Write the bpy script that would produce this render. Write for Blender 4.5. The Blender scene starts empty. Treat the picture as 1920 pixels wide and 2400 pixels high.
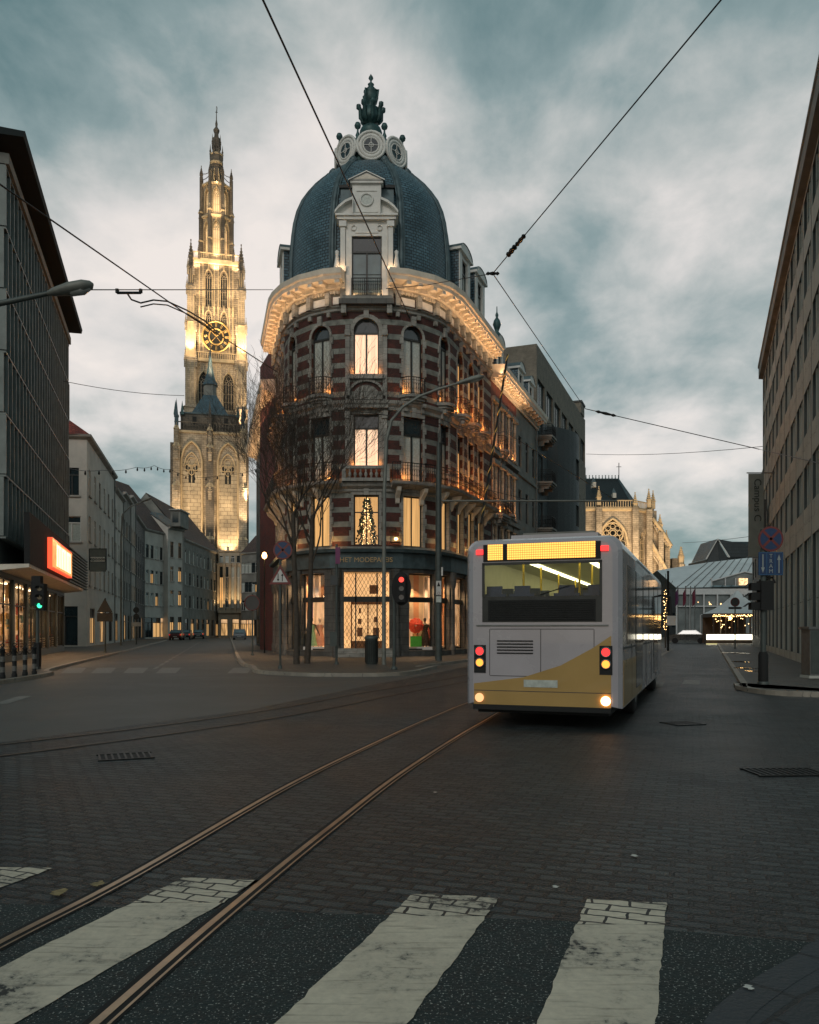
import bpy, bmesh, math, random
from mathutils import Vector, Matrix
random.seed(7)
C = bpy.context.scene.collection
S = bpy.context.scene
R = math.radians
# ---------------------------------------------------------------- camera
cam_d = bpy.data.cameras.new('camera'); cam = bpy.data.objects.new('camera', cam_d); C.objects.link(cam)
cam.location = (0, 0, 1.6); cam.rotation_euler = (R(90), 0, 0)
cam_d.sensor_fit = 'VERTICAL'; cam_d.sensor_height = 36; cam_d.lens = 28.5; cam_d.shift_y = 0.1146
cam_d.clip_start = 0.1; cam_d.clip_end = 2000
S.camera = cam
# ---------------------------------------------------------------- world: overcast dusk
SUN_EL, SUN_AZ = R(9), R(200)
w = bpy.data.worlds.new('World'); S.world = w; w.use_nodes = True
nt = w.node_tree; nd = nt.nodes; lk = nt.links
for n in list(nd): nd.remove(n)
def N(t, **k):
    n = nd.new(t)
    for a, b in k.items(): setattr(n, a, b)
    return n
def setramp(cr, stops, interp='EASE'):
    cr.interpolation = interp
    while len(cr.elements) < len(stops): cr.elements.new(0.5)
    for e, (p, c) in zip(cr.elements, stops): e.position = p; e.color = (*c, 1) if len(c) == 3 else c
out = N('ShaderNodeOutputWorld'); bg = N('ShaderNodeBackground'); bg.inputs['Strength'].default_value = 0.1
sky = N('ShaderNodeTexSky', sky_type='NISHITA', sun_disc=False, sun_elevation=SUN_EL, sun_rotation=SUN_AZ)
tc = N('ShaderNodeTexCoord'); sep = N('ShaderNodeSeparateXYZ'); lk.new(tc.outputs['Generated'], sep.inputs[0])
def math_n(op, a, b=None, c=None):
    n = N('ShaderNodeMath', operation=op)
    for i, v in enumerate((a, b, c)):
        if v is None: continue
        if isinstance(v, (int, float)): n.inputs[i].default_value = v
        else: lk.new(v, n.inputs[i])
    return n.outputs[0]
zc = math_n('ADD', math_n('MAXIMUM', sep.outputs[2], 0.0), 0.34)
px_ = math_n('DIVIDE', sep.outputs[0], zc); py_ = math_n('DIVIDE', sep.outputs[1], zc)
cmb = N('ShaderNodeCombineXYZ'); lk.new(px_, cmb.inputs[0]); lk.new(py_, cmb.inputs[1])
n1 = N('ShaderNodeTexNoise'); n1.inputs['Scale'].default_value = 1.9; n1.inputs['Detail'].default_value = 7; n1.inputs['Roughness'].default_value = .5; n1.inputs['Distortion'].default_value = .35
mp = N('ShaderNodeMapping'); mp.inputs['Location'].default_value = (3.1, 1.7, 0); lk.new(cmb.outputs[0], mp.inputs[0]); lk.new(mp.outputs[0], n1.inputs['Vector'])
n2 = N('ShaderNodeTexNoise'); n2.inputs['Scale'].default_value = .8; n2.inputs['Detail'].default_value = 3; n2.inputs['Roughness'].default_value = .5
mp2 = N('ShaderNodeMapping'); mp2.inputs['Location'].default_value = (0.35, 4.4, 0); lk.new(cmb.outputs[0], mp2.inputs[0]); lk.new(mp2.outputs[0], n2.inputs['Vector'])
# brightness bias of the cloud deck with elevation (thin near 20 degrees, thick overhead)
el = N('ShaderNodeValToRGB'); setramp(el.color_ramp, [(0.0, (.52, .52, .52)), (.10, (.63, .63, .63)), (.24, (.90, .90, .90)), (.40, (.92, .92, .92)), (.52, (.72, .72, .72)), (.66, (.44, .44, .44))])
lk.new(sep.outputs[2], el.inputs[0])
s1 = math_n('MULTIPLY', math_n('SUBTRACT', n1.outputs[0], .5), 1.5)
s2 = math_n('MULTIPLY', math_n('SUBTRACT', n2.outputs[0], .5), 1.0)
hz = math_n('MULTIPLY', math_n('ABSOLUTE', math_n('ADD', sep.outputs[0], .02)), -0.55)
n3 = N('ShaderNodeTexNoise'); n3.inputs['Scale'].default_value = 6.5; n3.inputs['Detail'].default_value = 8; n3.inputs['Roughness'].default_value = .58; n3.inputs['Distortion'].default_value = .2
mp3 = N('ShaderNodeMapping'); mp3.inputs['Scale'].default_value = (1, .8, 1); lk.new(cmb.outputs[0], mp3.inputs[0]); lk.new(mp3.outputs[0], n3.inputs['Vector'])
s3 = math_n('MULTIPLY', math_n('SUBTRACT', n3.outputs[0], .5), .75)
val = math_n('ADD', math_n('ADD', math_n('ADD', math_n('ADD', s1, s2), el.outputs[0]), hz), s3)
cr = N('ShaderNodeValToRGB')
setramp(cr.color_ramp, [(0.0, (.62, 1.15, 1.25)), (.25, (1.05, 1.75, 1.85)), (.45, (2.1, 2.75, 2.8)), (.65, (4.1, 4.3, 4.2)), (.82, (5.9, 5.65, 5.45)), (1.0, (7.2, 6.6, 6.2))], 'LINEAR')
lk.new(val, cr.inputs[0])
mx = N('ShaderNodeMixRGB', blend_type='MIX'); mx.inputs[0].default_value = .93
lk.new(sky.outputs[0], mx.inputs[1]); lk.new(cr.outputs[0], mx.inputs[2])
lk.new(mx.outputs[0], bg.inputs[0]); lk.new(bg.outputs[0], out.inputs[0])
# ---------------------------------------------------------------- weak veiled sun
sd = bpy.data.lights.new('sun', 'SUN'); sd.energy = .5; sd.angle = R(14); sd.color = (1, .93, .86)
so = bpy.data.objects.new('sun', sd); C.objects.link(so)
so.rotation_euler = (R(90) - SUN_EL - R(25), 0, R(-20))
S.view_settings.view_transform = 'Standard'; S.view_settings.look = 'None'; S.view_settings.exposure = 0.35; S.view_settings.gamma = 1
S.render.film_transparent = False

# ================================================================ helpers
F_, CX_, HY_, H_ = 1900.0, 960.0, 1475.0, 1.6
def P(px, py, Y): return Vector(((px - CX_) / F_ * Y, Y, H_ + (HY_ - py) / F_ * Y))
def G(px, py, z=0.0):
    Y = (H_ - z) * F_ / (py - HY_); return Vector(((px - CX_) / F_ * Y, Y, z))
def tag(o, label=None, cat=None, group=None, kind=None):
    if label: o['label'] = label
    if cat: o['category'] = cat
    if group: o['group'] = group
    if kind: o['kind'] = kind
    return o
def thing(name, loc, label, cat, group=None, rz=0):
    o = bpy.data.objects.new(name, None); C.objects.link(o); o.location = loc; o.rotation_euler = (0, 0, rz); o.empty_display_size = .3
    return tag(o, label, cat, group)
def wloc(o):
    v = Vector((0, 0, 0))
    while o is not None: v += o.location; o = o.parent
    return v
class Fr:
    """local frame of a facade: a along, d outwards, z up"""
    def __init__(s, o, ang=None, u=None):
        s.o = Vector((o[0], o[1], o[2] if len(o) > 2 else 0))
        if u is not None: ang = math.atan2(u[1], u[0])
        s.ang = ang; s.u = Vector((math.cos(ang), math.sin(ang), 0)); s.n = Vector((math.sin(ang), -math.cos(ang), 0))
    def p(s, a, d, z): return s.o + s.u * a + s.n * d + Vector((0, 0, z))
WF = Fr((0, 0), 0)
WF.n = Vector((0, 1, 0))       # plain world frame: a=x d=y z
class MB:
    def __init__(s): s.v = []; s.f = []; s.m = []; s.mats = []; s.sm = []
    def mi(s, m):
        if m not in s.mats: s.mats.append(m)
        return s.mats.index(m)
    def poly(s, pts, m, smooth=False):
        k = len(s.v); s.v += [Vector(p) for p in pts]; s.f.append(tuple(range(k, k + len(pts)))); s.m.append(s.mi(m)); s.sm.append(smooth)
    def grid(s, rows, m, smooth=False, closed=False):
        k = len(s.v); n = len(rows[0]); mi = s.mi(m)
        for r in rows: s.v += [Vector(p) for p in r]
        for i in range(len(rows) - 1):
            for j in range(n if closed else n - 1):
                a = k + i * n + j; b = k + i * n + (j + 1) % n
                s.f.append((a, b, b + n, a + n)); s.m.append(mi); s.sm.append(smooth)
    def box(s, fr, a0, a1, d0, d1, z0, z1, m):
        p = [fr.p(a, d, z) for z in (z0, z1) for a, d in ((a0, d0), (a1, d0), (a1, d1), (a0, d1))]
        k = len(s.v); s.v += p; mi = s.mi(m)
        for q in ((0, 1, 2, 3), (4, 7, 6, 5), (0, 4, 5, 1), (1, 5, 6, 2), (2, 6, 7, 3), (3, 7, 4, 0)):
            s.f.append(tuple(k + i for i in q)); s.m.append(mi); s.sm.append(False)
    def frus(s, fr, a, d, z0, z1, w0, w1, m, e0=None, e1=None):
        e0 = e0 or w0; e1 = e1 or w1
        q = [fr.p(a + x * w / 2, d + y * e / 2, z) for z, w, e in ((z0, w0, e0), (z1, w1, e1)) for x, y in ((-1, -1), (1, -1), (1, 1), (-1, 1))]
        k = len(s.v); s.v += q; mi = s.mi(m)
        for t in ((0, 1, 2, 3), (4, 7, 6, 5), (0, 4, 5, 1), (1, 5, 6, 2), (2, 6, 7, 3), (3, 7, 4, 0)):
            s.f.append(tuple(k + i for i in t)); s.m.append(mi); s.sm.append(False)
    def tube(s, pts, r, m, n=6, smooth=True, caps=True):
        pts = [Vector(p) for p in pts]; rows = []
        rr = r if isinstance(r, (list, tuple)) else [r] * len(pts)
        pu = None
        for i, p in enumerate(pts):
            t = (pts[min(i + 1, len(pts) - 1)] - pts[max(i - 1, 0)])
            if t.length < 1e-9: t = Vector((0, 0, 1))
            t.normalize()
            if pu is None: pu = t.orthogonal().normalized()
            pu = (pu - t * pu.dot(t))
            if pu.length < 1e-6: pu = t.orthogonal()
            pu.normalize(); q = t.cross(pu)
            rows.append([p + (pu * math.cos(2 * math.pi * j / n) + q * math.sin(2 * math.pi * j / n)) * rr[i] for j in range(n)])
        s.grid(rows, m, smooth, True)
        if caps: s.poly(rows[0][::-1], m); s.poly(rows[-1], m)
    def lathe(s, c, prof, m, n=16, smooth=True, a0=0, a1=2 * math.pi, ax=None):
        c = Vector(c); full = abs(a1 - a0 - 2 * math.pi) < 1e-6; rows = []
        for r, z in prof:
            row = []
            for j in range(n if full else n + 1):
                t = a0 + (a1 - a0) * j / n
                row.append(c + Vector((r * math.cos(t), r * math.sin(t), z)))
            rows.append(row)
        s.grid(rows, m, smooth, full)
    def ring(s, c, r, t, m, X, Z, n=24, k=5, yr=None):
        pts = [Vector(c) + X * r * math.cos(2 * math.pi * i / n) + Z * (yr or r) * math.sin(2 * math.pi * i / n) for i in range(n + 1)]
        s.tube(pts, t, m, k, caps=False)
    def disc(s, c, r, m, X, Z, n=24, yr=None):
        s.poly([Vector(c) + X * r * math.cos(2 * math.pi * i / n) + Z * (yr or r) * math.sin(2 * math.pi * i / n) for i in range(n)], m)
    def mesh(s, name, off=Vector((0, 0, 0))):
        me = bpy.data.meshes.new(name)
        me.from_pydata([tuple(v - off) for v in s.v], [], s.f)
        for m in s.mats: me.materials.append(m)
        me.polygons.foreach_set('material_index', s.m); me.polygons.foreach_set('use_smooth', s.sm)
        me.update()
        uv = me.uv_layers.new(name='UVMap').data
        for p in me.polygons:
            n = p.normal
            if abs(n.z) > .75:
                for li in p.loop_indices:
                    v = s.v[me.loops[li].vertex_index]; uv[li].uv = (v.x, v.y)
            else:
                t = Vector((-n.y, n.x, 0))
                if t.length < 1e-6: t = Vector((1, 0, 0))
                t.normalize()
                for li in p.loop_indices:
                    v = s.v[me.loops[li].vertex_index]; uv[li].uv = (t.dot(v), v.z)
        return me
    def build(s, name, parent=None, kind=None):
        if not s.v: return None
        off = wloc(parent) if parent is not None else (sum(s.v, Vector()) / len(s.v))
        if parent is None: off = Vector((off.x, off.y, min(v.z for v in s.v)))
        o = bpy.data.objects.new(name, s.mesh(name, off)); C.objects.link(o)
        if parent is not None: o.parent = parent
        else: o.location = off
        if kind: o['kind'] = kind
        return o
# ---------------------------------------------------------------- materials
def base(name):
    m = bpy.data.materials.new(name); m.use_nodes = True; t = m.node_tree
    b = t.nodes['Principled BSDF']; return m, t, b
def mk(name, col, rough=.7, metal=0., var=.25, sc=3., bump=.15, bsc=None, emit=None, es=1., coat=0., spec=.5, dirt=None):
    m, t, b = base(name)
    b.inputs['Roughness'].default_value = rough; b.inputs['Metallic'].default_value = metal
    b.inputs['Coat Weight'].default_value = coat; b.inputs['Specular IOR Level'].default_value = spec
    tc = t.nodes.new('ShaderNodeTexCoord')
    if var > 0:
        n = t.nodes.new('ShaderNodeTexNoise'); n.inputs['Scale'].default_value = sc; n.inputs['Detail'].default_value = 6; n.inputs['Roughness'].default_value = .6
        t.links.new(tc.outputs['Object'], n.inputs['Vector'])
        r = t.nodes.new('ShaderNodeValToRGB'); lo = [c * (1 - var) for c in col]; hi = [min(1, c * (1 + var)) for c in col]
        if dirt: lo = dirt
        setramp(r.color_ramp, [(.3, lo), (.7, hi)], 'LINEAR')
        t.links.new(n.outputs[0], r.inputs[0]); t.links.new(r.outputs[0], b.inputs['Base Color'])
        rr = t.nodes.new('ShaderNodeMapRange'); rr.inputs[3].default_value = max(0, rough - .12); rr.inputs[4].default_value = min(1, rough + .12)
        t.links.new(n.outputs[0], rr.inputs[0]); t.links.new(rr.outputs[0], b.inputs['Roughness'])
        if bump > 0:
            n3 = t.nodes.new('ShaderNodeTexNoise'); n3.inputs['Scale'].default_value = bsc or sc * 8; n3.inputs['Detail'].default_value = 4
            t.links.new(tc.outputs['Object'], n3.inputs['Vector'])
            bp = t.nodes.new('ShaderNodeBump'); bp.inputs['Strength'].default_value = bump; bp.inputs['Distance'].default_value = .02
            t.links.new(n3.outputs[0], bp.inputs['Height']); t.links.new(bp.outputs[0], b.inputs['Normal'])
    else: b.inputs['Base Color'].default_value = (*col, 1)
    if emit:
        b.inputs['Emission Color'].default_value = (*emit, 1); b.inputs['Emission Strength'].default_value = es
    return m
def brickm(name, c1, c2, mo, bw=.22, bh=.07, ms=.008, bands=None, rough=.8, off=.5, bump=.5, rot=0, nsc=1.5, nvar=.35, speck=0, stain=None):
    m, t, b = base(name); L = t.links.new
    tc = t.nodes.new('ShaderNodeTexCoord'); mpp = t.nodes.new('ShaderNodeMapping'); mpp.inputs['Rotation'].default_value = (0, 0, rot)
    L(tc.outputs['UV'], mpp.inputs[0])
    wob = t.nodes.new('ShaderNodeTexNoise'); wob.inputs['Scale'].default_value = 4.; L(mpp.outputs[0], wob.inputs['Vector'])
    wm = t.nodes.new('ShaderNodeVectorMath'); wm.operation = 'MULTIPLY_ADD'; wm.inputs[1].default_value = (bh * .22,) * 3
    L(wob.outputs[1], wm.inputs[0]); L(mpp.outputs[0], wm.inputs[2])
    br = t.nodes.new('ShaderNodeTexBrick'); br.offset = off
    for k, v in (('Color1', c1), ('Color2', c2), ('Mortar', mo)): br.inputs[k].default_value = (*v, 1)
    br.inputs['Scale'].default_value = 1; br.inputs['Mortar Size'].default_value = ms; br.inputs['Brick Width'].default_value = bw; br.inputs['Row Height'].default_value = bh
    br.inputs['Mortar Smooth'].default_value = .3; br.inputs['Bias'].default_value = 0
    L(wm.outputs[0], br.inputs['Vector'])
    col = br.outputs[0]
    if bands:
        per, offz, frac, sc_ = bands
        sp = t.nodes.new('ShaderNodeSeparateXYZ'); L(tc.outputs['UV'], sp.inputs[0])
        a = t.nodes.new('ShaderNodeMath'); a.operation = 'SUBTRACT'; L(sp.outputs[1], a.inputs[0]); a.inputs[1].default_value = offz
        d = t.nodes.new('ShaderNodeMath'); d.operation = 'DIVIDE'; L(a.outputs[0], d.inputs[0]); d.inputs[1].default_value = per
        fr = t.nodes.new('ShaderNodeMath'); fr.operation = 'FRACT'; L(d.outputs[0], fr.inputs[0])
        lt = t.nodes.new('ShaderNodeMath'); lt.operation = 'LESS_THAN'; L(fr.outputs[0], lt.inputs[0]); lt.inputs[1].default_value = frac
        mxx = t.nodes.new('ShaderNodeMixRGB'); L(lt.outputs[0], mxx.inputs[0]); L(col, mxx.inputs[1]); mxx.inputs[2].default_value = (*sc_, 1); col = mxx.outputs[0]
    n = t.nodes.new('ShaderNodeTexNoise'); n.inputs['Scale'].default_value = nsc; n.inputs['Detail'].default_value = 7; n.inputs['Roughness'].default_value = .62
    L(tc.outputs['Object'], n.inputs['Vector'])
    mr = t.nodes.new('ShaderNodeMapRange'); mr.inputs[1].default_value = .3; mr.inputs[2].default_value = .7; mr.inputs[3].default_value = 1 - nvar; mr.inputs[4].default_value = 1 + nvar
    L(n.outputs[0], mr.inputs[0])
    mu = t.nodes.new('ShaderNodeMixRGB'); mu.blend_type = 'MULTIPLY'; mu.inputs[0].default_value = 1; L(col, mu.inputs[1]); L(mr.outputs[0], mu.inputs[2]); col = mu.outputs[0]
    if speck:
        v = t.nodes.new('ShaderNodeTexNoise'); v.inputs['Scale'].default_value = 75; v.inputs['Detail'].default_value = 2; L(tc.outputs['Object'], v.inputs['Vector'])
        rp = t.nodes.new('ShaderNodeValToRGB'); setramp(rp.color_ramp, [(.62, (0, 0, 0)), (.68, (1, 1, 1))], 'LINEAR'); L(v.outputs[0], rp.inputs[0])
        ms_ = t.nodes.new('ShaderNodeMath'); ms_.operation = 'MULTIPLY'; ms_.inputs[1].default_value = speck; L(rp.outputs[0], ms_.inputs[0])
        m2 = t.nodes.new('ShaderNodeMixRGB'); L(ms_.outputs[0], m2.inputs[0]); L(col, m2.inputs[1]); m2.inputs[2].default_value = (.35, .36, .33, 1); col = m2.outputs[0]
    L(col, b.inputs['Base Color'])
    r2 = t.nodes.new('ShaderNodeMapRange'); r2.inputs[3].default_value = max(.05, rough - .22); r2.inputs[4].default_value = min(1, rough + .22); L(n.outputs[0], r2.inputs[0]); L(r2.outputs[0], b.inputs['Roughness'])
    bp = t.nodes.new('ShaderNodeBump'); bp.inputs['Strength'].default_value = bump; bp.inputs['Distance'].default_value = .012
    fn = t.nodes.new('ShaderNodeTexNoise'); fn.inputs['Scale'].default_value = 45; L(tc.outputs['Object'], fn.inputs['Vector'])
    hh = t.nodes.new('ShaderNodeMath'); hh.operation = 'MULTIPLY_ADD'; L(br.outputs['Fac'], hh.inputs[0]); hh.inputs[1].default_value = -1; L(fn.outputs[0], hh.inputs[2])
    L(hh.outputs[0], bp.inputs['Height']); L(bp.outputs[0], b.inputs['Normal'])
    return m
def emitm(name, col, s=1., folds=0, var=0., sc=4.):
    """a lit surface: curtain folds or uneven lamp light"""
    m, t, b = base(name); L = t.links.new
    b.inputs['Base Color'].default_value = (*[min(.8, c * .5) for c in col], 1); b.inputs['Roughness'].default_value = .5; b.inputs['Coat Weight'].default_value = .4
    b.inputs['Emission Color'].default_value = (*col, 1); b.inputs['Emission Strength'].default_value = s
    if folds or var:
        tc = t.nodes.new('ShaderNodeTexCoord'); nn = t.nodes.new('ShaderNodeTexNoise'); nn.inputs['Detail'].default_value = 3
        mpp = t.nodes.new('ShaderNodeMapping'); mpp.inputs['Scale'].default_value = (sc * 4, sc * 4, .35) if folds else (sc, sc, sc)
        L(tc.outputs['Object'], mpp.inputs[0]); L(mpp.outputs[0], nn.inputs['Vector']); nn.inputs['Scale'].default_value = 1
        mr = t.nodes.new('ShaderNodeMapRange'); mr.inputs[1].default_value = .3; mr.inputs[2].default_value = .7
        a = folds or var; mr.inputs[3].default_value = s * (1 - a); mr.inputs[4].default_value = s * (1 + a)
        L(nn.outputs[0], mr.inputs[0]); L(mr.outputs[0], b.inputs['Emission Strength'])
    return m
M = {}
M['frame'] = mk('dark_window_paint', (.02, .022, .02), .45, var=.3, sc=5)
M['glass'] = mk('window_glass', (.018, .03, .035), .08, var=.3, sc=.6, bump=.02, bsc=2, spec=.9)
M['glass_pale'] = mk('sky_reflecting_glass', (.09, .14, .15), .1, var=.3, sc=.8, bump=.02, bsc=2, spec=1)
M['curtain'] = mk('net_curtain', (.42, .46, .42), .45, var=.25, sc=9, bump=.1, coat=.5)
M['curtain_lit'] = emitm('lamplit_curtain', (1., .6, .33), 1.0, folds=.3)
M['curtain_dim'] = emitm('dim_lamplit_curtain', (1., .55, .2), .5, folds=.4)
M['stone'] = brickm('weathered_limestone', (.30, .29, .26), (.24, .235, .21), (.11, .11, .10), .7, .34, .01, rough=.85, nvar=.4, bump=.3)
M['stone_dark'] = brickm('sooty_stone', (.10, .10, .09), (.075, .075, .07), (.03, .03, .03), .8, .4, .012, rough=.7, nvar=.4, bump=.3)
M['redbrick'] = brickm('banded_red_brick', (.085, .021, .015), (.048, .014, .010), (.05, .035, .03), .21, .065, .006, bands=(.79, .1, .37, (.20, .21, .185)), rough=.8, nvar=.55)
M['plainbrick'] = brickm('plain_red_brick', (.19, .04, .03), (.12, .028, .022), (.09, .06, .05), .21, .065, .006, rough=.8)
M['cream'] = mk('cream_cornice_paint', (.66, .60, .50), .6, var=.16, sc=2.2, bump=.1)
M['white'] = mk('white_painted_wood', (.66, .65, .61), .6, var=.14, sc=2, bump=.1)
M['slate'] = brickm('blue_grey_slate', (.085, .155, .19), (.05, .10, .13), (.008, .014, .018), .30, .17, .026, rough=.40, nvar=.4, bump=1.0, nsc=.8)
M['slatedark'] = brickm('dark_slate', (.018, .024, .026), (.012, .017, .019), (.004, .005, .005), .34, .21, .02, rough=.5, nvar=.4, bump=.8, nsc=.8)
M['lead'] = mk('weathered_lead', (.075, .11, .12), .5, .3, var=.4, sc=2)
M['verdigris'] = mk('verdigris_lead', (.035, .085, .085), .5, .3, var=.4, sc=3)
M['iron'] = mk('black_iron', (.012, .014, .014), .45, .6, var=.3, sc=6)
M['steel'] = mk('galvanised_steel', (.16, .17, .165), .5, .6, var=.25, sc=5)
M['black'] = mk('matt_black', (.008, .009, .009), .8, var=.2, sc=4)
# ================================================================ paths, walls, windows
class Path:
    def __init__(s, pts, closed=False):
        s.p = [Vector((x[0], x[1], 0)) for x in pts]
        if closed: s.p.append(s.p[0].copy())
        s.closed = closed; s.s = [0]
        for i in range(len(s.p) - 1): s.s.append(s.s[-1] + (s.p[i + 1] - s.p[i]).length)
        s.L = s.s[-1]
    def seg(s, i):
        u = (s.p[i + 1] - s.p[i]).normalized(); return u, Vector((u.y, -u.x, 0))
    def at(s, q):
        for i in range(len(s.p) - 1):
            if q <= s.s[i + 1] + 1e-9 or i == len(s.p) - 2:
                u, n = s.seg(i); return s.p[i] + u * (q - s.s[i]), u, n
    def off(s, d):
        out = []
        k = len(s.p)
        for i in range(k):
            if s.closed: i0, i1 = (i - 1) % (k - 1), i % (k - 1)
            else: i0, i1 = max(i - 1, 0), min(i, k - 2)
            n0 = s.seg(i0)[1]; n1 = s.seg(i1)[1]
            n = (n0 + n1).normalized(); c = max(.35, n.dot(n0)); out.append(s.p[i] + n * (d / c))
        return out
    def sub(s, q0, q1):
        pts = [s.at(q0)[0]] + [s.p[i] for i in range(len(s.p)) if q0 + 1e-4 < s.s[i] < q1 - 1e-4] + [s.at(q1)[0]]
        return Path(pts)
def sweep(mb, path, prof, m, caps=True):
    """prof: list of (d, z), swept along the path"""
    cols = [path.off(d) for d, z in prof]
    rows = [[Vector((c.x, c.y, z)) for c in cols[i]] for i, (d, z) in enumerate(prof)]
    mb.grid(rows, m)
    if caps and not path.closed:
        mb.poly([r[0] for r in rows], m); mb.poly([r[-1] for r in rows][::-1], m)
def archz(kind, w, x):
    if kind == 'round': return math.sqrt(max(0, w * w / 4 - x * x)) - w / 2
    if kind == 'pointed': return math.sqrt(max(0, w * w - (abs(x) + w / 2) ** 2)) - .866 * w
    return 0
def wall(mb, path, z0, z1, ops, m, reveal=.3, rm=None):
    """ops: (s0, s1, za, zb, arch) openings cut out of the wall, with real reveals"""
    rm = rm or m
    ss = sorted(set([round(q, 5) for q in path.s] + [round(q, 5) for o in ops for q in o[:2] if -1e-6 <= q <= path.L + 1e-6]))
    def pt(q, z, d=0):
        p, u, n = path.at(q); return Vector((p.x, p.y, z)) - n * d
    for a, b in zip(ss[:-1], ss[1:]):
        if b - a < 1e-4: continue
        mid = (a + b) / 2; cov = sorted([(o[2], o[3]) for o in ops if o[0] < mid < o[1]])
        z = z0; p0, u, n = path.at(a + 1e-6); p1, _, _ = path.at(b - 1e-6)
        for za, zb in cov + [(z1, z1)]:
            za_ = min(za, z1)
            if za_ > z + 1e-4: mb.poly([(p0.x, p0.y, z), (p1.x, p1.y, z), (p1.x, p1.y, za_), (p0.x, p0.y, za_)], m)
            z = max(z, zb)
    for o in ops:
        a, b, za, zb, k = o
        A = path.at(a + 1e-6); B = path.at(b - 1e-6); ch = (B[0] - A[0]); w = ch.length; u = ch / w; n = Vector((u.y, -u.x, 0)); mid = (A[0] + B[0]) / 2
        def q(x, z, d=0): v = mid + u * x - n * d; return (v.x, v.y, z)
        h = w / 2
        if k:
            ns = 10 if k == 'round' else 8; xs = [-h + w * i / ns for i in range(ns + 1)]; zz = [zb + archz(k, w, x) for x in xs]
            for i in range(ns):
                mb.poly([q(xs[i], zz[i]), q(xs[i + 1], zz[i + 1]), q(xs[i + 1], zb), q(xs[i], zb)], m)
                mb.poly([q(xs[i], zz[i], reveal), q(xs[i + 1], zz[i + 1], reveal), q(xs[i + 1], zz[i + 1]), q(xs[i], zz[i])], rm)
            ztop = zz[0]
        else:
            ztop = zb; mb.poly([q(-h, zb, reveal), q(h, zb, reveal), q(h, zb), q(-h, zb)], rm)
        mb.poly([q(-h, za), q(-h, za, reveal), q(-h, ztop, reveal), q(-h, ztop)], rm)
        mb.poly([q(h, za, reveal), q(h, za), q(h, ztop), q(h, ztop, reveal)], rm)
        mb.poly([q(-h, za), q(h, za), q(h, za, reveal), q(-h, za, reveal)], rm)
WC = {}
def outline(w, h, k, n=10):
    pts = [(-w / 2, 0), (w / 2, 0)]
    if k: pts += [(w / 2 - w * i / n, h + archz(k, w, w / 2 - w * i / n)) for i in range(n + 1)]
    else: pts += [(w / 2, h), (-w / 2, h)]
    return pts
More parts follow.
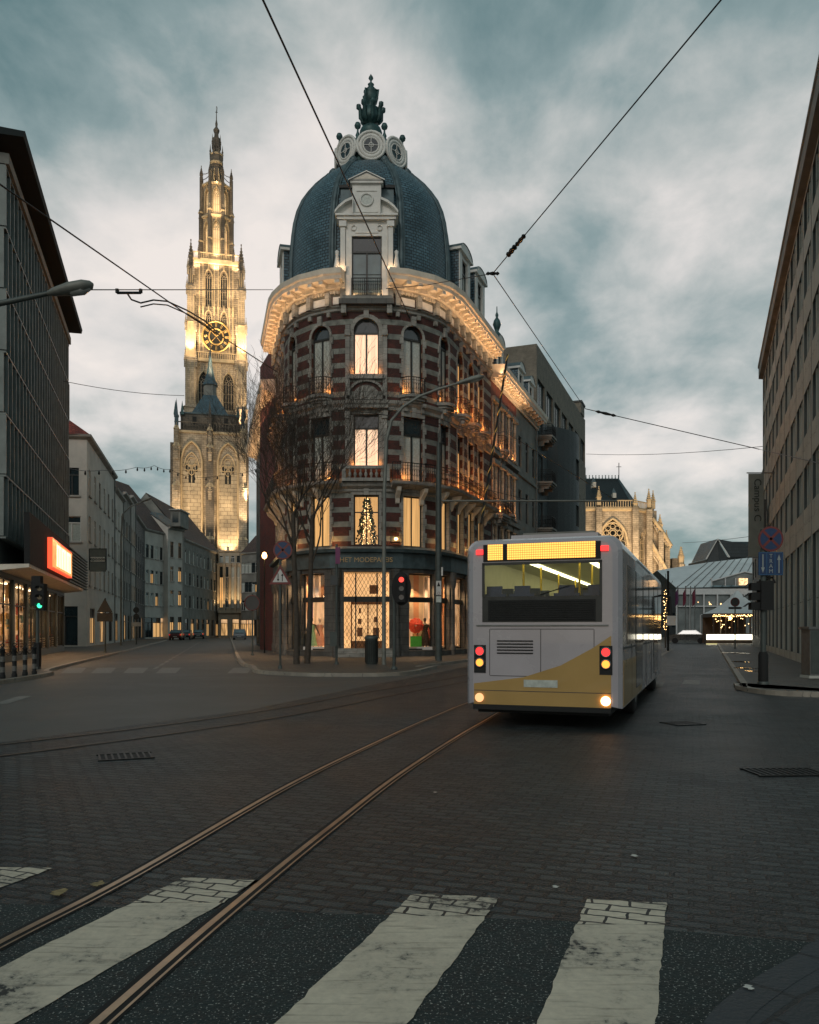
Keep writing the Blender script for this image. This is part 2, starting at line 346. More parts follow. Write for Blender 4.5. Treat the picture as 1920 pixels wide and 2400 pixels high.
def winmesh(w, h, k, style, mats):
    key = (round(w, 2), round(h, 2), k, style, mats)
    if key in WC: return WC[key]
    fm, lo, hi = (M[x] for x in mats)
    fr = Fr((0, 0), 0)
    f = MB(); t = .07 if style != 'gothic' else .12; y = .05
    ol = outline(w, h, k)
    for i in range(len(ol)):
        (x0, z0), (x1, z1) = ol[i], ol[(i + 1) % len(ol)]
        c = Vector((0, h * .45)); 
        def inn(x, z): 
            v = c - Vector((x, z)); v = Vector((t if v.x > 0 else -t, t if v.y > 0 else -t)); return x + v.x, z + (v.y if not (k and z > h * .6) else -t)
        i0 = inn(x0, z0); i1 = inn(x1, z1)
        a, b, cc, d = (x0, z0), (x1, z1), i1, i0
        f.poly([fr.p(p[0], y, p[1]) for p in (a, b, cc, d)], fm)
        f.poly([fr.p(i0[0], y, i0[1]), fr.p(i1[0], y, i1[1]), fr.p(i1[0], -.02, i1[1]), fr.p(i0[0], -.02, i0[1])], fm)
    zt = None
    if style in ('french', 'twin'):
        zt = h * .74 if not k else h - w / 2 - .1
        f.box(fr, -w / 2 + t, w / 2 - t, -.01, y + .03, zt - .05, zt + .05, fm)
        f.box(fr, -.045, .045, -.01, y + .015, t, zt - .05, fm)
        if style == 'twin': f.box(fr, -.02, .02, -.01, y, zt + .05, h - t, fm)
    elif style == 'cross':
        f.box(fr, -w / 2 + t, w / 2 - t, -.01, y + .01, h * .66 - .03, h * .66 + .03, fm); f.box(fr, -.03, .03, -.01, y, t, h - t, fm); zt = h * .66
    elif style == 'shop':
        zt = h * .66; f.box(fr, -w / 2, w / 2, -.05, .14, zt - .14, zt + .14, fm)
    elif style == 'gothic':
        sp = h - .866 * w if k == 'pointed' else h
        nb = 3 if w > 2.4 else 2 if w > 1.5 else 1
        for i in range(1, nb + 1):
            x = -w / 2 + w * i / (nb + 1); f.box(fr, x - .07, x + .07, -.05, .08, 0, sp + .1, fm)
        X, Z = Vector((1, 0, 0)), Vector((0, 0, 1)); r = w / (nb + 1) / 2
        for i in range(nb + 1):
            x = -w / 2 + w * (i + .5) / (nb + 1); f.ring((x, 0, sp), r * .95, .07, fm, X, Z, 10, 4)
        if w > 1.5:
            f.ring((0, 0, sp + .42 * w), w * .2, .08, fm, X, Z, 12, 4)
            for s_ in (-1, 1): f.ring((s_ * w * .2, 0, sp + .2 * w), w * .13, .06, fm, X, Z, 8, 4)
        for j in range(1, int(sp / 2)): f.box(fr, -w / 2, w / 2, -.03, .05, j * 2 - .04, j * 2 + .04, fm)
    elif style == 'plain2': f.box(fr, -.03, .03, -.01, y, t, h - t, fm)
    pans = []
    def cut(z0, z1): 
        pts = []
        n = len(ol)
        for i in range(n):
            a, b = ol[i], ol[(i + 1) % n]
            ins = lambda p: z0 - 1e-6 <= p[1] <= z1 + 1e-6
            if ins(a): pts.append(a)
            for zz in (z0, z1):
                if (a[1] - zz) * (b[1] - zz) < -1e-9:
                    q = (zz - a[1]) / (b[1] - a[1]); pts.append((a[0] + (b[0] - a[0]) * q, zz))
        # order crossings correctly per edge direction
        cx = sum(p[0] for p in pts) / len(pts); cz = sum(p[1] for p in pts) / len(pts)
        return sorted(pts, key=lambda p: math.atan2(p[1] - cz, p[0] - cx))
    if zt and lo is not hi:
        a = MB(); a.poly([fr.p(x, 0, z) for x, z in cut(0, zt)], lo); pans.append(('curtain' if 'curtain' in mats[1] else 'pane', a.mesh('lower_pane')))
        b = MB(); b.poly([fr.p(x, 0, z) for x, z in cut(zt, h + 1)], hi); pans.append(('pane', b.mesh('upper_pane')))
    else:
        a = MB(); a.poly([fr.p(x, 0, z) for x, z in ol], lo); pans.append(('pane', a.mesh('pane')))
    WC[key] = (f.mesh('window'), pans); return WC[key]
def window(parent, path, a, b, za, zb, k=None, style='french', mats=('frame', 'curtain', 'glass'), depth=.22, name='window', panes=True):
    A = path.at(a + 1e-6)[0]; B = path.at(b - 1e-6)[0]; ch = B - A; w = ch.length; u = ch / w; n = Vector((u.y, -u.x, 0)); c = (A + B) / 2 - n * depth
    fm, pans = winmesh(w, zb - za, k, style, mats)
    o = bpy.data.objects.new(name, fm); C.objects.link(o); o.parent = parent
    o.location = Vector((c.x, c.y, za)) - wloc(parent); o.rotation_euler = (0, 0, math.atan2(u.y, u.x))
    for nm, me in pans:
        q = bpy.data.objects.new(nm, me); C.objects.link(q); q.parent = o
    return o
def place(path, ops, parent, **kw):
    for o in ops: window(parent, path, *o, **kw)
def railing(mb, path, z, h, m, step=.14, r=.014, ornate=True, d=0):
    pts = [Vector((v.x, v.y, 0)) for v in path.off(d)]; pp = Path(pts)
    for zz, rr in ((z + h, .03), (z + .08, .02), (z + h - .16, .014)): mb.tube([Vector((v.x, v.y, zz)) for v in pp.p], rr, m, 4, False)
    n = max(2, int(pp.L / step))
    for i in range(n + 1):
        p = pp.at(pp.L * i / n); q = p[0]; u = p[1]
        mb.tube([(q.x, q.y, z), (q.x, q.y, z + h)], r if i % 6 else r * 2, m, 4, False, caps=False)
        if ornate and i < n:
            q2 = q + u * step / 2
            mb.ring((q2.x, q2.y, z + h * .5), step * .5, .012, m, u, Vector((0, 0, 1)), 8, 3, yr=h * .2)
def balcony(parent, path, a, b, z, proj=.7, h=.95, m='stone', rail='iron', curved=True):
    """a stone slab on consoles with an iron railing"""
    A = path.at(a)[0]; B = path.at(b)[0]; u = (B - A).normalized(); n = Vector((u.y, -u.x, 0)); w = (B - A).length
    k = 7; pts = []
    for i in range(k + 1):
        t = i / k; x = w * t; dd = proj * (math.sin(math.pi * min(1, max(0, t))) ** .35 if curved else 1)
        pts.append(A + u * x + n * (dd if 0 < i < k else .0))
    mb = MB(); pp = Path(pts); fr = Fr((A.x, A.y), u=u)
    for z0, z1, e in ((z - .16, z, .06), (z - .3, z - .16, -.06), (z - .42, z - .3, -.2)):
        ring = [Vector((v.x, v.y, 0)) + (v - (A + B) / 2).normalized() * e for v in pts]
        mb.poly([(v.x, v.y, z1) for v in ring], M[m]); mb.poly([(v.x, v.y, z0) for v in ring][::-1], M[m])
        mb.grid([[Vector((v.x, v.y, z0)) for v in ring], [Vector((v.x, v.y, z1)) for v in ring]], M[m])
    for x in (w * .18, w * .82):
        mb.box(fr, x - .1, x + .1, 0, proj * .75, z - .62, z - .42, M[m]); mb.box(fr, x - .09, x + .09, 0, proj * .4, z - .9, z - .62, M[m])
    s = mb.build('balcony', parent)
    rb = MB(); railing(rb, pp, z, h, M[rail], d=-.06); rb.build('railing', s)
    return s
def light(kind, loc, e, col=(1, .55, .22), size=.1, target=None, spot=60, sy=None, blend=.6, name='uplight'):
    d = bpy.data.lights.new(name, kind); d.energy = e; d.color = col
    if kind == 'AREA': d.shape = 'RECTANGLE'; d.size = size; d.size_y = sy or size
    else: d.shadow_soft_size = size
    if kind == 'SPOT': d.spot_size = R(spot); d.spot_blend = blend
    o = bpy.data.objects.new(name, d); C.objects.link(o); o.location = loc
    if target is not None: o.rotation_euler = (Vector(target) - Vector(loc)).to_track_quat('-Z', 'Y').to_euler()
    return o
def text(body, fr, a, d, z, size, m, parent, name='lettering', ext=.012, vert=False, align='CENTER'):
    c = bpy.data.curves.new(name, 'FONT'); c.body = body; c.size = size; c.align_x = align; c.align_y = 'CENTER'; c.extrude = ext
    o = bpy.data.objects.new(name, c); C.objects.link(o)
    X = fr.u; Zd = Vector((0, 0, 1)); Y = fr.n
    if vert: rot = Matrix((Vector((0, 0, -1)), X, Y)).transposed()
    else: rot = Matrix((X, Zd, Y)).transposed()
    dg = bpy.context.evaluated_depsgraph_get(); me = bpy.data.meshes.new_from_object(o.evaluated_get(dg))
    bpy.data.objects.remove(o)
    me.transform(Matrix.Translation(fr.p(a, d, z) - wloc(parent)) @ rot.to_4x4()); me.materials.clear(); me.materials.append(m)
    q = bpy.data.objects.new(name, me); C.objects.link(q); q.parent = parent; return q
def spaced(L, n, w, m0=None):
    """n openings of width w evenly set along length L"""
    g = L / n; return [(g * (i + .5) - w / 2, g * (i + .5) + w / 2) for i in range(n)]
# ================================================================ ground, roads, pavements
def smooth(pts, n=6):
    pts = [Vector(p[:2]) for p in pts]; out = []
    for i in range(len(pts) - 1):
        p0 = pts[max(i - 1, 0)]; p1 = pts[i]; p2 = pts[i + 1]; p3 = pts[min(i + 2, len(pts) - 1)]
        for j in range(n):
            t = j / n; out.append(.5 * ((2 * p1) + (p2 - p0) * t + (2 * p0 - 5 * p1 + 4 * p2 - p3) * t * t + (3 * p1 - p0 - 3 * p2 + p3) * t ** 3))
    out.append(pts[-1]); return out
M['asphalt'] = brickm('road_asphalt', (.068, .065, .058), (.058, .056, .051), (.04, .037, .033), 9, 5, .01, rough=.62, nvar=.3, nsc=.5, speck=.3, bump=.4)
M['coarse'] = brickm('coarse_asphalt', (.010, .0185, .0185), (.008, .015, .015), (.01, .01, .01), 9, 5, .01, rough=.8, nvar=.5, nsc=9, speck=1, bump=1.4)
ANG = math.atan2(1, .35)
M['pavers'] = brickm('block_paving', (.040, .051, .053), (.009, .0135, .0155), (.0015, .003, .003), .235, .115, .018, rough=.46, nvar=.65, nsc=.45, bump=2.6, rot=-ANG + R(90))
M['slabs'] = brickm('pavement_slabs', (.075, .068, .055), (.06, .055, .046), (.02, .02, .018), .3, .3, .012, rough=.6, nvar=.35, nsc=.8, bump=.5, rot=R(14))
M['slabs_dark'] = brickm('dark_kerb_slabs', (.028, .034, .040), (.022, .028, .033), (.008, .01, .012), .5, .32, .014, rough=.6, nvar=.3, nsc=2, bump=.7, rot=R(-40))
M['kerb'] = brickm('kerb_stone', (.24, .22, .18), (.19, .17, .14), (.06, .06, .05), 1.0, 3, .015, rough=.6, nvar=.3)
M['railsteel'] = mk('warm_sheen_rail', (.42, .30, .20), .36, .8, var=.35, sc=3, bump=.1, bsc=60)  # warm reflected light on the rails put into the brownish base colour
M['groove'] = mk('rail_groove', (.006, .006, .006), .9, var=0)
M['farland'] = mk('distant_ground', (.04, .045, .04), .9, var=.3, sc=.1)
def sheet(name, pts, z, m, kind='structure'):
    mb = MB(); mb.poly([(p[0], p[1], z) for p in pts], M[m]); o = mb.build(name, None, kind); return o
sheet('ground', [(-600, -60), (600, -60), (600, 900), (-600, 900)], -.004, 'farland')
sheet('road', [(-45, -6), (40, -6), (60, 170), (-60, 170)], 0, 'asphalt')
pv = [(-12, 5.2), (-6.5, 10.2), (-3.2, 16.), (-1.5, 22), (.6, 28.5), (4.6, 42), (31, 111), (41.8, 111), (28, 72), (10.3, 25.5), (8.8, 19), (40, 6), (40, 3.55), (2.1, 4.12), (.8, 4.45), (-2.4, 4.72), (-12, 5.15)]
sheet('paved_road', pv, .004, 'pavers')
sheet('crossing_road', [(-12, 5.15), (-2.4, 4.72), (.8, 4.45), (2.1, 4.12), (40, 3.0), (40, -4), (-12, -4)], .004, 'coarse')
def pavement(name, kerbpts, rest, z=.12, m='slabs', kw=.17, km='kerb', n=6):
    k = smooth(kerbpts, n); mb = MB()
    pp = Path(k); ins = pp.off(-kw)
    inner = [Vector((v.x, v.y, z)) for v in ins]
    mb.poly([(v[0], v[1], z - .002) for v in ins] + [(r[0], r[1], z - .002) for r in rest], M[m])
    o = mb.build(name, None, 'structure')
    kb = MB(); top = [Vector((v.x, v.y, z)) for v in pp.p]; bot = [Vector((v.x, v.y, 0)) for v in pp.off(.02)]
    kb.grid([bot, top], M[km]); kb.grid([top, inner], M[km]); kb.grid([inner, [v - Vector((0, 0, .1)) for v in inner]], M[km])
    kb.build('kerb', o); return o
# paths run so that the road is on the outward side (left to right seen from the road)
pavement('pavement_left', [(-24, 8), (-14.5, 15.5), (-12.2, 20), (-11.9, 23.6), (-12.4, 28.1), (-14, 32.3), (-19.8, 56.3), (-27, 85), (-31.8, 104.8), (-40, 137)], [(-70, 137), (-70, 8)])
pavement('pavement_corner', [(-35.5, 160), (-22.2, 101), (-8.96, 42.2), (-6.6, 33.6), (-5.6, 29.6), (-4.3, 28.1), (-2.97, 27.4), (-.8, 27.6), (.25, 29.2), (1.1, 33), (2.9, 40), (29.5, 110)], [(10, 110), (6, 130)])
pavement('pavement_right', [(41.6, 110), (27.6, 72.4), (10.3, 25.5), (9.25, 22.7), (8.72, 21.4), (8.6, 20.4), (8.85, 19.6), (9.6, 19.1), (11, 18.4), (14, 17), (40, 8)], [(90, 8), (90, 110)])
pavement('pavement_near', [(6, 5.1), (3.1, 4.5), (2.1, 4.10), (1.86, 3.90), (1.53, 3.62), (1.2, 3.27), (.95, 2.8), (.8, 2)], [(.8, 1.2), (9, 1.2), (9, 5.1)], z=.035, m='slabs_dark', kw=.14, km='slabs_dark')
# far square
sheet('square', [(20, 96), (75, 96), (110, 240), (10, 240)], .008, 'slabs')
# puddles
M['water'] = mk('puddle_water', (.02, .025, .03), .03, var=0, spec=1)
pd = MB()
for (px, py, a, b) in ((1738, 1551, .9, .5), (1752, 1566, .8, .45), (1735, 1531, 1.2, .9), (1762, 1573, .4, .25), (1708, 1530, .9, .35)):
    c = G(px, py, .12); pd.poly([(c.x + a * .75 * (1 + .3 * math.sin(3 * t + px)) * math.cos(t) * .6, c.y + b * 1.6 * (1 + .25 * math.cos(2 * t + py)) * math.sin(t), .124) for t in [i * math.pi / 10 for i in range(20)]], M['water'])
tag(pd.build('puddle', None), kind='structure')
# tram tracks
M['dullrail'] = mk('dull_rail_steel', (.16, .12, .09), .5, .6, var=.35, sc=3)
def track(pa, pb, name, rm='railsteel'):
    mb = MB()
    for pts in (pa, pb):
        p = Path(smooth(pts, 8))
        def strip(d0, d1, z, m):
            a = p.off(d0); b = p.off(d1); mb.grid([[Vector((v.x, v.y, z)) for v in a], [Vector((v.x, v.y, z)) for v in b]], m)
        strip(-.07, .062, .009, M['groove']); strip(-.034, .006, .013, M[rm]); strip(.036, .05, .013, M[rm])
    return mb.build(name, None, 'structure')
RA = [(-2.9, .5), (-2.4, 2.6), (-2.07, 4.1), (-1.78, 5.3), (-1.25, 8.15), (-.59, 10.9), (.51, 15.0), (2.1, 20), (8.5, 38), (34.3, 110)]
RB = [(-1.95, .2), (-1.42, 2.2), (-1.25, 3.29), (-1.02, 4.59), (-.61, 6.6), (0, 9.3), (1.2, 13.7), (3.06, 19.66), (9.44, 37.66), (35.3, 109.6)]
track(RA, RB, 'tram_track')
track([(-14, 4.6), (-8.1, 8.6), (-5.2, 11.8), (-2.9, 15.7), (-1.1, 20.5), (1.2, 26), (5.4, 38), (31.2, 110)], [(-13.2, 3.8), (-7.4, 7.8), (-4.4, 11.2), (-2.1, 15.2), (-.2, 20.1), (2.1, 25.7), (6.3, 37.7), (32.1, 109.7)], 'tram_track', 'dullrail')
# worn zebra paint: real road paint with flaked patches
def paintm(name, brick):
    m, t, b = base(name); L = t.links.new
    tc = t.nodes.new('ShaderNodeTexCoord')
    n = t.nodes.new('ShaderNodeTexNoise'); n.inputs['Scale'].default_value = 16; n.inputs['Detail'].default_value = 9; n.inputs['Roughness'].default_value = .74; L(tc.outputs['Object'], n.inputs['Vector'])
    rp = t.nodes.new('ShaderNodeValToRGB'); setramp(rp.color_ramp, [(.375, (.02, .022, .02)), (.40, (.28, .26, .21)), (.47, (.46, .41, .32)), (.7, (.64, .57, .44))], 'LINEAR'); nb_ = t.nodes.new('ShaderNodeTexNoise'); nb_.inputs['Scale'].default_value = 1.7; nb_.inputs['Detail'].default_value = 3; L(tc.outputs['Object'], nb_.inputs['Vector'])
    mxn = t.nodes.new('ShaderNodeMath'); mxn.operation = 'MULTIPLY_ADD'; mxn.inputs[1].default_value = .55; L(nb_.outputs[0], mxn.inputs[0]); sc2 = t.nodes.new('ShaderNodeMath'); sc2.operation = 'MULTIPLY_ADD'; sc2.inputs[1].default_value = .6; sc2.inputs[2].default_value = -.075; L(n.outputs[0], sc2.inputs[0]); L(sc2.outputs[0], mxn.inputs[2])
    L(mxn.outputs[0], rp.inputs[0])
    col = rp.outputs[0]
    n4 = t.nodes.new('ShaderNodeTexNoise'); n4.inputs['Scale'].default_value = 1; n4.inputs['Detail'].default_value = 5; mp4 = t.nodes.new('ShaderNodeMapping'); mp4.inputs['Scale'].default_value = (3, 30, 3); mp4.inputs['Rotation'].default_value = (0, 0, .1); L(tc.outputs['Object'], mp4.inputs[0]); L(mp4.outputs[0], n4.inputs['Vector'])
    r4 = t.nodes.new('ShaderNodeMapRange'); r4.inputs[1].default_value = .3; r4.inputs[2].default_value = .45; r4.inputs[3].default_value = .6; r4.inputs[4].default_value = 1; L(n4.outputs[0], r4.inputs[0])
    mu = t.nodes.new('ShaderNodeMixRGB'); mu.blend_type = 'MULTIPLY'; mu.inputs[0].default_value = 1; L(col, mu.inputs[1]); L(r4.outputs[0], mu.inputs[2]); col = mu.outputs[0]
    if brick:
        mpp = t.nodes.new('ShaderNodeMapping'); mpp.inputs['Rotation'].default_value = (0, 0, -ANG + R(90)); L(tc.outputs['UV'], mpp.inputs[0])
        wob = t.nodes.new('ShaderNodeTexNoise'); wob.inputs['Scale'].default_value = 7.; L(mpp.outputs[0], wob.inputs['Vector'])
        wm = t.nodes.new('ShaderNodeVectorMath'); wm.operation = 'MULTIPLY_ADD'; wm.inputs[1].default_value = (.05,) * 3; L(wob.outputs[1], wm.inputs[0]); L(mpp.outputs[0], wm.inputs[2])
        br = t.nodes.new('ShaderNodeTexBrick'); br.inputs['Scale'].default_value = 1; br.inputs['Brick Width'].default_value = .215; br.inputs['Row Height'].default_value = .105; br.inputs['Mortar Size'].default_value = .009
        L(wm.outputs[0], br.inputs['Vector']); m2 = t.nodes.new('ShaderNodeMixRGB'); L(br.outputs['Fac'], m2.inputs[0]); L(col, m2.inputs[1]); m2.inputs[2].default_value = (.012, .012, .012, 1); col = m2.outputs[0]
    L(col, b.inputs['Base Color']); b.inputs['Roughness'].default_value = .6
    bp = t.nodes.new('ShaderNodeBump'); bp.inputs['Strength'].default_value = .6; bp.inputs['Distance'].default_value = .006; L(n.outputs[0], bp.inputs['Height']); L(bp.outputs[0], b.inputs['Normal'])
    return m
M['paint'] = paintm('worn_road_paint', False); M['paintb'] = paintm('worn_paint_on_pavers', True)
M['dullpaint'] = mk('faded_line_paint', (.17, .165, .15), .7, var=.35, sc=5)
mk_ = MB()
def wavy(x0, y0, x1, y1, n=26, amp=.008, rnd=random.Random(3)):
    return [(x0 + (x1 - x0) * i / n + rnd.uniform(-amp, amp), y0 + (y1 - y0) * i / n + rnd.uniform(-amp, amp)) for i in range(n + 1)]
def zebra(x0, x1, ytop, ysplit):
    kx = .35
    def e(x, y): return (x + kx * (y - ytop), y)
    a = e(x0, ysplit); b = e(x1, ysplit); t0 = e(x0, ytop); t1 = e(x1, ytop - .06)
    mk_.poly([(q[0], q[1], .009) for q in wavy(*a, *t0, 8) + wavy(*t0, *t1, 6) + wavy(*t1, *b, 8)], M['paintb'])
    c = e(x0, .8); d = e(x1, .8)
    mk_.poly([(q[0], q[1], .009) for q in wavy(*c, *a, 60) + wavy(*b, *d, 60)], M['paint'])
zebra(-3.05, -2.36, 5.46, 4.93); zebra(-1.45, -.92, 5.2, 4.72); zebra(.02, .555, 4.88, 4.5); zebra(1.045, 1.52, 4.78, 4.37)
zebra(-4.5, -4.0, 5.9, 5.2); zebra(-6.0, -5.5, 6.3, 5.3)
# faded far crossings and lane marks
for px in (170, 240, 315, 392, 560):
    a = G(px - 27, 1578); b = G(px + 20, 1578); c = G(px + 33, 1565); d = G(px - 12, 1565)
    mk_.poly([(v.x, v.y, .004) for v in (a, b, c, d)], M['dullpaint'])
def line(p, q, wd, dash=None, m='dullpaint', z=.005):
    p = Vector(p).to_2d(); q = Vector(q).to_2d(); u = (q - p).normalized(); n = Vector((u.y, -u.x)) * wd / 2; L = (q - p).length; t = 0
    while t < L:
        e = min(L, t + (dash[0] if dash else L)); a = p + u * t; b = p + u * e
        mk_.poly([(*(a - n), z), (*(a + n), z), (*(b + n), z), (*(b - n), z)], M[m]); t = e + (dash[1] if dash else 1)
line(G(362, 1568), G(470, 1504), .16, (2.2, 1.0))
line(G(557, 1549), G(544, 1503), .16)
for (p, q, r, s) in (((1530, 1610), (1552, 1610), (1558, 1600), (1538, 1600)), ((1598, 1604), (1640, 1605), (1641, 1595), (1606, 1594)), ((1100, 1600), (1160, 1600), (1160, 1590), (1110, 1590))):
    mk_.poly([(v.x, v.y, .0085) for v in (G(*p), G(*q), G(*r), G(*s))], M['dullpaint'])
line(G(1541, 1540), G(1577, 1521), .25, None, z=.0085)
line(G(0, 1650), G(60, 1632), .3, None)
mk_.build('road_markings', None, 'structure')
# manholes and drains
def drain(px, py, w, l, label, ang):
    c = G(px, py); t = thing('drain_grate', c, label, 'drain'); fr = Fr(c, ang); mb = MB()
    mb.box(fr, -w / 2, w / 2, -l / 2, l / 2, .004, .012, M['black'])
    n = int(w / .07)
    for i in range(n + 1): x = -w / 2 + w * i / n; mb.box(fr, x - .012, x + .012, -l / 2, l / 2, .012, .02, M['iron'])
    mb.box(fr, -w / 2 - .03, w / 2 + .03, -l / 2 - .03, -l / 2, .004, .021, M['iron']); mb.box(fr, -w / 2 - .03, w / 2 + .03, l / 2, l / 2 + .03, .004, .021, M['iron'])
    mb.build('grate', t)
drain(1840, 1812, .75, .42, 'slotted iron drain grate at the right edge of the block paved road', .05)
drain(1600, 1697, .5, .45, 'small square iron cover in the block paving right of the bus', .3)
drain(294, 1775, .6, .45, 'dark iron utility cover beside the left pair of tram rails', .4)
# fallen leaves / litter: countable, small
lm = mk('dead_leaf', (.22, .17, .08), .8, var=.3, sc=20)
wl = mk('litter_paper', (.5, .5, .46), .8, var=.2, sc=20)
for i, (px, py, s, m, lb) in enumerate(((137, 2095, .07, lm, 'dead brown leaf lying left of the tram rail near the crossing'), (228, 2075, .06, lm, 'curled leaf lying between the first white stripe and the tram rail'),
        (1302, 2080, .03, wl, 'tiny white scrap of litter on the paving just above the second stripe from the right'), (1020, 1858, .03, wl, 'small pale scrap of litter on the paving between the rail and the bus'), (1487, 2007, .035, wl, 'pale flat scrap of litter in the middle of the right paving'),
        (1755, 2330, .03, wl, 'white cigarette end lying on the dark kerb in the right corner'))):
    c = G(px, py, .01); mb = MB(); rr = random.Random(i)
    mb.poly([(c.x + s * (1 + .5 * math.sin(5 * t + i)) * math.cos(t) * .6, c.y + s * math.sin(t) * .9, .017 + (.006 * math.sin(2 * t) + .006 if m is lm else 0) + (.025 if py > 2300 else 0)) for t in [k * math.pi / 6 for k in range(12)]], m)
    tag(mb.build('leaf' if m is lm else 'litter'), lb, 'leaf' if m is lm else 'litter')
# ================================================================ the domed corner building
M['curtB'] = emitm('lit_upper_curtain', (.95, .62, .40), .85, folds=.25)
M['orangeglow'] = emitm('glowing_shop_wall', (1., .58, .25), .6, var=.35, sc=.9)  # entrance walls and panes glow by emission in place of shop lamps
M['shopglow'] = emitm('shop_interior_glow', (1., .60, .30), .48, var=.6, sc=1.1)  # back walls and panes given emission to stand for interior light
M['shopmix'] = emitm('added_shop_glow', (1., .56, .22), .5, folds=.95, sc=.5)  # glow added to ground floor panes to warm the left street
M['gold'] = mk('gilded_letters', (.5, .36, .18), .5, .6, var=.2)
M['shopglass'] = mk('shop_glass', (.02, .03, .03), .05, var=0)
M['shopfloor'] = mk('pale_display_floor', (.35, .28, .2), .5, var=.2)
m_, t_, b_ = base('clear_glass'); M['clear'] = m_
tr = t_.nodes.new('ShaderNodeBsdfTransparent'); gl_ = t_.nodes.new('ShaderNodeBsdfGlossy'); gl_.inputs['Roughness'].default_value = .03; fz_ = t_.nodes.new('ShaderNodeFresnel'); fz_.inputs[0].default_value = 1.5
mz_ = t_.nodes.new('ShaderNodeMixShader'); t_.links.new(fz_.outputs[0], mz_.inputs[0]); t_.links.new(tr.outputs[0], mz_.inputs[1]); t_.links.new(gl_.outputs[0], mz_.inputs[2]); t_.links.new(mz_.outputs[0], t_.nodes['Material Output'].inputs[0]); t_.nodes.remove(b_)
PB = [(-9.06, 54.8), (-7.31, 47.8), (-7.01, 47.05), (-6.41, 46.05), (-5.51, 45.15), (-4.31, 44.5), (-3.36, 44.3), (-1.36, 44.3), (-.41, 44.5), (.79, 45.15), (1.69, 46.05), (2.29, 47.05), (2.59, 47.8), (5.59, 55.7)]
bp = Path(PB); sv = bp.s
cb = thing('domed_corner_building', (-2.36, 47, 0), 'rounded red and white banded brick corner building with a tall slate dome and lit cornice', 'building')
AX, AY = -2.36, 49.6
sC = (sv[6] + sv[7]) / 2
def mid(i, w): c = (sv[i] + sv[i + 1]) / 2; return (c - w / 2, c + w / 2)
flankL = [(sv[1] - x - 1.15, sv[1] - x) for x in (.7, 3.0, 5.3)]
flankR = [(sv[12] + x, sv[12] + x + 1.15) for x in (.7, 2.95, 5.2)]
cen = (sC - .69, sC + .69); L1 = mid(4, 1.22); L2 = mid(2, 1.02); R1 = mid(8, 1.22); R2 = mid(10, 1.02)
sides = flankL[::-1] + [L2, L1, R1, R2] + flankR
wm = MB()
mez = [(a, b, 6.15, 8.95, None) for a, b in sides] + [(*cen, 6.2, 8.95, None)]
sec = [(a, b, 9.65, 13.3, None) for a, b in sides] + [(*cen, 10.5, 13.35, None)]
thr = [(a, b, 14.45, 18.35, 'round') for a, b in sides] + [(*cen, 15.5, 18.6, 'round')]
wall(wm, bp, 6.0, 9.35, sorted(mez), M['redbrick'], .3, M['stone'])
wall(wm, bp, 9.35, 14.1, sorted(sec), M['redbrick'], .3, M['redbrick'])
wall(wm, bp, 14.1, 20.0, sorted(thr), M['redbrick'], .3, M['redbrick'])
wm.build('wall', cb)
# back and roof plane
bk = MB(); far = [PB[0], (-9.06 - 2, 60), (5.59 + 1.0, 60), PB[-1]]
bk.grid([[Vector((x, y, 0)) for x, y in far], [Vector((x, y, 21.0)) for x, y in far]], M['plainbrick'])
bk.poly([(v.x, v.y, 21.0) for v in bp.p] + [(6.59, 60, 21), (-11.06, 60, 21)], M['lead']); bk.build('rear_wall', cb)
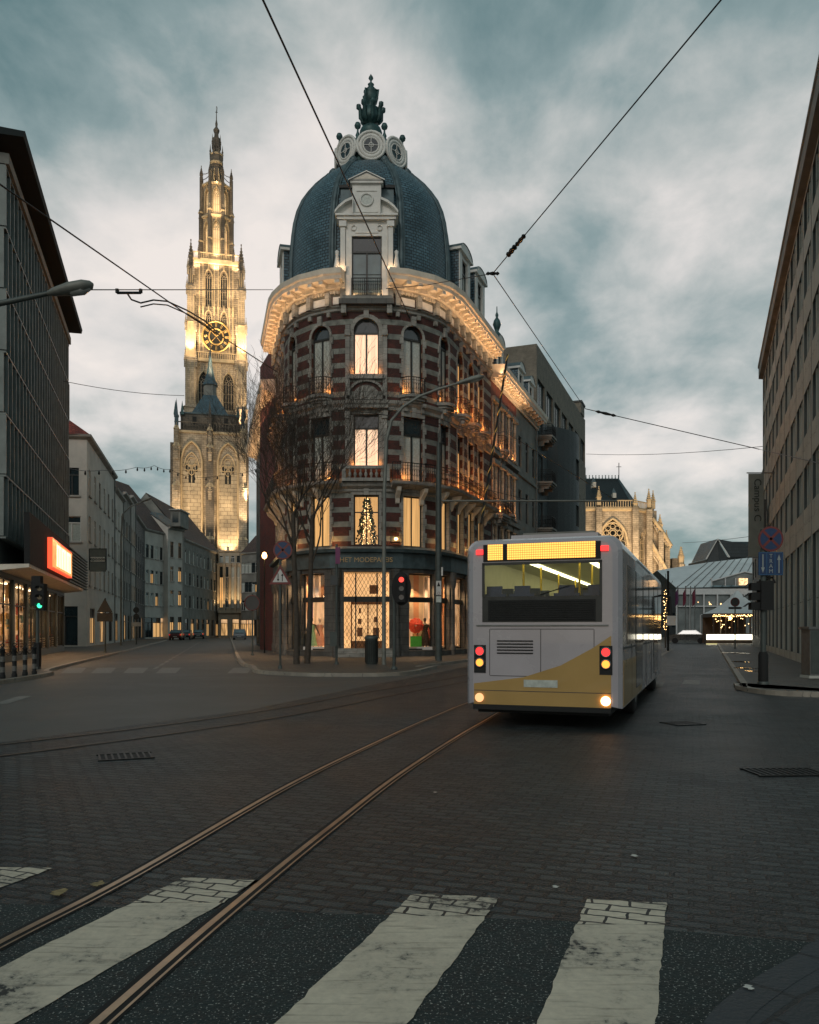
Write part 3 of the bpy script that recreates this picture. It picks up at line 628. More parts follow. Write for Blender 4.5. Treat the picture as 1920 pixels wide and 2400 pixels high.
# stone dressings: string courses, keystones, quoins
st = MB()
def run(path, prof, m='stone', mb=None): sweep(mb or st, path, prof, M[m])
run(bp, [(0, 9.05), (.12, 9.12), (.12, 9.25), (.3, 9.4), (.34, 9.58), (.0, 9.62)])
run(bp, [(0, 13.55), (.08, 13.58), (.08, 13.75), (.22, 13.9), (.26, 14.08), (0, 14.12)])
run(bp, [(0, 18.95), (.1, 19.0), (.1, 19.12), (.2, 19.2), (0, 19.22)])
run(bp, [(0, 5.95), (.2, 6.0), (.2, 6.12), (0, 6.14)])
def fr_at(s, w=0):
    A = bp.at(s - .02)[0]; B = bp.at(s + .02)[0]; u = (B - A).normalized(); c = bp.at(s)[0]; return Fr((c.x, c.y), u=u)
def surround(s0, s1, za, zb, k, m='stone', t=.2, proud=.05):
    A = bp.at(s0)[0]; B = bp.at(s1)[0]; w = (B - A).length; c = (A + B) / 2; f = Fr((c.x, c.y), u=(B - A).normalized())
    zt = zb + (archz(k, w, w / 2) if k else 0)
    for sg in (-1, 1):
        z = za; i = 0
        while z < zt - .05:
            e = min(zt, z + .4); ww = t + (.1 if i % 2 else 0); x0, x1 = sorted((sg * w / 2, sg * (w / 2 + ww))); st.box(f, x0, x1, -.02, proud, z + .01, e, M[m]); z = e; i += 1
    if k:
        n = 11
        for i in range(n):
            t0 = math.pi * i / n; t1 = math.pi * (i + 1) / n; r0 = w / 2; r1 = w / 2 + t * 1.15 + (.12 if i == n // 2 else 0); pr = proud + (.06 if i == n // 2 else .0)
            q = [(r * math.cos(t), zt + r * math.sin(t)) for r, t in ((r0, t0), (r1, t0), (r1, t1), (r0, t1))]
            st.poly([f.p(-x, pr, z) for x, z in q], M[m]); st.poly([f.p(-q[1][0], pr, q[1][1]), f.p(-q[1][0], 0, q[1][1]), f.p(-q[2][0], 0, q[2][1]), f.p(-q[2][0], pr, q[2][1])], M[m])
            st.poly([f.p(-q[0][0], pr, q[0][1]), f.p(-q[3][0], pr, q[3][1]), f.p(-q[3][0], 0, q[3][1]), f.p(-q[0][0], 0, q[0][1])], M[m])
    else: st.box(f, -w / 2 - t, w / 2 + t, -.02, proud + .02, zb, zb + .26, M[m])
    st.box(f, -.14, .14, 0, proud + .1, zb - .02, zb + .5, M[m])
    return f, w
for a, b, za, zb, k in sec + thr:
    c = abs((a + b) / 2 - sC) < .2
    surround(a, b, za, zb, k, t=.2 if c else .12, m='stone')
for a, b, za, zb, k in mez: surround(a, b, za, zb, k, t=.14)
# frieze panels and corbels under the cornice
q = .5
while q < bp.L - .5:
    f = fr_at(q)
    if abs(q - sC) > 1.2: st.box(f, -.13, .13, 0, .3, 19.25, 19.95, M['stone']); st.box(f, -.1, .1, 0, .18, 18.7, 18.95, M['stone'])
    q2 = q + .62
    if abs(q2 - sC) > 1.4: f2 = fr_at(q2); st.box(f2, -.42, .42, 0, .06, 19.4, 19.8, M['white'])
    q += 1.25
# arched lunette under the centre window, aprons
f = Fr((AX, 44.3), 0)
st.box(f, -.95, .95, 0, .22, 15.25, 15.5, M['stone']); st.box(f, -1.05, 1.05, 0, .14, 14.15, 14.35, M['stone'])
for i in range(12):
    t0 = math.pi * i / 12; t1 = math.pi * (i + 1) / 12
    for r0, r1, d in ((.9, 1.05, .12), (.0, .7, .03)):
        st.poly([f.p(-r * math.cos(t), d, 14.36 + r * .85 * math.sin(t)) for r, t in ((r0, t0), (r1, t0), (r1, t1), (r0, t1))], M['stone'])
    st.poly([f.p(-1.05 * math.cos(t), d, 14.36 + 1.05 * .85 * math.sin(t)) for t, d in ((t0, .12), (t0, 0), (t1, 0), (t1, .12))], M['stone'])
for x in (-1.02, 1.02):
    st.box(f, x - .12, x + .12, 0, .14, 9.7, 18.2, M['stone']); st.box(f, x - .16, x + .16, 0, .22, 13.1, 13.5, M['stone']); st.box(f, x - .15, x + .15, 0, .22, 17.6, 17.9, M['stone'])
# swan pediment above centre 2nd floor window
st.box(f, -1.2, 1.2, 0, .38, 13.62, 13.78, M['stone'])
st.build('stone_dressing', cb)
# windows
for ops, za in ((mez, 0), (sec, 0), (thr, 0)):
    for (a, b, z0, z1, k) in ops:
        isC = abs((a + b) / 2 - sC) < .2
        if ops is mez:
            window(cb, bp, a, b, z0, z1, k, 'cross' if isC else 'plain2', ('frame', 'clear', 'clear') if isC else ('frame', 'curtain_dim', 'curtain_dim'))
        else:
            fl = a < sv[1] or a > sv[12]
            window(cb, bp, a, b, z0, z1, k, 'french', ('frame', 'curtB' if isC else ('curtain_dim' if fl else 'curtain'), 'glass'))
# balconies (3rd floor: each side window; 2nd floor: long ones with stone balustrade in the centre)
for a, b in [L2, L1, R1, R2] + flankL + flankR: balcony(cb, bp, a - .22, b + .22, 14.45, .62, .95)
def longbal(s0, s1, z, proj):
    p = bp.sub(s0, s1); mb = MB(); sweep(mb, p, [(0, z - .35), (proj * .6, z - .3), (proj, z - .16), (proj + .05, z), (0, z)], M['stone'])
    s = s0 + .4
    while s < s1:
        f = fr_at(s)
        pts = [(0, z - 1.15), (.12, z - 1.1), (.2, z - .85), (proj * .75, z - .5), (proj * .85, z - .3), (0, z - .3)]
        for e in (-.11, .11): mb.poly([f.p(e, d, zz) for d, zz in (pts if e > 0 else pts[::-1])], M['cream'])
        mb.grid([[f.p(-.11, d, zz) for d, zz in pts], [f.p(.11, d, zz) for d, zz in pts]], M['cream']); s += 1.45
    o = mb.build('balcony', cb); rb = MB(); railing(rb, p, z, 1.0, M['iron'], d=proj - .06); rb.build('railing', o)
longbal(sv[1] - 6.6, sC - 1.3, 9.62, .8); longbal(sC + 1.3, sv[12] + 7.1, 9.62, .8)
bal = MB(); bal.box(f, -1.25, 1.25, 0, .5, 9.62, 9.8, M['stone']); bal.box(f, -1.25, 1.25, .3, .5, 10.3, 10.46, M['stone']); bal.box(f, -1.3, -1.08, 0, .52, 9.62, 10.5, M['stone']); bal.box(f, 1.08, 1.3, 0, .52, 9.62, 10.5, M['stone'])
for i in range(7):
    x = -.87 + i * .29; c = f.p(x, .4, 0); bal.lathe((c.x, c.y, 0), [(.06, 9.8), (.05, 9.88), (.1, 9.98), (.09, 10.05), (.04, 10.15), (.07, 10.3)], M['stone'], 8)
bal.build('stone_balustrade', cb)
# ---- cornice (broken by the dormer), painted cream, with modillions and dentils
CP = [(0, 20.0), (.12, 20.0), (.12, 20.12), (.3, 20.16), (.3, 20.42), (.86, 20.45), (.9, 20.62), (.98, 20.7), (1.02, 20.98), (.2, 21.06), (.0, 21.06)]
def cornice(path, s0, s1, prof, parent, z=20.0, step=.72):
    mb = MB(); p = path.sub(s0, s1); sweep(mb, p, prof, M['cream'])
    s = s0 + .15
    def fa(s):
        A = path.at(max(0, s - .02))[0]; B = path.at(min(path.L, s + .02))[0]; c = path.at(s)[0]; return Fr((c.x, c.y), u=(B - A).normalized())
    while s < s1 - .05:
        g = fa(s); mb.box(g, -.13, .13, .28, .82, z + .26, z + .44, M['cream']); mb.box(g, -.1, .1, .28, .5, z + .16, z + .27, M['cream']); s += step
    s = s0 + .08
    while s < s1: g = fa(s); mb.box(g, -.045, .045, .1, .2, z - .08, z + .1, M['cream']); s += .19
    return mb.build('cornice', parent)
cornice(bp, 0.02, sC - 1.12, CP, cb); cornice(bp, sC + 1.12, bp.L - .02, CP, cb)
# ---- dome
dq = Vector((AX, AY, -.95))
DP = [(4.95, 21.0), (4.95, 21.35), (4.9, 21.4), (4.97, 22.3), (4.95, 23.2), (4.9, 24.0), (4.82, 24.8), (4.72, 25.5), (4.54, 26.2), (4.24, 26.9), (3.84, 27.5), (3.4, 28.05), (2.95, 28.5), (2.5, 28.9)]
dm = MB(); dc = Vector((AX, AY, 0))
dm.lathe(dc, DP[2:], M['slate'], 64); dome = dm.build('dome', cb)
rb = MB()
rb.lathe(dc, [(4.75, 21.0), (5.0, 21.02), (5.02, 21.3), (4.9, 21.5)], M['lead'], 64)
for i in range(8):
    t = R(-90 + 22.5 + 45 * i)
    for dt, rad in ((0, .14), (-.035, .06), (.035, .06)):
        rb.tube([dc + Vector((r * math.cos(t + dt * 4.9 / max(r, 1.5)), r * math.sin(t + dt * 4.9 / max(r, 1.5)), z)) for r, z in [(r + .03, z) for r, z in DP[1:]]], rad, M['lead'], 6)
    for k in range(3):
        r = 2.95 - k * .28; rb.lathe(dq + Vector((r * math.cos(t), r * math.sin(t), 0)), [(0, 29.0 + k * .35), (.24, 29.1 + k * .35), (.28, 29.3 + k * .35), (.1, 29.5 + k * .35), (0, 29.55 + k * .35)], M['lead'], 8)
rb.lathe(dq, [(2.35, 29.45), (2.5, 29.5), (2.5, 29.7), (2.1, 29.8), (1.9, 30.1), (2.0, 30.25), (1.95, 30.5), (1.75, 31.2), (1.6, 31.6), (1.2, 31.9), (.7, 32.0)], M['verdigris'], 32)
rb.build('lead_ribs', dome)
# oculus windows round the crown
for i in range(8):
    t = R(-90 + 3 + 45 * i); X = Vector((-math.sin(t), math.cos(t), 0)); nn = Vector((math.cos(t), math.sin(t), 0)); Z = Vector((0, 0, 1)); c = dc + nn * 2.02 + Vector((0, 0, 29.95))
    ob = MB(); g = Fr((dc + nn * 2.02), u=X)
    ob.ring(c + nn * .04, .62, .13, M['white'], X, Z, 20, 6); ob.poly([c + nn * .06 + X * x + Z * z for x, z in ((-.55, -.6), (0, -1.25), (.55, -.6))], M['white']); ob.ring(c + nn * .1, .82, .09, M['white'], X, Z, 20, 6); ob.ring(c + nn * .1, .46, .06, M['white'], X, Z, 18, 5)
    ob.disc(c + nn * .02, .78, M['stone'], X, Z); 
    for s_ in (-1, 1): ob.tube([c + X * s_ * .75 + Z * -.3, c + X * s_ * .95 + Z * .05, c + X * s_ * .85 - nn * .1 + Z * .4], .1, M['white'], 6)
    o = ob.build('oculus', dome); gl = MB(); gl.disc(c + nn * .12, .45, M['glass'], X, Z)
    gl.tube([c + nn * .14 - X * .4, c + nn * .14 + X * .4], .025, M['white'], 4); gl.tube([c + nn * .14 - Z * .4, c + nn * .14 + Z * .4], .025, M['white'], 4); gl.ring(c + nn * .14, .13, .025, M['white'], X, Z, 12, 4)
    gl.build('pane', o)
    t2 = t + R(22.5); c2 = dq + Vector((2.05 * math.cos(t2), 2.05 * math.sin(t2), 0))
    fb = MB(); fb.lathe(c2, [(.2, 31.0), (.22, 31.25), (.1, 31.5), (.14, 31.6), (.06, 31.8), (.05, 31.95), (.17, 32.05), (.2, 32.18), (.14, 32.32), (0, 32.38)], M['verdigris'], 10); fb.build('ball_finial', dome)
# great finial
fn = MB()
fn.lathe(dq, [(1.25, 31.8), (.9, 32.1), (.6, 32.5), (.62, 32.7), (.70, 32.92), (.6, 33.15), (.3, 33.3), (.2, 33.4), (.22, 33.5), (.5, 33.6), (.58, 33.8), (.56, 34.3), (.45, 34.35), (.25, 34.42), (.22, 34.6), (.38, 34.75), (.46, 35.05), (.42, 35.35), (.46, 35.42), (.2, 35.52), (.25, 35.64), (.13, 35.75), (.2, 35.88), (.07, 36.0), (.05, 36.1), (.15, 36.25), (.13, 36.33), (.05, 36.45), (0, 36.55)], M['verdigris'], 16)
for i in range(8):
    t = R(45 * i + 12); v = Vector((math.cos(t), math.sin(t), 0))
    fn.tube([dq + v * .5 + Vector((0, 0, 33.5)), dq + v * .64 + Vector((0, 0, 33.75)), dq + v * .66 + Vector((0, 0, 34.25)), dq + v * .76 + Vector((0, 0, 34.36)), dq + v * .76 + Vector((0, 0, 34.52))], [.06, .13, .12, .16, .15], M['verdigris'], 6)
    if i % 2: fn.tube([dq + v * .3 + Vector((0, 0, 34.7)), dq + v * .52 + Vector((0, 0, 35.0)), dq + v * .58 + Vector((0, 0, 35.35)), dq + v * .42 + Vector((0, 0, 35.4))], .05, M['verdigris'], 5)
fn.build('finial', dome)
# ---- front dormer
dr = MB(); f = Fr((AX + .03, 44.3), 0)
Wm = M['white']
def dbox(a0, a1, d0, d1, z0, z1, m=Wm): dr.box(f, a0, a1, d0, d1, z0, z1, m)
dbox(-1.15, -.82, -1.6, .12, 19.75, 23.9); dbox(.82, 1.15, -1.6, .12, 19.75, 23.9); dbox(-.82, .82, -1.6, .1, 23.05, 24.0)
for s_ in (-1, 1):
    x = 1.3 * s_; dbox(x - .13, x + .13, -.5, .22, 21.1, 23.5); dbox(x - .2, x + .2, -.5, .3, 23.5, 23.8); dbox(x - .18, x + .18, -.5, .28, 21.06, 21.35)
    dr.lathe(f.p(s_ * 1.62, .1, 0), [(.0, 21.1), (.22, 21.15), (.16, 21.5), (.08, 22.0), (.12, 22.2), (0, 22.3)], Wm, 8)
dbox(-1.6, 1.6, -.8, .35, 23.85, 24.02); dbox(-1.7, 1.7, -.8, .45, 24.02, 24.12)
dbox(-.62, .62, .1, .14, 23.2, 23.75)   # raised panel
for s_ in (-1, 1):
    dr.ring(f.p(s_ * .7, .14, 23.48), .14, .035, Wm, f.u, Vector((0, 0, 1)), 12, 4)
    pts = [(1.72, 24.12), (1.5, 24.4), (1.15, 24.68), (.75, 24.86)]
    for (x0, z0), (x1, z1) in zip(pts[:-1], pts[1:]):
        for dd, tt in ((.5, .14),):
            q = [f.p(s_ * x0, dd, z0), f.p(s_ * x1, dd, z1), f.p(s_ * x1, dd, z1 + tt), f.p(s_ * x0, dd, z0 + tt)]; q2 = [v - f.n * 1.3 for v in q]
            dr.poly(q, Wm); dr.poly([q[3], q[2], q2[2], q2[3]], Wm); dr.poly([q[0], q[1], q2[1], q2[0]], Wm)
    dr.poly([f.p(s_ * .72, .2, 24.12), f.p(s_ * 1.7, .2, 24.12), f.p(s_ * 1.5, .2, 24.4), f.p(s_ * 1.15, .2, 24.68), f.p(s_ * .72, .2, 24.86)], Wm)
    dr.box(f, s_ * .74 - .02, s_ * .74 + .02, -1, .5, 24.12, 24.99, Wm)
dbox(-.78, .78, -1.5, .16, 24.12, 25.85); dbox(-.62, .62, .16, .2, 24.3, 24.42); dbox(-.55, .55, .16, .2, 25.45, 25.52)
dbox(-.9, .9, -1.5, .3, 25.85, 25.98)
dr.poly([f.p(-.95, .34, 25.98), f.p(.95, .34, 25.98), f.p(0, .34, 26.4)], Wm); dr.poly([f.p(-.7, .36, 26.02), f.p(.7, .36, 26.02), f.p(0, .36, 26.3)], M['cream'])
for s_ in (-1, 1): dr.poly([f.p(s_ * 1.0, .42, 25.98), f.p(0, .42, 26.46), f.p(0, -2, 26.46), f.p(s_ * 1.0, -2, 25.98)], M['lead']); dr.poly([f.p(s_ * 1.0, .42, 25.92), f.p(0, .42, 26.40), f.p(0, .42, 26.46), f.p(s_ * 1.0, .42, 25.98)], Wm)
dr.ring(f.p(0, .2, 24.98), .33, .05, Wm, f.u, Vector((0, 0, 1)), 20, 5); dr.disc(f.p(0, .19, 24.98), .31, M['curtain'], f.u, Vector((0, 0, 1)))
for s_ in (-1, 1): x = s_ * 1.12; dr.box(f, x - .34, x + .34, -2.2, -.3, 24.7, 25.85, M['lead']); dr.box(f, x - .42, x + .42, -2.2, -.2, 25.85, 26.0, M['iron'])
dbox(-1.45, -1.15, -.3, .2, 19.3, 21.0, M['stone']); dbox(1.15, 1.45, -.3, .2, 19.3, 21.0, M['stone']); dbox(-1.5, 1.5, 0, .5, 19.22, 19.5, M['stone_dark']); dbox(-1.35, 1.35, 0, .4, 19.5, 19.7, M['stone'])
for s_ in (-1, 1): x = s_ * 1.25; dr.box(f, x - .14, x + .14, 0, .4, 18.75, 19.25, M['stone'])
d_o = dr.build('dormer', cb)
dpath = Path([(AX + .03 - .82, 44.3), (AX + .03 + .82, 44.3)]); window(d_o, dpath, 0, 1.64, 19.75, 23.05, None, 'french', ('frame', 'glass_pale', 'glass'), depth=.05)
rr = MB(); railing(rr, Path([(AX + .03 - .82, 44.3), (AX + .03 + .82, 44.3)]), 19.72, 1.0, M['iron'], step=.11, d=.18); rr.build('railing', d_o)
# ---- mansards with dormers on both flanks
def mansard(path, s0, s1, z0, z1, parent, dormers, run_=1.1, flat=5, mat_='slate', dh=3.0, wd_=1.0):
    p = path.sub(s0, s1); mb = MB(); sweep(mb, p, [(-.1, z0), (-.25, z0 + .3), (-run_, z1), (-run_ - .3, z1 + .12), (-flat, z1 + .2), (-flat, z0)], M[mat_])
    o = mb.build('mansard_roof', parent)
    for s in dormers:
        c, u, n = path.at(s); g = Fr((c.x, c.y), u=u); q = MB()
        k_ = wd_; q.box(g, -.85 * k_, -.58, -1.4, .05, z0, z0 + dh - .5, M['white']); q.box(g, .58, .85 * k_, -1.4, .05, z0, z0 + dh - .5, M['white']); q.box(g, -.58, .58, -1.4, 0, z0 + dh - .75, z0 + dh - .5, M['white']); q.box(g, -.58, .58, -1.4, 0, z0, z0 + .25, M['white'])
        q.box(g, -1.0 * k_, 1.0 * k_, -1.6, .2, z0 + dh - .5, z0 + dh - .35, M['white'])
        n_ = 8; ar = [(-.95 * k_ * math.cos(math.pi * i / n_), z0 + dh - .35 + .5 * math.sin(math.pi * i / n_)) for i in range(n_ + 1)]
        q.poly([g.p(x, .15, z) for x, z in ar], M['white']); q.grid([[g.p(x, .2, z) for x, z in ar], [g.p(x, -1.8, z) for x, z in ar]], M['lead'])
        for s_ in (-1, 1): q.poly([g.p(s_ * .86 * k_, 0, z0), g.p(s_ * .86 * k_, -1.6, z0), g.p(s_ * .86 * k_, -1.6, z0 + dh - .5), g.p(s_ * .86 * k_, 0, z0 + dh - .5)], M['slate'])
        do = q.build('dormer', parent); window(do, Path([g.p(-.58, 0, 0), g.p(.58, 0, 0)]), 0, 1.16, z0 + .25, z0 + dh - .75, None, 'french', ('frame', 'curtain', 'glass'), depth=.15)
    return o
mansard(bp, .02, sv[1] - .6, 21.06, 25.6, cb, [sv[1] - 2.3], dh=3.9, wd_=1.3); mansard(bp, sv[12] + .6, bp.L - .02, 21.06, 25.6, cb, [sv[12] + 2.2, sv[12] + 5.6], dh=3.9, wd_=1.3)
# ---- ground floor shop
gf = MB(); DK = M['stone_dark']
gops = []
def add(s0, s1, z0=.45, z1=4.7): gops.append((s0, s1, z0, z1, None))
cdoor = (sC - 1.25, sC + 1.25)
wl_ = [(sv[1] - 6.3, sv[1] - 4.9), (sv[1] - 4.3, sv[1] - 2.9), (sv[1] - 2.3, sv[1] - .3), (sv[2] - .1, sv[3] - .05), (sv[4] - .85, sv[5] - .45)]
wr_ = [(2 * sC - b, 2 * sC - a) for a, b in wl_[::-1]]
for a, b in wl_ + wr_: add(a, b)
wall(gf, bp, 0, 5.0, sorted(gops + [(*cdoor, .55, 4.75, None)]), DK, .35)
sweep(gf, bp, [(0, 0), (.12, 0), (.12, .4), (0, .42)], DK); sweep(gf, bp, [(0, 4.95), (.14, 4.95), (.14, 5.75), (.4, 5.8), (.45, 5.95), (0, 5.98)], M['lead'])
for s in [a - .17 for a, b in wl_] + [b + .17 for a, b in wr_] + [sC - 1.6, sC + 1.6, sv[5] + .3, 2 * sC - sv[5] - .3]:
    g = fr_at(s); c = g.p(0, .12, 0); gf.lathe((c.x, c.y, 0), [(.2, .12), (.2, .6), (.14, .7), (.12, 3.9), (.2, 4.1), (.24, 4.4), (.24, 4.9)], M['stone_dark'], 12)
g0 = gf.build('shop_front_wall', cb)
for a, b, z0, z1, k in gops: window(cb, bp, a, b, z0, z1, None, 'shop', ('frame', 'clear', 'clear'), depth=.3, name='shop_window')
inn = MB(); ip = Path([(v.x, v.y) for v in bp.off(-1.9)]); io = Path([(v.x, v.y) for v in bp.off(-.36)])
def strip2(pa, za, zb, m): inn.grid([[Vector((v.x, v.y, za)) for v in pa.p], [Vector((v.x, v.y, zb)) for v in pa.p]], m)
for s0_, s1_ in ((.3, sC - 1.6), (sC + 1.6, bp.L - .3)):
    pa = ip.sub(s0_ * ip.L / bp.L, s1_ * ip.L / bp.L); pb = io.sub(s0_ * io.L / bp.L, s1_ * io.L / bp.L)
    strip2(pa, .45, 4.75, M['shopglow'])
    for zz, mm in ((.44, M['shopfloor']), (4.78, M['shopfloor'])):
        inn.grid([[pa.at(pa.L * i / 16)[0] + Vector((0, 0, zz)) for i in range(17)], [pb.at(pb.L * i / 16)[0] + Vector((0, 0, zz)) for i in range(17)]], mm)
inn.build('shop_interior', cb)
mzi = MB(); fz = Fr((AX, 44.3), 0); mzi.box(fz, -1.3, 1.3, -1.75, -1.7, 6.05, 9.1, M['curtain_dim']); mzi.box(fz, -1.4, 1.4, -1.7, -.34, 6.0, 6.1, M['shopfloor']); mzi.build('room_wall', cb)
# entrance: recessed glazed doors behind an iron lattice gate, with steps
en = MB(); f = Fr((AX, 44.3), 0)
en.box(f, -1.25, 1.25, -1.6, -1.5, .55, 4.75, M['orangeglow'])
for s_ in (-1, 1): en.poly([f.p(s_ * 1.25, -.3, .55), f.p(s_ * 1.25, -1.5, .55), f.p(s_ * 1.25, -1.5, 4.75), f.p(s_ * 1.25, -.3, 4.75)], M['orangeglow'])
en.poly([f.p(-1.25, -.3, 4.75), f.p(1.25, -.3, 4.75), f.p(1.25, -1.5, 4.75), f.p(-1.25, -1.5, 4.75)], M['cream']); en.poly([f.p(-1.3, .0, .55), f.p(1.3, 0, .55), f.p(1.3, -1.5, .55), f.p(-1.3, -1.5, .55)], DK)
wd = mk('varnished_door_wood', (.20, .10, .04), .4, var=.3, sc=4)
for x in (-.95, -.02, .9): en.box(f, x, x + .07, -1.48, -1.42, .55, 3.1, wd)
en.box(f, -.95, .97, -1.48, -1.4, 3.0, 3.35, wd); en.box(f, -.95, .97, -1.48, -1.42, .55, .95, wd)
for (x, z, w_, h_) in ((-.6, 1.2, .3, .5), (-.55, 1.9, .2, .3), (.3, 1.1, .35, .6), (.35, 2.0, .15, .3), (-.5, 2.5, .12, .3), (.1, 3.6, .5, .5)): en.box(f, x, x + w_, -1.47, -1.43, z, z + h_, wd)
eo = en.build('entrance', cb)
gt = MB(); 
for i in range(-12, 20):
    x = -1.25 + i * .21
    for sg in (1, -1):
        x0, z0, x1, z1 = (x, .6, x + 4.1 * .55, 4.7) if sg == 1 else (x + 4.1 * .55, .6, x, 4.7)
        pts = []
        for k in range(21):
            t = k / 20; xx = x0 + (x1 - x0) * t; zz = z0 + (z1 - z0) * t
            if -1.23 < xx < 1.23: pts.append(f.p(xx, -.12, zz))
        if len(pts) > 1: gt.tube([pts[0], pts[-1]], .011, M['iron'], 3, False, caps=False)
gt.box(f, -1.25, 1.25, -.16, -.08, 3.1, 3.4, M['frame']); gt.box(f, -.62, -.55, -.16, -.08, .55, 4.7, M['frame']); gt.box(f, .55, .62, -.16, -.08, .55, 4.7, M['frame'])
gt.build('lattice_gate', eo)
sp_ = MB()
for i in range(4): sp_.box(f, -1.5 - .02 * i, 1.5 + .02 * i, .0, .3 * (4 - i), .12 + .0, .12 + .11 * (i + 1), M['stone'])
sp_.build('entrance_steps', cb)
text('HET MODEPALEIS', f, 0, .155, 5.38, .37, M['gold'], cb)
# lantern on the first floor, right of centre
g = fr_at(sv[7] + .55); lt = MB(); c = g.p(0, .45, 0)
lt.tube([g.p(0, 0, 6.9), g.p(0, .45, 7.1), g.p(0, .45, 6.95)], .02, M['iron'], 5)
for z in (6.3, 6.9): lt.box(g, -.28, .28, .2, .7, z, z + .04, M['iron'])
for x in (-.27, 0, .27):
    for d in (.21, .69): lt.box(g, x - .012, x + .012, d - .012, d + .012, 6.3, 6.9, M['iron'])
lo = lt.build('wall_lantern', cb); bl = MB(); bl.lathe((c.x, c.y, 6.5), [(0, -.08), (.07, -.05), (.09, 0), (.07, .06), (0, .09)], emitm('lantern_bulb', (1, .55, .2), 12), 10); bl.build('bulb', lo)
# Christmas tree seen in the centre mezzanine window
xt = thing('christmas_tree', (AX, 45.1, 6.1), 'bushy christmas tree covered in small warm lights inside the middle first floor window', 'christmas tree')
gm = mk('fir_needles', (.02, .05, .02), .8, var=.4, sc=6); tb = MB(); rn = random.Random(5); bulbs = MB(); BM = emitm('fairy_light', (1, .62, .25), 6)
for i in range(420):
    z = rn.uniform(.1, 2.7); r = (.62 * (1 - z / 3.0)) * rn.uniform(.4, 1); t = rn.uniform(0, 6.28); c = Vector((AX + r * math.cos(t), 45.0 + .55 * r * math.sin(t), 6.15 + z)); a = Vector((math.cos(t), math.sin(t), -.2)) * .12; b_ = Vector((rn.uniform(-.06, .06), rn.uniform(-.06, .06), .08))
    tb.poly([c, c + a + b_, c + a * 1.3 - b_], gm)
    if i % 3 == 0: s_ = .022; q = c + Vector((0, -.03, 0)); bulbs.lathe(q, [(0, -s_), (s_, 0), (0, s_)], BM, 5)
tb.build('foliage', xt); bulbs.build('fairy_lights', xt)['kind'] = 'stuff'
tk = MB(); tk.tube([(AX, 45.0, 6.1), (AX, 45.0, 8.8)], .03, M['iron'], 5); tk.build('trunk', xt)

# ---- the facade's own uplights: strips on the string course under the cornice and small lamps at the window sills
def uplight(path, s, d, z, e, size=.5, sy=.08, tilt=.5, col=(1, .56, .24)):
    c, u, n = path.at(s); p = c + n * d + Vector((0, 0, z)); return light('AREA', p, e, col, size, p + Vector((0, 0, 1)) + n * tilt, sy=sy, name='facade_uplight')
def striplights(path, segs, d, z, e):
    for a, b in segs:
        k = max(1, round((b - a) / 1.5))
        for i in range(k):
            s = a + (b - a) * (i + .5) / k; c, u, n = path.at(s); p = c + n * d + Vector((0, 0, z))
            dd = bpy.data.lights.new('cornice_light', 'AREA'); dd.shape = 'RECTANGLE'; dd.size = (b - a) / k; dd.size_y = .25; dd.energy = e * (b - a) / k; dd.color = (1, .60, .31)
            o = bpy.data.objects.new('cornice_light', dd); C.objects.link(o); Z = -(Vector((0, 0, 1)) + n * .25).normalized(); Y = Z.cross(u).normalized(); o.matrix_world = Matrix.Translation(p) @ Matrix((u, Y, Z)).transposed().to_4x4()
striplights(bp, [(0, sv[1]), (sv[1], sv[3]), (sv[3], sC - 1.3), (sC + 1.3, sv[10]), (sv[10], sv[12]), (sv[12], bp.L)], .78, 19.1, 8.5)
for (a, b, z0, z1, k) in sec + thr:
    isC = abs((a + b) / 2 - sC) < .2; fl = a < sv[1] or a > sv[12]
    e = 7 if isC else (75 if fl else 24)
    c, u, n = bp.at(a + .08 if (a + b) / 2 > sC else b - .08)
    light('POINT', c + n * .22 + Vector((0, 0, z0 + .15)), e, (1, .33, .07), .05, name='sill_lamp')
    if isC or fl:
        c, u, n = bp.at(b - .08 if (a + b) / 2 > sC else a + .08); light('POINT', c + n * .22 + Vector((0, 0, z0 + .15)), e, (1, .33, .07), .05, name='sill_lamp')
for s in (sv[3] + .2, sv[5] + .3, 2 * sC - sv[5] - .3, 2 * sC - sv[3] - .2, sv[12] + .3, sv[12] + 2.6, sv[12] + 5, sv[1] - .3, sv[1] - 2.6):
    c, u, n = bp.at(s); light('POINT', c + n * .35 + Vector((0, 0, 6.4)), 9, (1, .5, .16), .06, name='wall_lamp')
for x in (-.66, .66): light('POINT', (AX + x, 44.0, 19.85), 9, (1, .6, .3), .05, name='dormer_lamp')
for x in (-1.5, 1.5): light('POINT', (AX + x * .9, 43.75, 21.3), 5, (1, .6, .3), .05, name='dormer_lamp')
# ================================================================ neighbours along the right street
FU = Vector((.38, 1)).normalized(); FU3 = Vector((FU.x, FU.y, 0))
def wallpt(Y): return (5.59 + .38 * (Y - 55.7), Y)
def shell(path, z0, z1, m, parent, depth=10, ops=(), reveal=.25, rm=None, name='wall', roofm='lead'):
    """walls with openings along path plus side, back and top faces"""
    mb = MB(); wall(mb, path, z0, z1, sorted(ops), m, reveal, rm)
    a, b = path.p[0], path.p[-1]; n0 = path.seg(0)[1]; n1 = path.seg(len(path.p) - 2)[1]; a2 = a - n0 * depth; b2 = b - n1 * depth
    V = lambda p, z: (p.x, p.y, z)
    mb.poly([V(a2, z0), V(a, z0), V(a, z1), V(a2, z1)], m); mb.poly([V(b, z0), V(b2, z0), V(b2, z1), V(b, z1)], m); mb.poly([V(b2, z0), V(a2, z0), V(a2, z1), V(b2, z1)], m)
    mb.poly([V(p, z1) for p in path.p] + [V(b2, z1), V(a2, z1)], M[roofm]); return mb.build(name, parent)
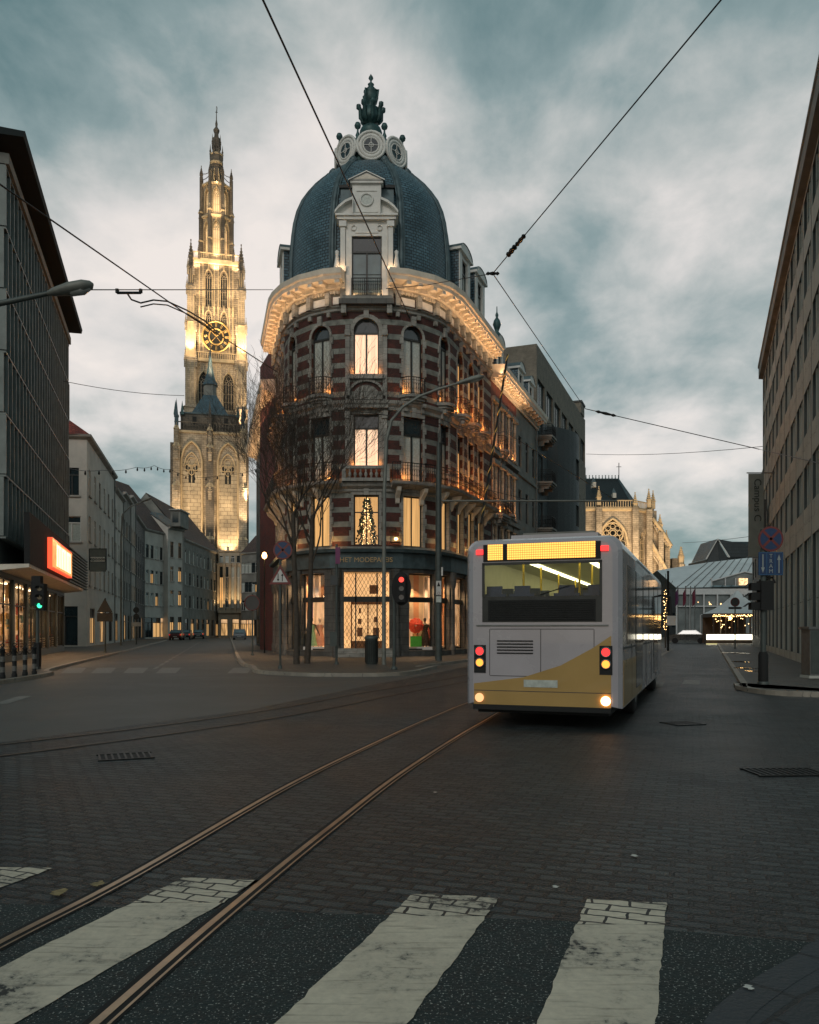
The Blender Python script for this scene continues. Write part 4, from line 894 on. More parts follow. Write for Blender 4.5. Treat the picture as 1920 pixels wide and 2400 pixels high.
def rowops(L, rows):
    ops = []
    for z, h, n, w_, *k in rows:
        for a, b in spaced(L, n, w_): ops.append((a, b, z, z + h, k[0] if k else None))
    return ops
M['metalpanel'] = mk('grey_metal_panel', (.07, .085, .085), .5, .2, var=.3, sc=1)
M['greyplaster'] = mk('grey_render', (.20, .20, .18), .85, var=.3, sc=.7)
M['whiteplaster'] = mk('off_white_render', (.52, .50, .45), .85, var=.18, sc=.5)
M['darkbrick'] = brickm('dark_glazed_brick', (.035, .045, .048), (.025, .035, .038), (.012, .014, .014), .21, .065, .008, rough=.5, nvar=.3)
M['tanbrick'] = brickm('buff_brick', (.23, .20, .155), (.19, .165, .13), (.12, .11, .09), .21, .065, .008, rough=.85, nvar=.3)
M['litcurt'] = emitm('lamplit_blind', (1, .68, .42), .75, folds=.2)
# brick house next door, lit windows
def pathY(y0, y1): return Path([wallpt(y0), wallpt(y1)])
p2 = pathY(55.7, 62.7)
h2 = thing('brick_town_house', (*wallpt(59), 0), 'narrow brick town house with tall lamplit windows joined to the domed building', 'building')
ops2 = rowops(p2.L, [(.4, 3.6, 2, 2.6), (6.2, 2.7, 4, .95), (10, 3.1, 4, .95), (14.4, 3.0, 4, .95)]); ops2m = [o for o in ops2 if o[2] > 5]
shell(p2, 0, 18.9, M['plainbrick'], h2, 12, ops2, .25, M['stone'])
place(p2, ops2m, h2, style='french', mats=('frame', 'litcurt', 'litcurt'), depth=.15); place(p2, [o for o in ops2 if o[2] < 5], h2, style='shop', mats=('frame', 'shopglow', 'orangeglow'), depth=.2, name='shop_window')
q = MB()
for a, b, z0, z1, k in ops2m:
    c, u, n = p2.at((a + b) / 2); g = Fr((c.x, c.y), u=u); w_ = b - a
    for s_ in (-1, 1): q.box(g, s_ * (w_ / 2 + .1) - .1, s_ * (w_ / 2 + .1) + .1, 0, .08, z0, z1, M['stone'])
    q.box(g, -w_ / 2 - .3, w_ / 2 + .3, 0, .25, z1, z1 + .3, M['stone']); q.box(g, -w_ / 2 - .2, w_ / 2 + .2, 0, .2, z0 - .2, z0, M['stone'])
sweep(q, p2, [(0, 13.7), (.3, 13.75), (.3, 14.0), (0, 14.1)], M['stone']); sweep(q, p2, [(0, 9.2), (.4, 9.3), (.4, 9.55), (0, 9.6)], M['stone']); q.build('stone_dressing', h2)
CP2 = [(d * 1.0, z - 1.25) for d, z in CP]
cornice(p2, 0, p2.L, CP2, h2, 18.75); 
mansard(p2, .05, p2.L, 19.81, 22.6, h2, [2.4], dh=2.6)
g = Fr((p2.at(2.4)[0].x, p2.at(2.4)[0].y), u=FU3); q = MB(); c = g.p(0, -.2, 0); q.lathe((c.x, c.y, 0), [(.35, 22.3), (.3, 22.7), (.12, 22.9), (.2, 23.1), (.3, 23.4), (.22, 23.7), (.08, 23.9), (.12, 24.1), (.04, 24.3), (.03, 24.7)], M['verdigris'], 10); q.build('finial', h2)
b2_ = [balcony(h2, p2, 1.6, 3.4, 14.35, .6, .95), balcony(h2, p2, 3.4, 5.2, 10, .6, .95), balcony(h2, p2, .2, 3.2, 9.62, .7, 1.0, curved=False)]
striplights(p2, [(0, p2.L)], .78, 17.9, 11)
for a, b, z0, z1, k in ops2m:
    if z0 > 9: c, u, n = p2.at(a + .05); light('POINT', c + n * .2 + Vector((0, 0, z0 + .1)), 34, (1, .34, .08), .05, name='sill_lamp')
# grey rendered house
p3 = pathY(62.7, 69.8)
h3 = thing('grey_town_house', (*wallpt(66), 0), 'plain grey rendered house between the lamplit brick house and the dark apartments', 'building')
ops3 = rowops(p3.L, [(.4, 3.2, 2, 2.4), (6.2, 2.2, 3, 1.0), (10.2, 2.4, 3, 1.0), (14.4, 2.4, 3, 1.0)])
shell(p3, 0, 18.9, M['greyplaster'], h3, 12, ops3, .2); place(p3, ops3, h3, style='french', mats=('frame', 'glass', 'glass'), depth=.15)
cornice(p3, 0.0, p3.L, CP2, h3, 18.75, step=1.1); mansard(p3, .05, p3.L, 19.81, 22.8, h3, [1.5, 5.2], dh=2.7)
q = MB(); sweep(q, p3, [(0, 13.6), (.15, 13.65), (.15, 13.9), (0, 13.95)], M['greyplaster']); c = p3.at(6.9)[0] + p3.seg(0)[1] * .15; q.tube([(c.x, c.y, .2), (c.x, c.y, 18.6)], .07, M['steel'], 6); q.build('drainpipe', h3)
# modern dark brick apartments with curved bay
q4 = [wallpt(69.8), wallpt(73.0)]
n_ = Vector((FU.y, -FU.x)); a0 = Vector(wallpt(74.2)); a1 = Vector(wallpt(82.5)); cu = (a0 + a1) / 2; Lc = (a1 - a0).length
curve = [a0 + (a1 - a0) * i / 12 + n_ * 2.1 * math.sin(math.pi * i / 12) ** .7 for i in range(13)]
p4 = Path(q4 + [tuple(v) for v in curve] + [wallpt(95.4)])
h4 = thing('modern_apartment_building', (*wallpt(82), 0), 'modern apartment block with bulging dark brick bay at the end of the terrace', 'building')
sA = p4.s[1]; sB = p4.s[2]; sE = p4.s[-2]
ops4 = []
for z in (6.6, 10.6, 14.6, 18.6): ops4.append((.6, 2.6, z, z + 2.3, None)); 
for z in (7.0, 11.4, 15.8):
    ops4.append((sB + 4.2, sB + 6.3, z, z + 2.0, None))
    for k in range(4): ops4.append((sE + 2 + k * 2.7, sE + 3.2 + k * 2.7, z - .4, z + 1.6, None))
shell(p4, 0, 20.2, M['darkbrick'], h4, 11, ops4, .25); place(p4, ops4, h4, style='plain2', mats=('frame', 'glass_pale', 'glass_pale'), depth=.15)
p4b = pathY(69.8, 95.4); up = spaced(p4b.L, 7, 3.0); ops4b = [(a, b, 21.0, 23.4, None) for a, b in up]
shell(p4b, 20.2, 26.2, M['tanbrick'], h4, 11, ops4b, .35); place(p4b, ops4b, h4, style='plain2', mats=('frame', 'glass_pale', 'glass_pale'), depth=.2)
# buff flat part beyond the bay, chimney, balconies
p4c = Path([Vector(wallpt(84)) + n_ * .06, Vector(wallpt(95.4)) + n_ * .06]); o4c = rowops(p4c.L, [(6.4, 1.9, 4, 1.1), (10.6, 1.9, 4, 1.1), (14.8, 1.9, 4, 1.1)])
shell(p4c, 0, 20.6, M['tanbrick'], h4, .05, o4c, .2, name='buff_wall'); place(p4c, o4c, h4, style='plain2', mats=('frame', 'glass', 'glass'), depth=.12)
q = MB(); g = Fr(wallpt(92), u=FU3); q.box(g, 0, 2.4, -1.5, .1, 26.2, 27.4, M['tanbrick']); q.box(g, -.1, 2.5, -1.6, .2, 27.4, 27.6, M['stone_dark']); q.build('chimney', h4)
for z in (10.4, 14.4, 18.4): balcony(h4, p4, .3, 3.1, z, 1.2, 1.0, m='greyplaster', curved=False)
# ================================================================ neighbour on the left flank
LU = Vector((-.25, 1)).normalized(); 
def lpt(Y): return (-9.06 - .25 * (Y - 54.8), Y)
pl = Path([lpt(76), lpt(54.8)])
hl = thing('narrow_shop_house', (*lpt(65), 0), 'narrow dark house with lit cornice joined to the left flank of the domed building', 'building')
opl = rowops(pl.L, [(.3, 3.6, 4, 3.2), (5.6, 2.5, 6, 1.1), (9.6, 2.5, 6, 1.1), (13.4, 2.5, 6, 1.1)])
shell(pl, 0, 17.6, M['stone_dark'], hl, 8, opl, .25); place(pl, [o for o in opl if o[2] > 4], hl, style='french', mats=('frame', 'curtain_dim', 'glass'), depth=.15)
place(pl, [o for o in opl if o[2] < 4], hl, style='shop', mats=('frame', 'shopglow', 'orangeglow'), depth=.2, name='shop_window')
cornice(pl, 0, pl.L, [(d, z - 2.55) for d, z in CP], hl, 17.45); mansard(pl, 0, pl.L, 18.5, 20.6, hl, [])
striplights(pl, [(0, pl.L)], .78, 16.6, 8)
# ================================================================ office block on the right
def rpt(Y): return (4.2 + .366 * Y, Y)
RU = Vector((-.366, -1)).normalized(); pr = Path([rpt(60), rpt(24)]); ro = thing('concrete_office_building', (*rpt(42), 0), 'long beige concrete office building with deep window bands and pilasters filling the right edge', 'building')
M['concrete'] = brickm('beige_concrete_panels', (.43, .45, .41), (.39, .41, .37), (.2, .21, .19), 3.0, 3.2, .02, rough=.85, nvar=.16, nsc=.6, bump=.3)
nb = 13; bays = spaced(pr.L, nb, 2.35); opr = []
for z0, z1 in ((15.7, 17.3), (13.0, 14.5), (9.8, 11.65), (6.7, 8.5), (18.3, 19.9)):
    opr += [(a, b, z0, z1, None) for a, b in bays]
opr += [(a, b, .5, 5.36, None) for a, b in bays]
shell(pr, 0, 21.0, M['concrete'], ro, 14, opr, .55, M['metalpanel'])
rw_ = random.Random(77); MM = [('frame', 'glass', 'glass')] * 12 + [('frame', 'curtain', 'glass'), ('frame', 'glass_pale', 'glass_pale'), ('frame', 'curtain', 'curtain')]
for o in opr: window(ro, pr, *o, style='cross', mats=rw_.choice(MM), depth=.5)
fins = MB()
for a, b in bays:
    for t in (.33, .68):
        c, u, n = pr.at(a + (b - a) * t); g = Fr((c.x, c.y), u=u)
        for z0, z1 in ((15.7, 17.3), (13.0, 14.5), (9.8, 11.65), (6.7, 8.5), (18.3, 19.9), (.5, 5.36)): fins.box(g, -.09, .09, -.5, -.04, z0, z1, M['concrete'])
for i in range(nb + 1):
    s = pr.L * i / nb; c, u, n = pr.at(min(s, pr.L - .01)); g = Fr((c.x, c.y), u=u); fins.box(g, -.02, .02, 0, .012, .12, 20.1, M['greyplaster'])
fins.build('window_fins', ro)
q = MB(); sweep(q, pr, [(0, 20.1), (.3, 20.15), (.3, 20.9), (.36, 20.95), (.36, 21.1), (-.4, 21.1)], M['greyplaster']); q.build('roof_edge', ro)
q = MB(); q2 = pr.sub(0, 9); sweep(q, Path(pr.sub(4.2, 6.2).off(.16)), [(0, 4.6), (.25, 4.6), (.25, 10.3), (0, 10.3)], M['frame']); q.build('stairwell_panel', ro)
# lower dark block beyond it
pr2 = Path([rpt(74), rpt(60.2)]); r2 = thing('dark_rear_block', (*rpt(67), 0), 'lower dark block just visible past the far end of the concrete office', 'building')
o2 = rowops(pr2.L, [(1, 3, 4, 1.6), (6, 1.6, 4, 1.6), (10, 1.6, 4, 1.6)]); shell(pr2, 0, 13.5, M['darkbrick'], r2, 12, o2, .2); place(pr2, o2, r2, style='plain2', mats=('frame', 'glass', 'glass'), depth=.12)
# banner on it
bn = thing('street_banner', (*rpt(45), 6.5), 'tall narrow grey banner reading Campus on a steel arm of the right office building', 'banner')
c = Vector((*rpt(50), 0)); g = Fr((c.x - 1.6, c.y), 0); q = MB(); q.box(g, 0, .95, -.01, .01, 6.1, 11.2, mk('grey_banner_cloth', (.16, .17, .15), .8, var=.15, sc=2)); q.build('cloth', bn)
q = MB(); q.tube([g.p(-.1, 0, 11.25), g.p(1.8, 0, 11.25)], .035, M['steel'], 6); q.tube([g.p(-.1, 0, 6.05), g.p(1.8, 0, 6.05)], .035, M['steel'], 6); q.build('banner_arm', bn)
text('Campus C', g, .55, .02, 10.9, .62, mk('banner_ink', (.03, .035, .03), .8, var=0), bn, vert=True, align='LEFT')
# ================================================================ office block on the left with fins and overhanging roof
def opt(Y): return (-7.2 - .297 * Y, Y)
po = Path([opt(34.2), opt(56)]); lo_ = thing('finned_office_building', (*opt(45), 0), 'tall grey office block with vertical fins and dark overhanging roof on the left', 'building')
M['fin'] = mk('grey_aluminium_fin', (.17, .195, .185), .55, .2, var=.3, sc=1.2)
rows = [(5.9 + 2.62 * i, 5.9 + 2.62 * i + 1.75) for i in range(6)]
opo = [(a, b, z0, z1, None) for z0, z1 in rows for a, b in spaced(po.L, 10, 1.9)]
gfo = [(a, b, .45, 3.9, None) for a, b in spaced(po.L, 6, 3.5)]
shell(po, 0, 21.7, M['metalpanel'], lo_, 14, opo + gfo, .2)
for o in opo: window(lo_, po, *o, style='cross', mats=rw_.choice(MM), depth=.15)
for o in gfo: window(lo_, po, *o, style='cross', mats=('frame', 'clear', 'clear'), depth=.15, name='shop_window')
q = MB(); rk = random.Random(9); pin = Path([(v.x, v.y) for v in po.off(-2.6)]); sweep(q, pin, [(0, .4), (0, 4.0)], M['shopglow'], caps=False)
gk = Fr((po.p[0].x, po.p[0].y), u=po.seg(0)[0]); q.box(gk, 0, po.L, -2.6, -.3, .40, .46, M['shopfloor']); q.box(gk, 0, po.L, -2.6, -.3, 3.95, 4.0, M['cream'])
cs = [mk('shelf_goods_cream', (.7, .6, .45), .8), mk('shelf_goods_red', (.4, .08, .06), .8), mk('shelf_goods_brown', (.14, .08, .04), .8), mk('shelf_goods_teal', (.08, .16, .16), .8), mk('shelf_goods_ochre', (.45, .28, .08), .8)]
x = .2
while x < po.L - .5:
    w_ = rk.uniform(.3, .9); d = -rk.uniform(.8, 2.3); z = .46
    while z < 3.4:
        hgt = rk.uniform(.25, .9)
        if rk.random() < .72: q.box(gk, x, x + w_, d - .1, d, z, z + hgt, rk.choice(cs))
        z += hgt + rk.uniform(.05, .3)
    x += w_ + rk.uniform(.0, .35)
for i in range(5): q.box(gk, .3, po.L - .3, -.42, -.36, .5 + .13 * i, .56 + .13 * i, M['cream'])
q.build('shop_interior', lo_)
q = MB(); LM = emitm('shop_ceiling_lamp', (1, .72, .42), 5)
for i in range(12): x = .9 + i * po.L / 12; q.lathe(gk.p(x, -.9, 3.86), [(0, -.04), (.12, -.03), (.12, .05)], LM, 8)
q.build('ceiling_lamps', lo_)['kind'] = 'stuff'
for i in range(6): c = gk.p(2 + i * po.L / 6, -1.0, 3.8); light('SPOT', c, 160, (1, .62, .32), .06, (c.x, c.y, 0), 130, name='shop_light')
q = MB(); n = int(po.L / .46)
for i in range(n + 1):
    c, u, nn = po.at(po.L * i / n); g = Fr((c.x, c.y), u=u)
    for k in range(6): z = 5.5 + 2.62 * k; q.box(g, -.05, .05, 0, .22 + .1 * ((i + k) % 2), z + .06, z + 2.55, M['fin'])
for k in range(7):
    z = 5.5 + 2.62 * k; sweep(q, po, [(0, z - .05), (.30, z - .05), (.30, z + .03), (0, z + .03)], M['fin'])
q.build('facade_fins', lo_)
q = MB(); sweep(q, po, [(0, 21.3), (.42, 21.3), (.42, 21.75), (0, 21.75)], M['greyplaster']); q.build('roof_beam', lo_)
q = MB(); p_ = Path([opt(33.6), opt(56.2)]); sweep(q, p_, [(-14, 21.95), (1.08, 22.2), (1.14, 22.45), (-14, 23.0)], mk('dark_roof_soffit', (.007, .013, .014), .9, var=.3, sc=.5)); q.build('overhanging_roof', lo_)
# lower canopy of slats, dark fascia, soffit
q = MB(); pc = po.sub(0, po.L); sweep(q, pc, [(0, 4.1), (1.2, 4.25), (1.2, 4.4), (0, 4.35)], M['cream'])
sweep(q, po.sub(0, 14), [(1.0, 4.4), (1.22, 4.4), (1.22, 6.6), (1.0, 6.6)], M['black'])
pe = Path([po.at(14)[0], po.at(po.L - .01)[0] + po.seg(0)[0] * 2.6])
for i in range(11):
    z = 4.42 + i * .2; sweep(q, pe, [(1.1, z), (1.3, z + .03), (1.3, z + .1), (1.1, z + .07)], M['fin'])
for s in (14.2, 18.5, po.L - .1):
    c, u, nn = po.at(s); g = Fr((c.x, c.y), u=u); q.box(g, -.05, .05, 0, 1.1, 4.3, 6.6, M['iron'])
q.build('slatted_canopy', lo_)
ns = thing('lit_shop_sign', (*opt(41), 4.6), 'orange backlit box sign with tall strokes and a red edge on the left canopy', 'sign')
p_s = Path([(v.x, v.y) for v in po.sub(5.2, 13.6).off(1.23)]); q = MB(); sweep(q, p_s, [(0, 4.6), (.22, 4.6), (.22, 6.1), (0, 6.1)], emitm('red_sign_edge', (1, .10, .04), 1.1)); q.build('sign_case', ns)
g = Fr((p_s.p[0].x, p_s.p[0].y), u=p_s.seg(0)[0]); q = MB(); q.box(g, .12, p_s.L - .12, .22, .235, 4.68, 6.02, emitm('orange_sign_face', (1, .42, .12), 1.0, var=.3, sc=2)); q.build('sign_face', ns)
q = MB(); SL = emitm('sign_stroke_light', (1, .78, .5), 1.7)
for i in range(9):
    x = 1.6 + i * (p_s.L - 2.1) / 9; q.box(g, x, x + .22, .235, .26, 4.8, 5.9, SL)
    if i % 3 == 1: q.box(g, x - .25, x + .5, .235, .265, 5.75, 5.9, SL)
q.build('sign_strokes', ns)
for s in (3, 8, 13, 18): c, u, nn = po.at(s); light('AREA', c + nn * 1.2 + Vector((0, 0, 4.0)), 30, (1, .62, .3), .5, (c.x + nn.x * 2, c.y + nn.y * 2, 0), name='canopy_downlight')
# ================================================================ houses down the left street
def hpt(Y): return (-11.1 - .24 * Y, Y)
def house(name, label, pts, h, rows, mat_, style='french', mats=('frame', 'glass', 'glass'), depth=9, roof=None, ridge=3, eave=.35, roofm='tile', side=None, cat='house', reveal=.2):
    p = Path(pts); t = thing(name, (p.p[0].x, p.p[0].y, 0), label, cat)
    fs = p.s[-2] if len(p.p) > 2 else 0
    ops = [(fs + a, fs + b, *r) for a, b, *r in rowops(p.L - fs, rows)]
    if side: ops += side
    shell(p, 0, h, M[mat_], t, depth, ops, reveal); rw = random.Random(int(h * 100 + pts[0][1]))
    for o in ops:
        mm = mats
        if o[2] < 1 and (not side or o not in side): mm = rw.choice((('frame', 'shopmix', 'shopglow'), ('frame', 'curtain_dim', 'glass'), ('frame', 'glass', 'glass')))  # some ground floors get added glowing panes for warm street light
        elif mats[1] == 'glass': mm = rw.choice((mats, mats, ('white', 'curtain', 'glass'), ('white', 'glass', 'glass'), ('white', 'curtain', 'curtain'), ('frame', 'curtain_dim', 'glass') if rw.random() < .3 else mats))
        wo = window(t, p, *o, style=style, mats=mm, depth=reveal - .05)
        if o[2] > 1:
            kk = ('sill', round(o[1] - o[0], 2), reveal)
            if kk not in WC: sm_ = MB(); w2 = (o[1] - o[0]) / 2; sm_.box(Fr((0, 0), 0), -w2 - .12, w2 + .12, reveal - .05, reveal + .09, -.14, 0, M['cornp']); WC[kk] = sm_.mesh('sill')
            so2 = bpy.data.objects.new('sill', WC[kk]); C.objects.link(so2); so2.parent = wo
    q = MB()
    qs = q; q = MB(); c = p.at(p.L - .3)[0] + p.seg(len(p.p) - 2)[1] * .1; q.tube([(c.x, c.y, .1), (c.x, c.y, h - .3)], .06, M['steel'], 5); q.build('drainpipe', t)
    q = qs; sweep(q, p, [(0, h - .35), (eave, h - .15), (eave + .05, h + .05), (0, h + .08)], M['cornp']); q.build('eaves', t)
    if roof:
        pf = Path(p.p[-2:]); q = MB()
        if roof == 'gable':
            sweep(q, pf, [(.3, h), (-depth / 2, h + ridge), (-depth, h), (-depth, h - .1), (.3, h - .1)], M[roofm], caps=False)
            n = pf.seg(0)[1]
            for e, s_ in ((pf.p[0], 1), (pf.p[-1], -1)):
                tri = [e + Vector((0, 0, h)), e - n * depth / 2 + Vector((0, 0, h + ridge - .1)), e - n * depth + Vector((0, 0, h))]; q.poly(tri, M[mat_])
        elif roof == 'hip':
            a, b = pf.p; n = pf.seg(0)[1]; u = pf.seg(0)[0]; L = pf.L; k = min(depth, L) / 2
            A, B = a + n * .35 - u * .35, b + n * .35 + u * .35; A2, B2 = a - n * (depth + .3) - u * .3, b - n * (depth + .3) + u * .3; r1 = a + u * k - n * depth / 2; r2 = b - u * k - n * depth / 2
            Z = lambda v, z: (v.x, v.y, z)
            q.poly([Z(A, h), Z(B, h), Z(r2, h + ridge), Z(r1, h + ridge)], M[roofm]); q.poly([Z(A2, h), Z(A, h), Z(r1, h + ridge)], M[roofm]); q.poly([Z(B, h), Z(B2, h), Z(r2, h + ridge)], M[roofm]); q.poly([Z(B2, h), Z(A2, h), Z(r1, h + ridge), Z(r2, h + ridge)], M[roofm])
        q.build('roof', t)
    return t, p
M['cornp'] = mk('pale_cornice_stone', (.33, .32, .29), .8, var=.25, sc=1)
M['tile'] = brickm('red_clay_tiles', (.24, .05, .035), (.16, .035, .028), (.04, .015, .012), .3, .3, .02, rough=.8, nvar=.4, nsc=.8, bump=1)
M['browntile'] = brickm('brown_roof_tiles', (.10, .065, .055), (.075, .05, .045), (.02, .015, .014), .3, .3, .02, rough=.8, nvar=.4, nsc=.4, bump=1)
wh, wp = house('white_corner_house', 'white rendered corner house with red tiled hipped roof next to the finned office block', [(hpt(70.3)[0] - 9, 69.2), hpt(70.3), hpt(89.4)], 18.4, [(.3, 3.2, 3, 3.0), (5.5, 2.2, 6, 1.1), (9.4, 2.2, 6, 1.1), (13.4, 2.3, 6, 1.1)], 'whiteplaster', roof='hip', ridge=4.8, depth=11,
    side=[(7.2, 9.0 - .6, 13.2, 15.6, None), (7.0, 9.06 - .5, 9.2, 11.4, None), (6.4, 8.0, 5.4, 7.4, None), (6.2, 8.3, .2, 3.6, None)])
q = MB(); g = Fr((hpt(70.3)[0] - 4, 71), 0)
q.box(g, 0, 1.6, -1.2, 0, 21, 25.4, M['plainbrick']); 
for x in (.25, .75, 1.3): c = g.p(x, -.6, 0); q.lathe((c.x, c.y, 0), [(.16, 25.4), (.18, 26.2), (.1, 26.4)], M['iron'], 8)
q.build('chimney', wh)
# hanging shop sign on the white wall
es = thing('hanging_sign', (hpt(70.3)[0] + .5, 68.6, 7), 'square iron framed hanging sign reading episode on the white corner house', 'sign')
g = Fr((-27.2, 68.8), 0); q = MB()
for a, b, z0, z1 in ((0, 1.5, 8.4, 8.46), (0, .06, 6.6, 8.46), (1.44, 1.5, 6.6, 8.46)): q.box(g, a, b, -.03, .03, z0, z1, M['iron'])
q.build('sign_frame', es); q = MB(); q.box(g, .06, 1.44, -.02, .02, 6.5, 8.4, mk('sign_panel', (.16, .16, .13), .7, var=.15)); q.box(g, .1, 1.4, .02, .03, 7.3, 7.8, M['iron']); q.box(g, .14, 1.36, .03, .04, 7.34, 7.76, M['cream']); q.build('sign_panel', es)
text('episode', g, .75, .045, 7.57, .4, M['iron'], es)
pairs = [((89.4, 98), 17.2, 'whiteplaster', 'pale grey terraced house with a sloping slate roof beyond the white corner house', 'gable', 3.4, 'slate', 2), ((98, 106.5), 18.2, 'greyplaster', 'grey stone terraced house with a projecting cornice and two lit windows', None, 0, 'slate', 2), ((106.5, 113), 19.2, 'cornp', 'tall narrow stone house with balconies and yellow lit windows', None, 0, 'slate', 2), ((113, 130), 17.5, 'darkbrick', 'dark house showing a tall bare gable wall above its neighbours', 'gable', 5, 'slate', 4)]
for i, ((y0, y1), h, mt, lb, rf, rd, rm_, n) in enumerate(pairs):
    house('terraced_house', lb, [hpt(y0), hpt(y1)], h, [(.3, 3.1, n, 2.2), (5.4, 2.1, n + 1, 1.1), (9.2, 2.1, n + 1, 1.1), (13.0, 2.1, n + 1, 1.1)], mt, roof=rf, ridge=rd, roofm=rm_, mats=('frame', 'curtain_dim', 'curtain_dim') if i == 2 else ('frame', 'glass', 'glass'))
def B2(px0, Y0, px1, Y1): return [((px0 - 960) / 1900 * Y0, Y0), ((px1 - 960) / 1900 * Y1, Y1)]
M['stonelit'] = mk('pale_sandstone', (.42, .36, .27), .85, var=.22, sc=.6)
house('gabled_house', 'brown roofed house whose roof ridge and chimneys rise before the squat church tower', B2(340, 128, 394, 136), 17.5, [(.3, 3.2, 3, 2.6), (5.4, 2.1, 5, 1.0), (9, 2.1, 5, 1.0), (13, 2.1, 5, 1.0)], 'whiteplaster', roof='gable', ridge=8.5, roofm='browntile', depth=14)
dh_, dp_ = house('ornate_house', 'narrow cream house with an ornate dormer and balcony in the left street', B2(394, 134, 431, 138), 18.5, [(.3, 3.4, 2, 1.1), (5.6, 2.5, 2, .9), (9.6, 2.5, 2, .9), (13.6, 2.6, 2, .9)], 'whiteplaster', roof='gable', ridge=3, roofm='slate')
q = MB(); g = Fr(B2(400, 133.5, 1, 1)[0], 0); q.box(g, 0, 1.6, -5, 0, 18.6, 21.2, M['greyplaster']); q.box(g, -.2, 1.8, -5.1, .3, 21.2, 21.4, M['cornp']); q.box(g, .3, 1.3, 0, .02, 19.2, 20.9, M['glass']); q.build('dormer', dh_)
th, tp = house('long_roofed_house', 'long low house with a steep brown tiled roof descending towards the church tower', B2(431, 140, 514, 168), 17.2, [(.3, 3.2, 7, 2.2), (5.4, 2.2, 10, 1.2), (9.4, 2.2, 10, 1.2), (13.2, 2.4, 10, 1.2)], 'greyplaster', roof='gable', ridge=8, roofm='browntile', depth=13)
lh, lp = house('floodlit_gallery_house', 'floodlit pale stone facade with tall pilasters closing the left street', B2(512, 165, 566, 165), 17.6, [(.3, 3.4, 2, 1.4), (6.0, 8.4, 4, .7), (15.2, 1.4, 4, .7)], 'stonelit', mats=('frame', 'glass', 'glass'))
q = MB()
for i in range(5):
    c = lp.at(lp.L * i / 4 * .98 + .05)[0]; g = Fr((c.x, c.y), 0); q.box(g, -.22, .22, 0, .35, 5.4, 15, M['stonelit']); q.box(g, -.3, .3, 0, .5, 14.6, 15, M['stonelit'])
q.box(Fr((lp.p[0].x, lp.p[0].y), 0), 0, lp.L, 0, .6, 4.9, 5.4, M['stonelit']); q.build('pilasters', lh)
for i in range(5): c = lp.at(lp.L * i / 4)[0]; light('SPOT', (c.x, c.y - 1.3, 5.6), 420, (1, .62, .28), .1, (c.x, c.y, 16), 70, name='facade_spot')
house('end_house', 'plain house with small windows right of the floodlit gallery facade', B2(566, 162, 606, 160), 16.8, [(.3, 3.2, 3, 2.0), (5.4, 2.0, 5, .9), (9, 2.0, 5, .9), (12.8, 2.0, 5, .9)], 'greyplaster', roof='gable', ridge=4, roofm='browntile')
# ================================================================ gothic towers and church
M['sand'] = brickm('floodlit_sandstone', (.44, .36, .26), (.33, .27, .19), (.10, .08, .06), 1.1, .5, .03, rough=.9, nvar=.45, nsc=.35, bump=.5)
M['sanddark'] = brickm('dark_sandstone', (.15, .125, .095), (.115, .10, .08), (.05, .045, .04), 1.0, .45, .03, rough=.9, nvar=.45, nsc=.4, bump=.5)  # darker copy of the same sandstone, used for contrast
M['gilt'] = mk('gilded_clock_metal', (.55, .36, .13), .4, .6, var=.2, emit=None)
M['louvre'] = mk('dark_louvre', (.012, .014, .013), .8, var=.2)
def polyc(c, r, n, a0): return [(c[0] + r * math.cos(a0 + 2 * math.pi * i / n), c[1] + r * math.sin(a0 + 2 * math.pi * i / n)) for i in range(n)]
def sq(c, h): return [(c[0] - h, c[1] - h), (c[0] + h, c[1] - h), (c[0] + h, c[1] + h), (c[0] - h, c[1] + h)]
def pinnacle(mb, x, y, z, h, w_, m='sand', crock=True):
    f = Fr((x, y), 0); mb.box(f, -w_ / 2, w_ / 2, -w_ / 2, w_ / 2, z, z + h * .4, M[m]); mb.frus(f, 0, 0, z + h * .4, z + h * .44, w_ * 1.3, w_ * 1.3, M[m]); mb.frus(f, 0, 0, z + h * .44, z + h, w_ * .9, .03, M[m])
    if crock:
        for k in range(4):
            zz = z + h * (.5 + .11 * k); ww = w_ * (.95 - .2 * k); mb.frus(f, 0, 0, zz, zz + h * .03, ww, ww * 1.25, M[m])
        mb.frus(f, 0, 0, z + h * .95, z + h * 1.0, w_ * .3, w_ * .3, M[m])
def baluster(mb, pts, z, h, m='sand', step=.55, closed=True):
    p = Path(pts, closed); mbm = M[m]
    sweep(mb, p, [(-.12, z), (.12, z), (.12, z + .18), (-.12, z + .18), (-.12, z)], mbm, caps=False); sweep(mb, p, [(-.14, z + h - .2), (.14, z + h - .2), (.14, z + h), (-.14, z + h), (-.14, z + h - .2)], mbm, caps=False)
    n = int(p.L / step)
    for i in range(n): c, u, nn = p.at(p.L * i / n); g = Fr((c.x, c.y), u=u); mb.box(g, -.08, .08, -.08, .08, z + .18, z + h - .2, mbm)
    return p
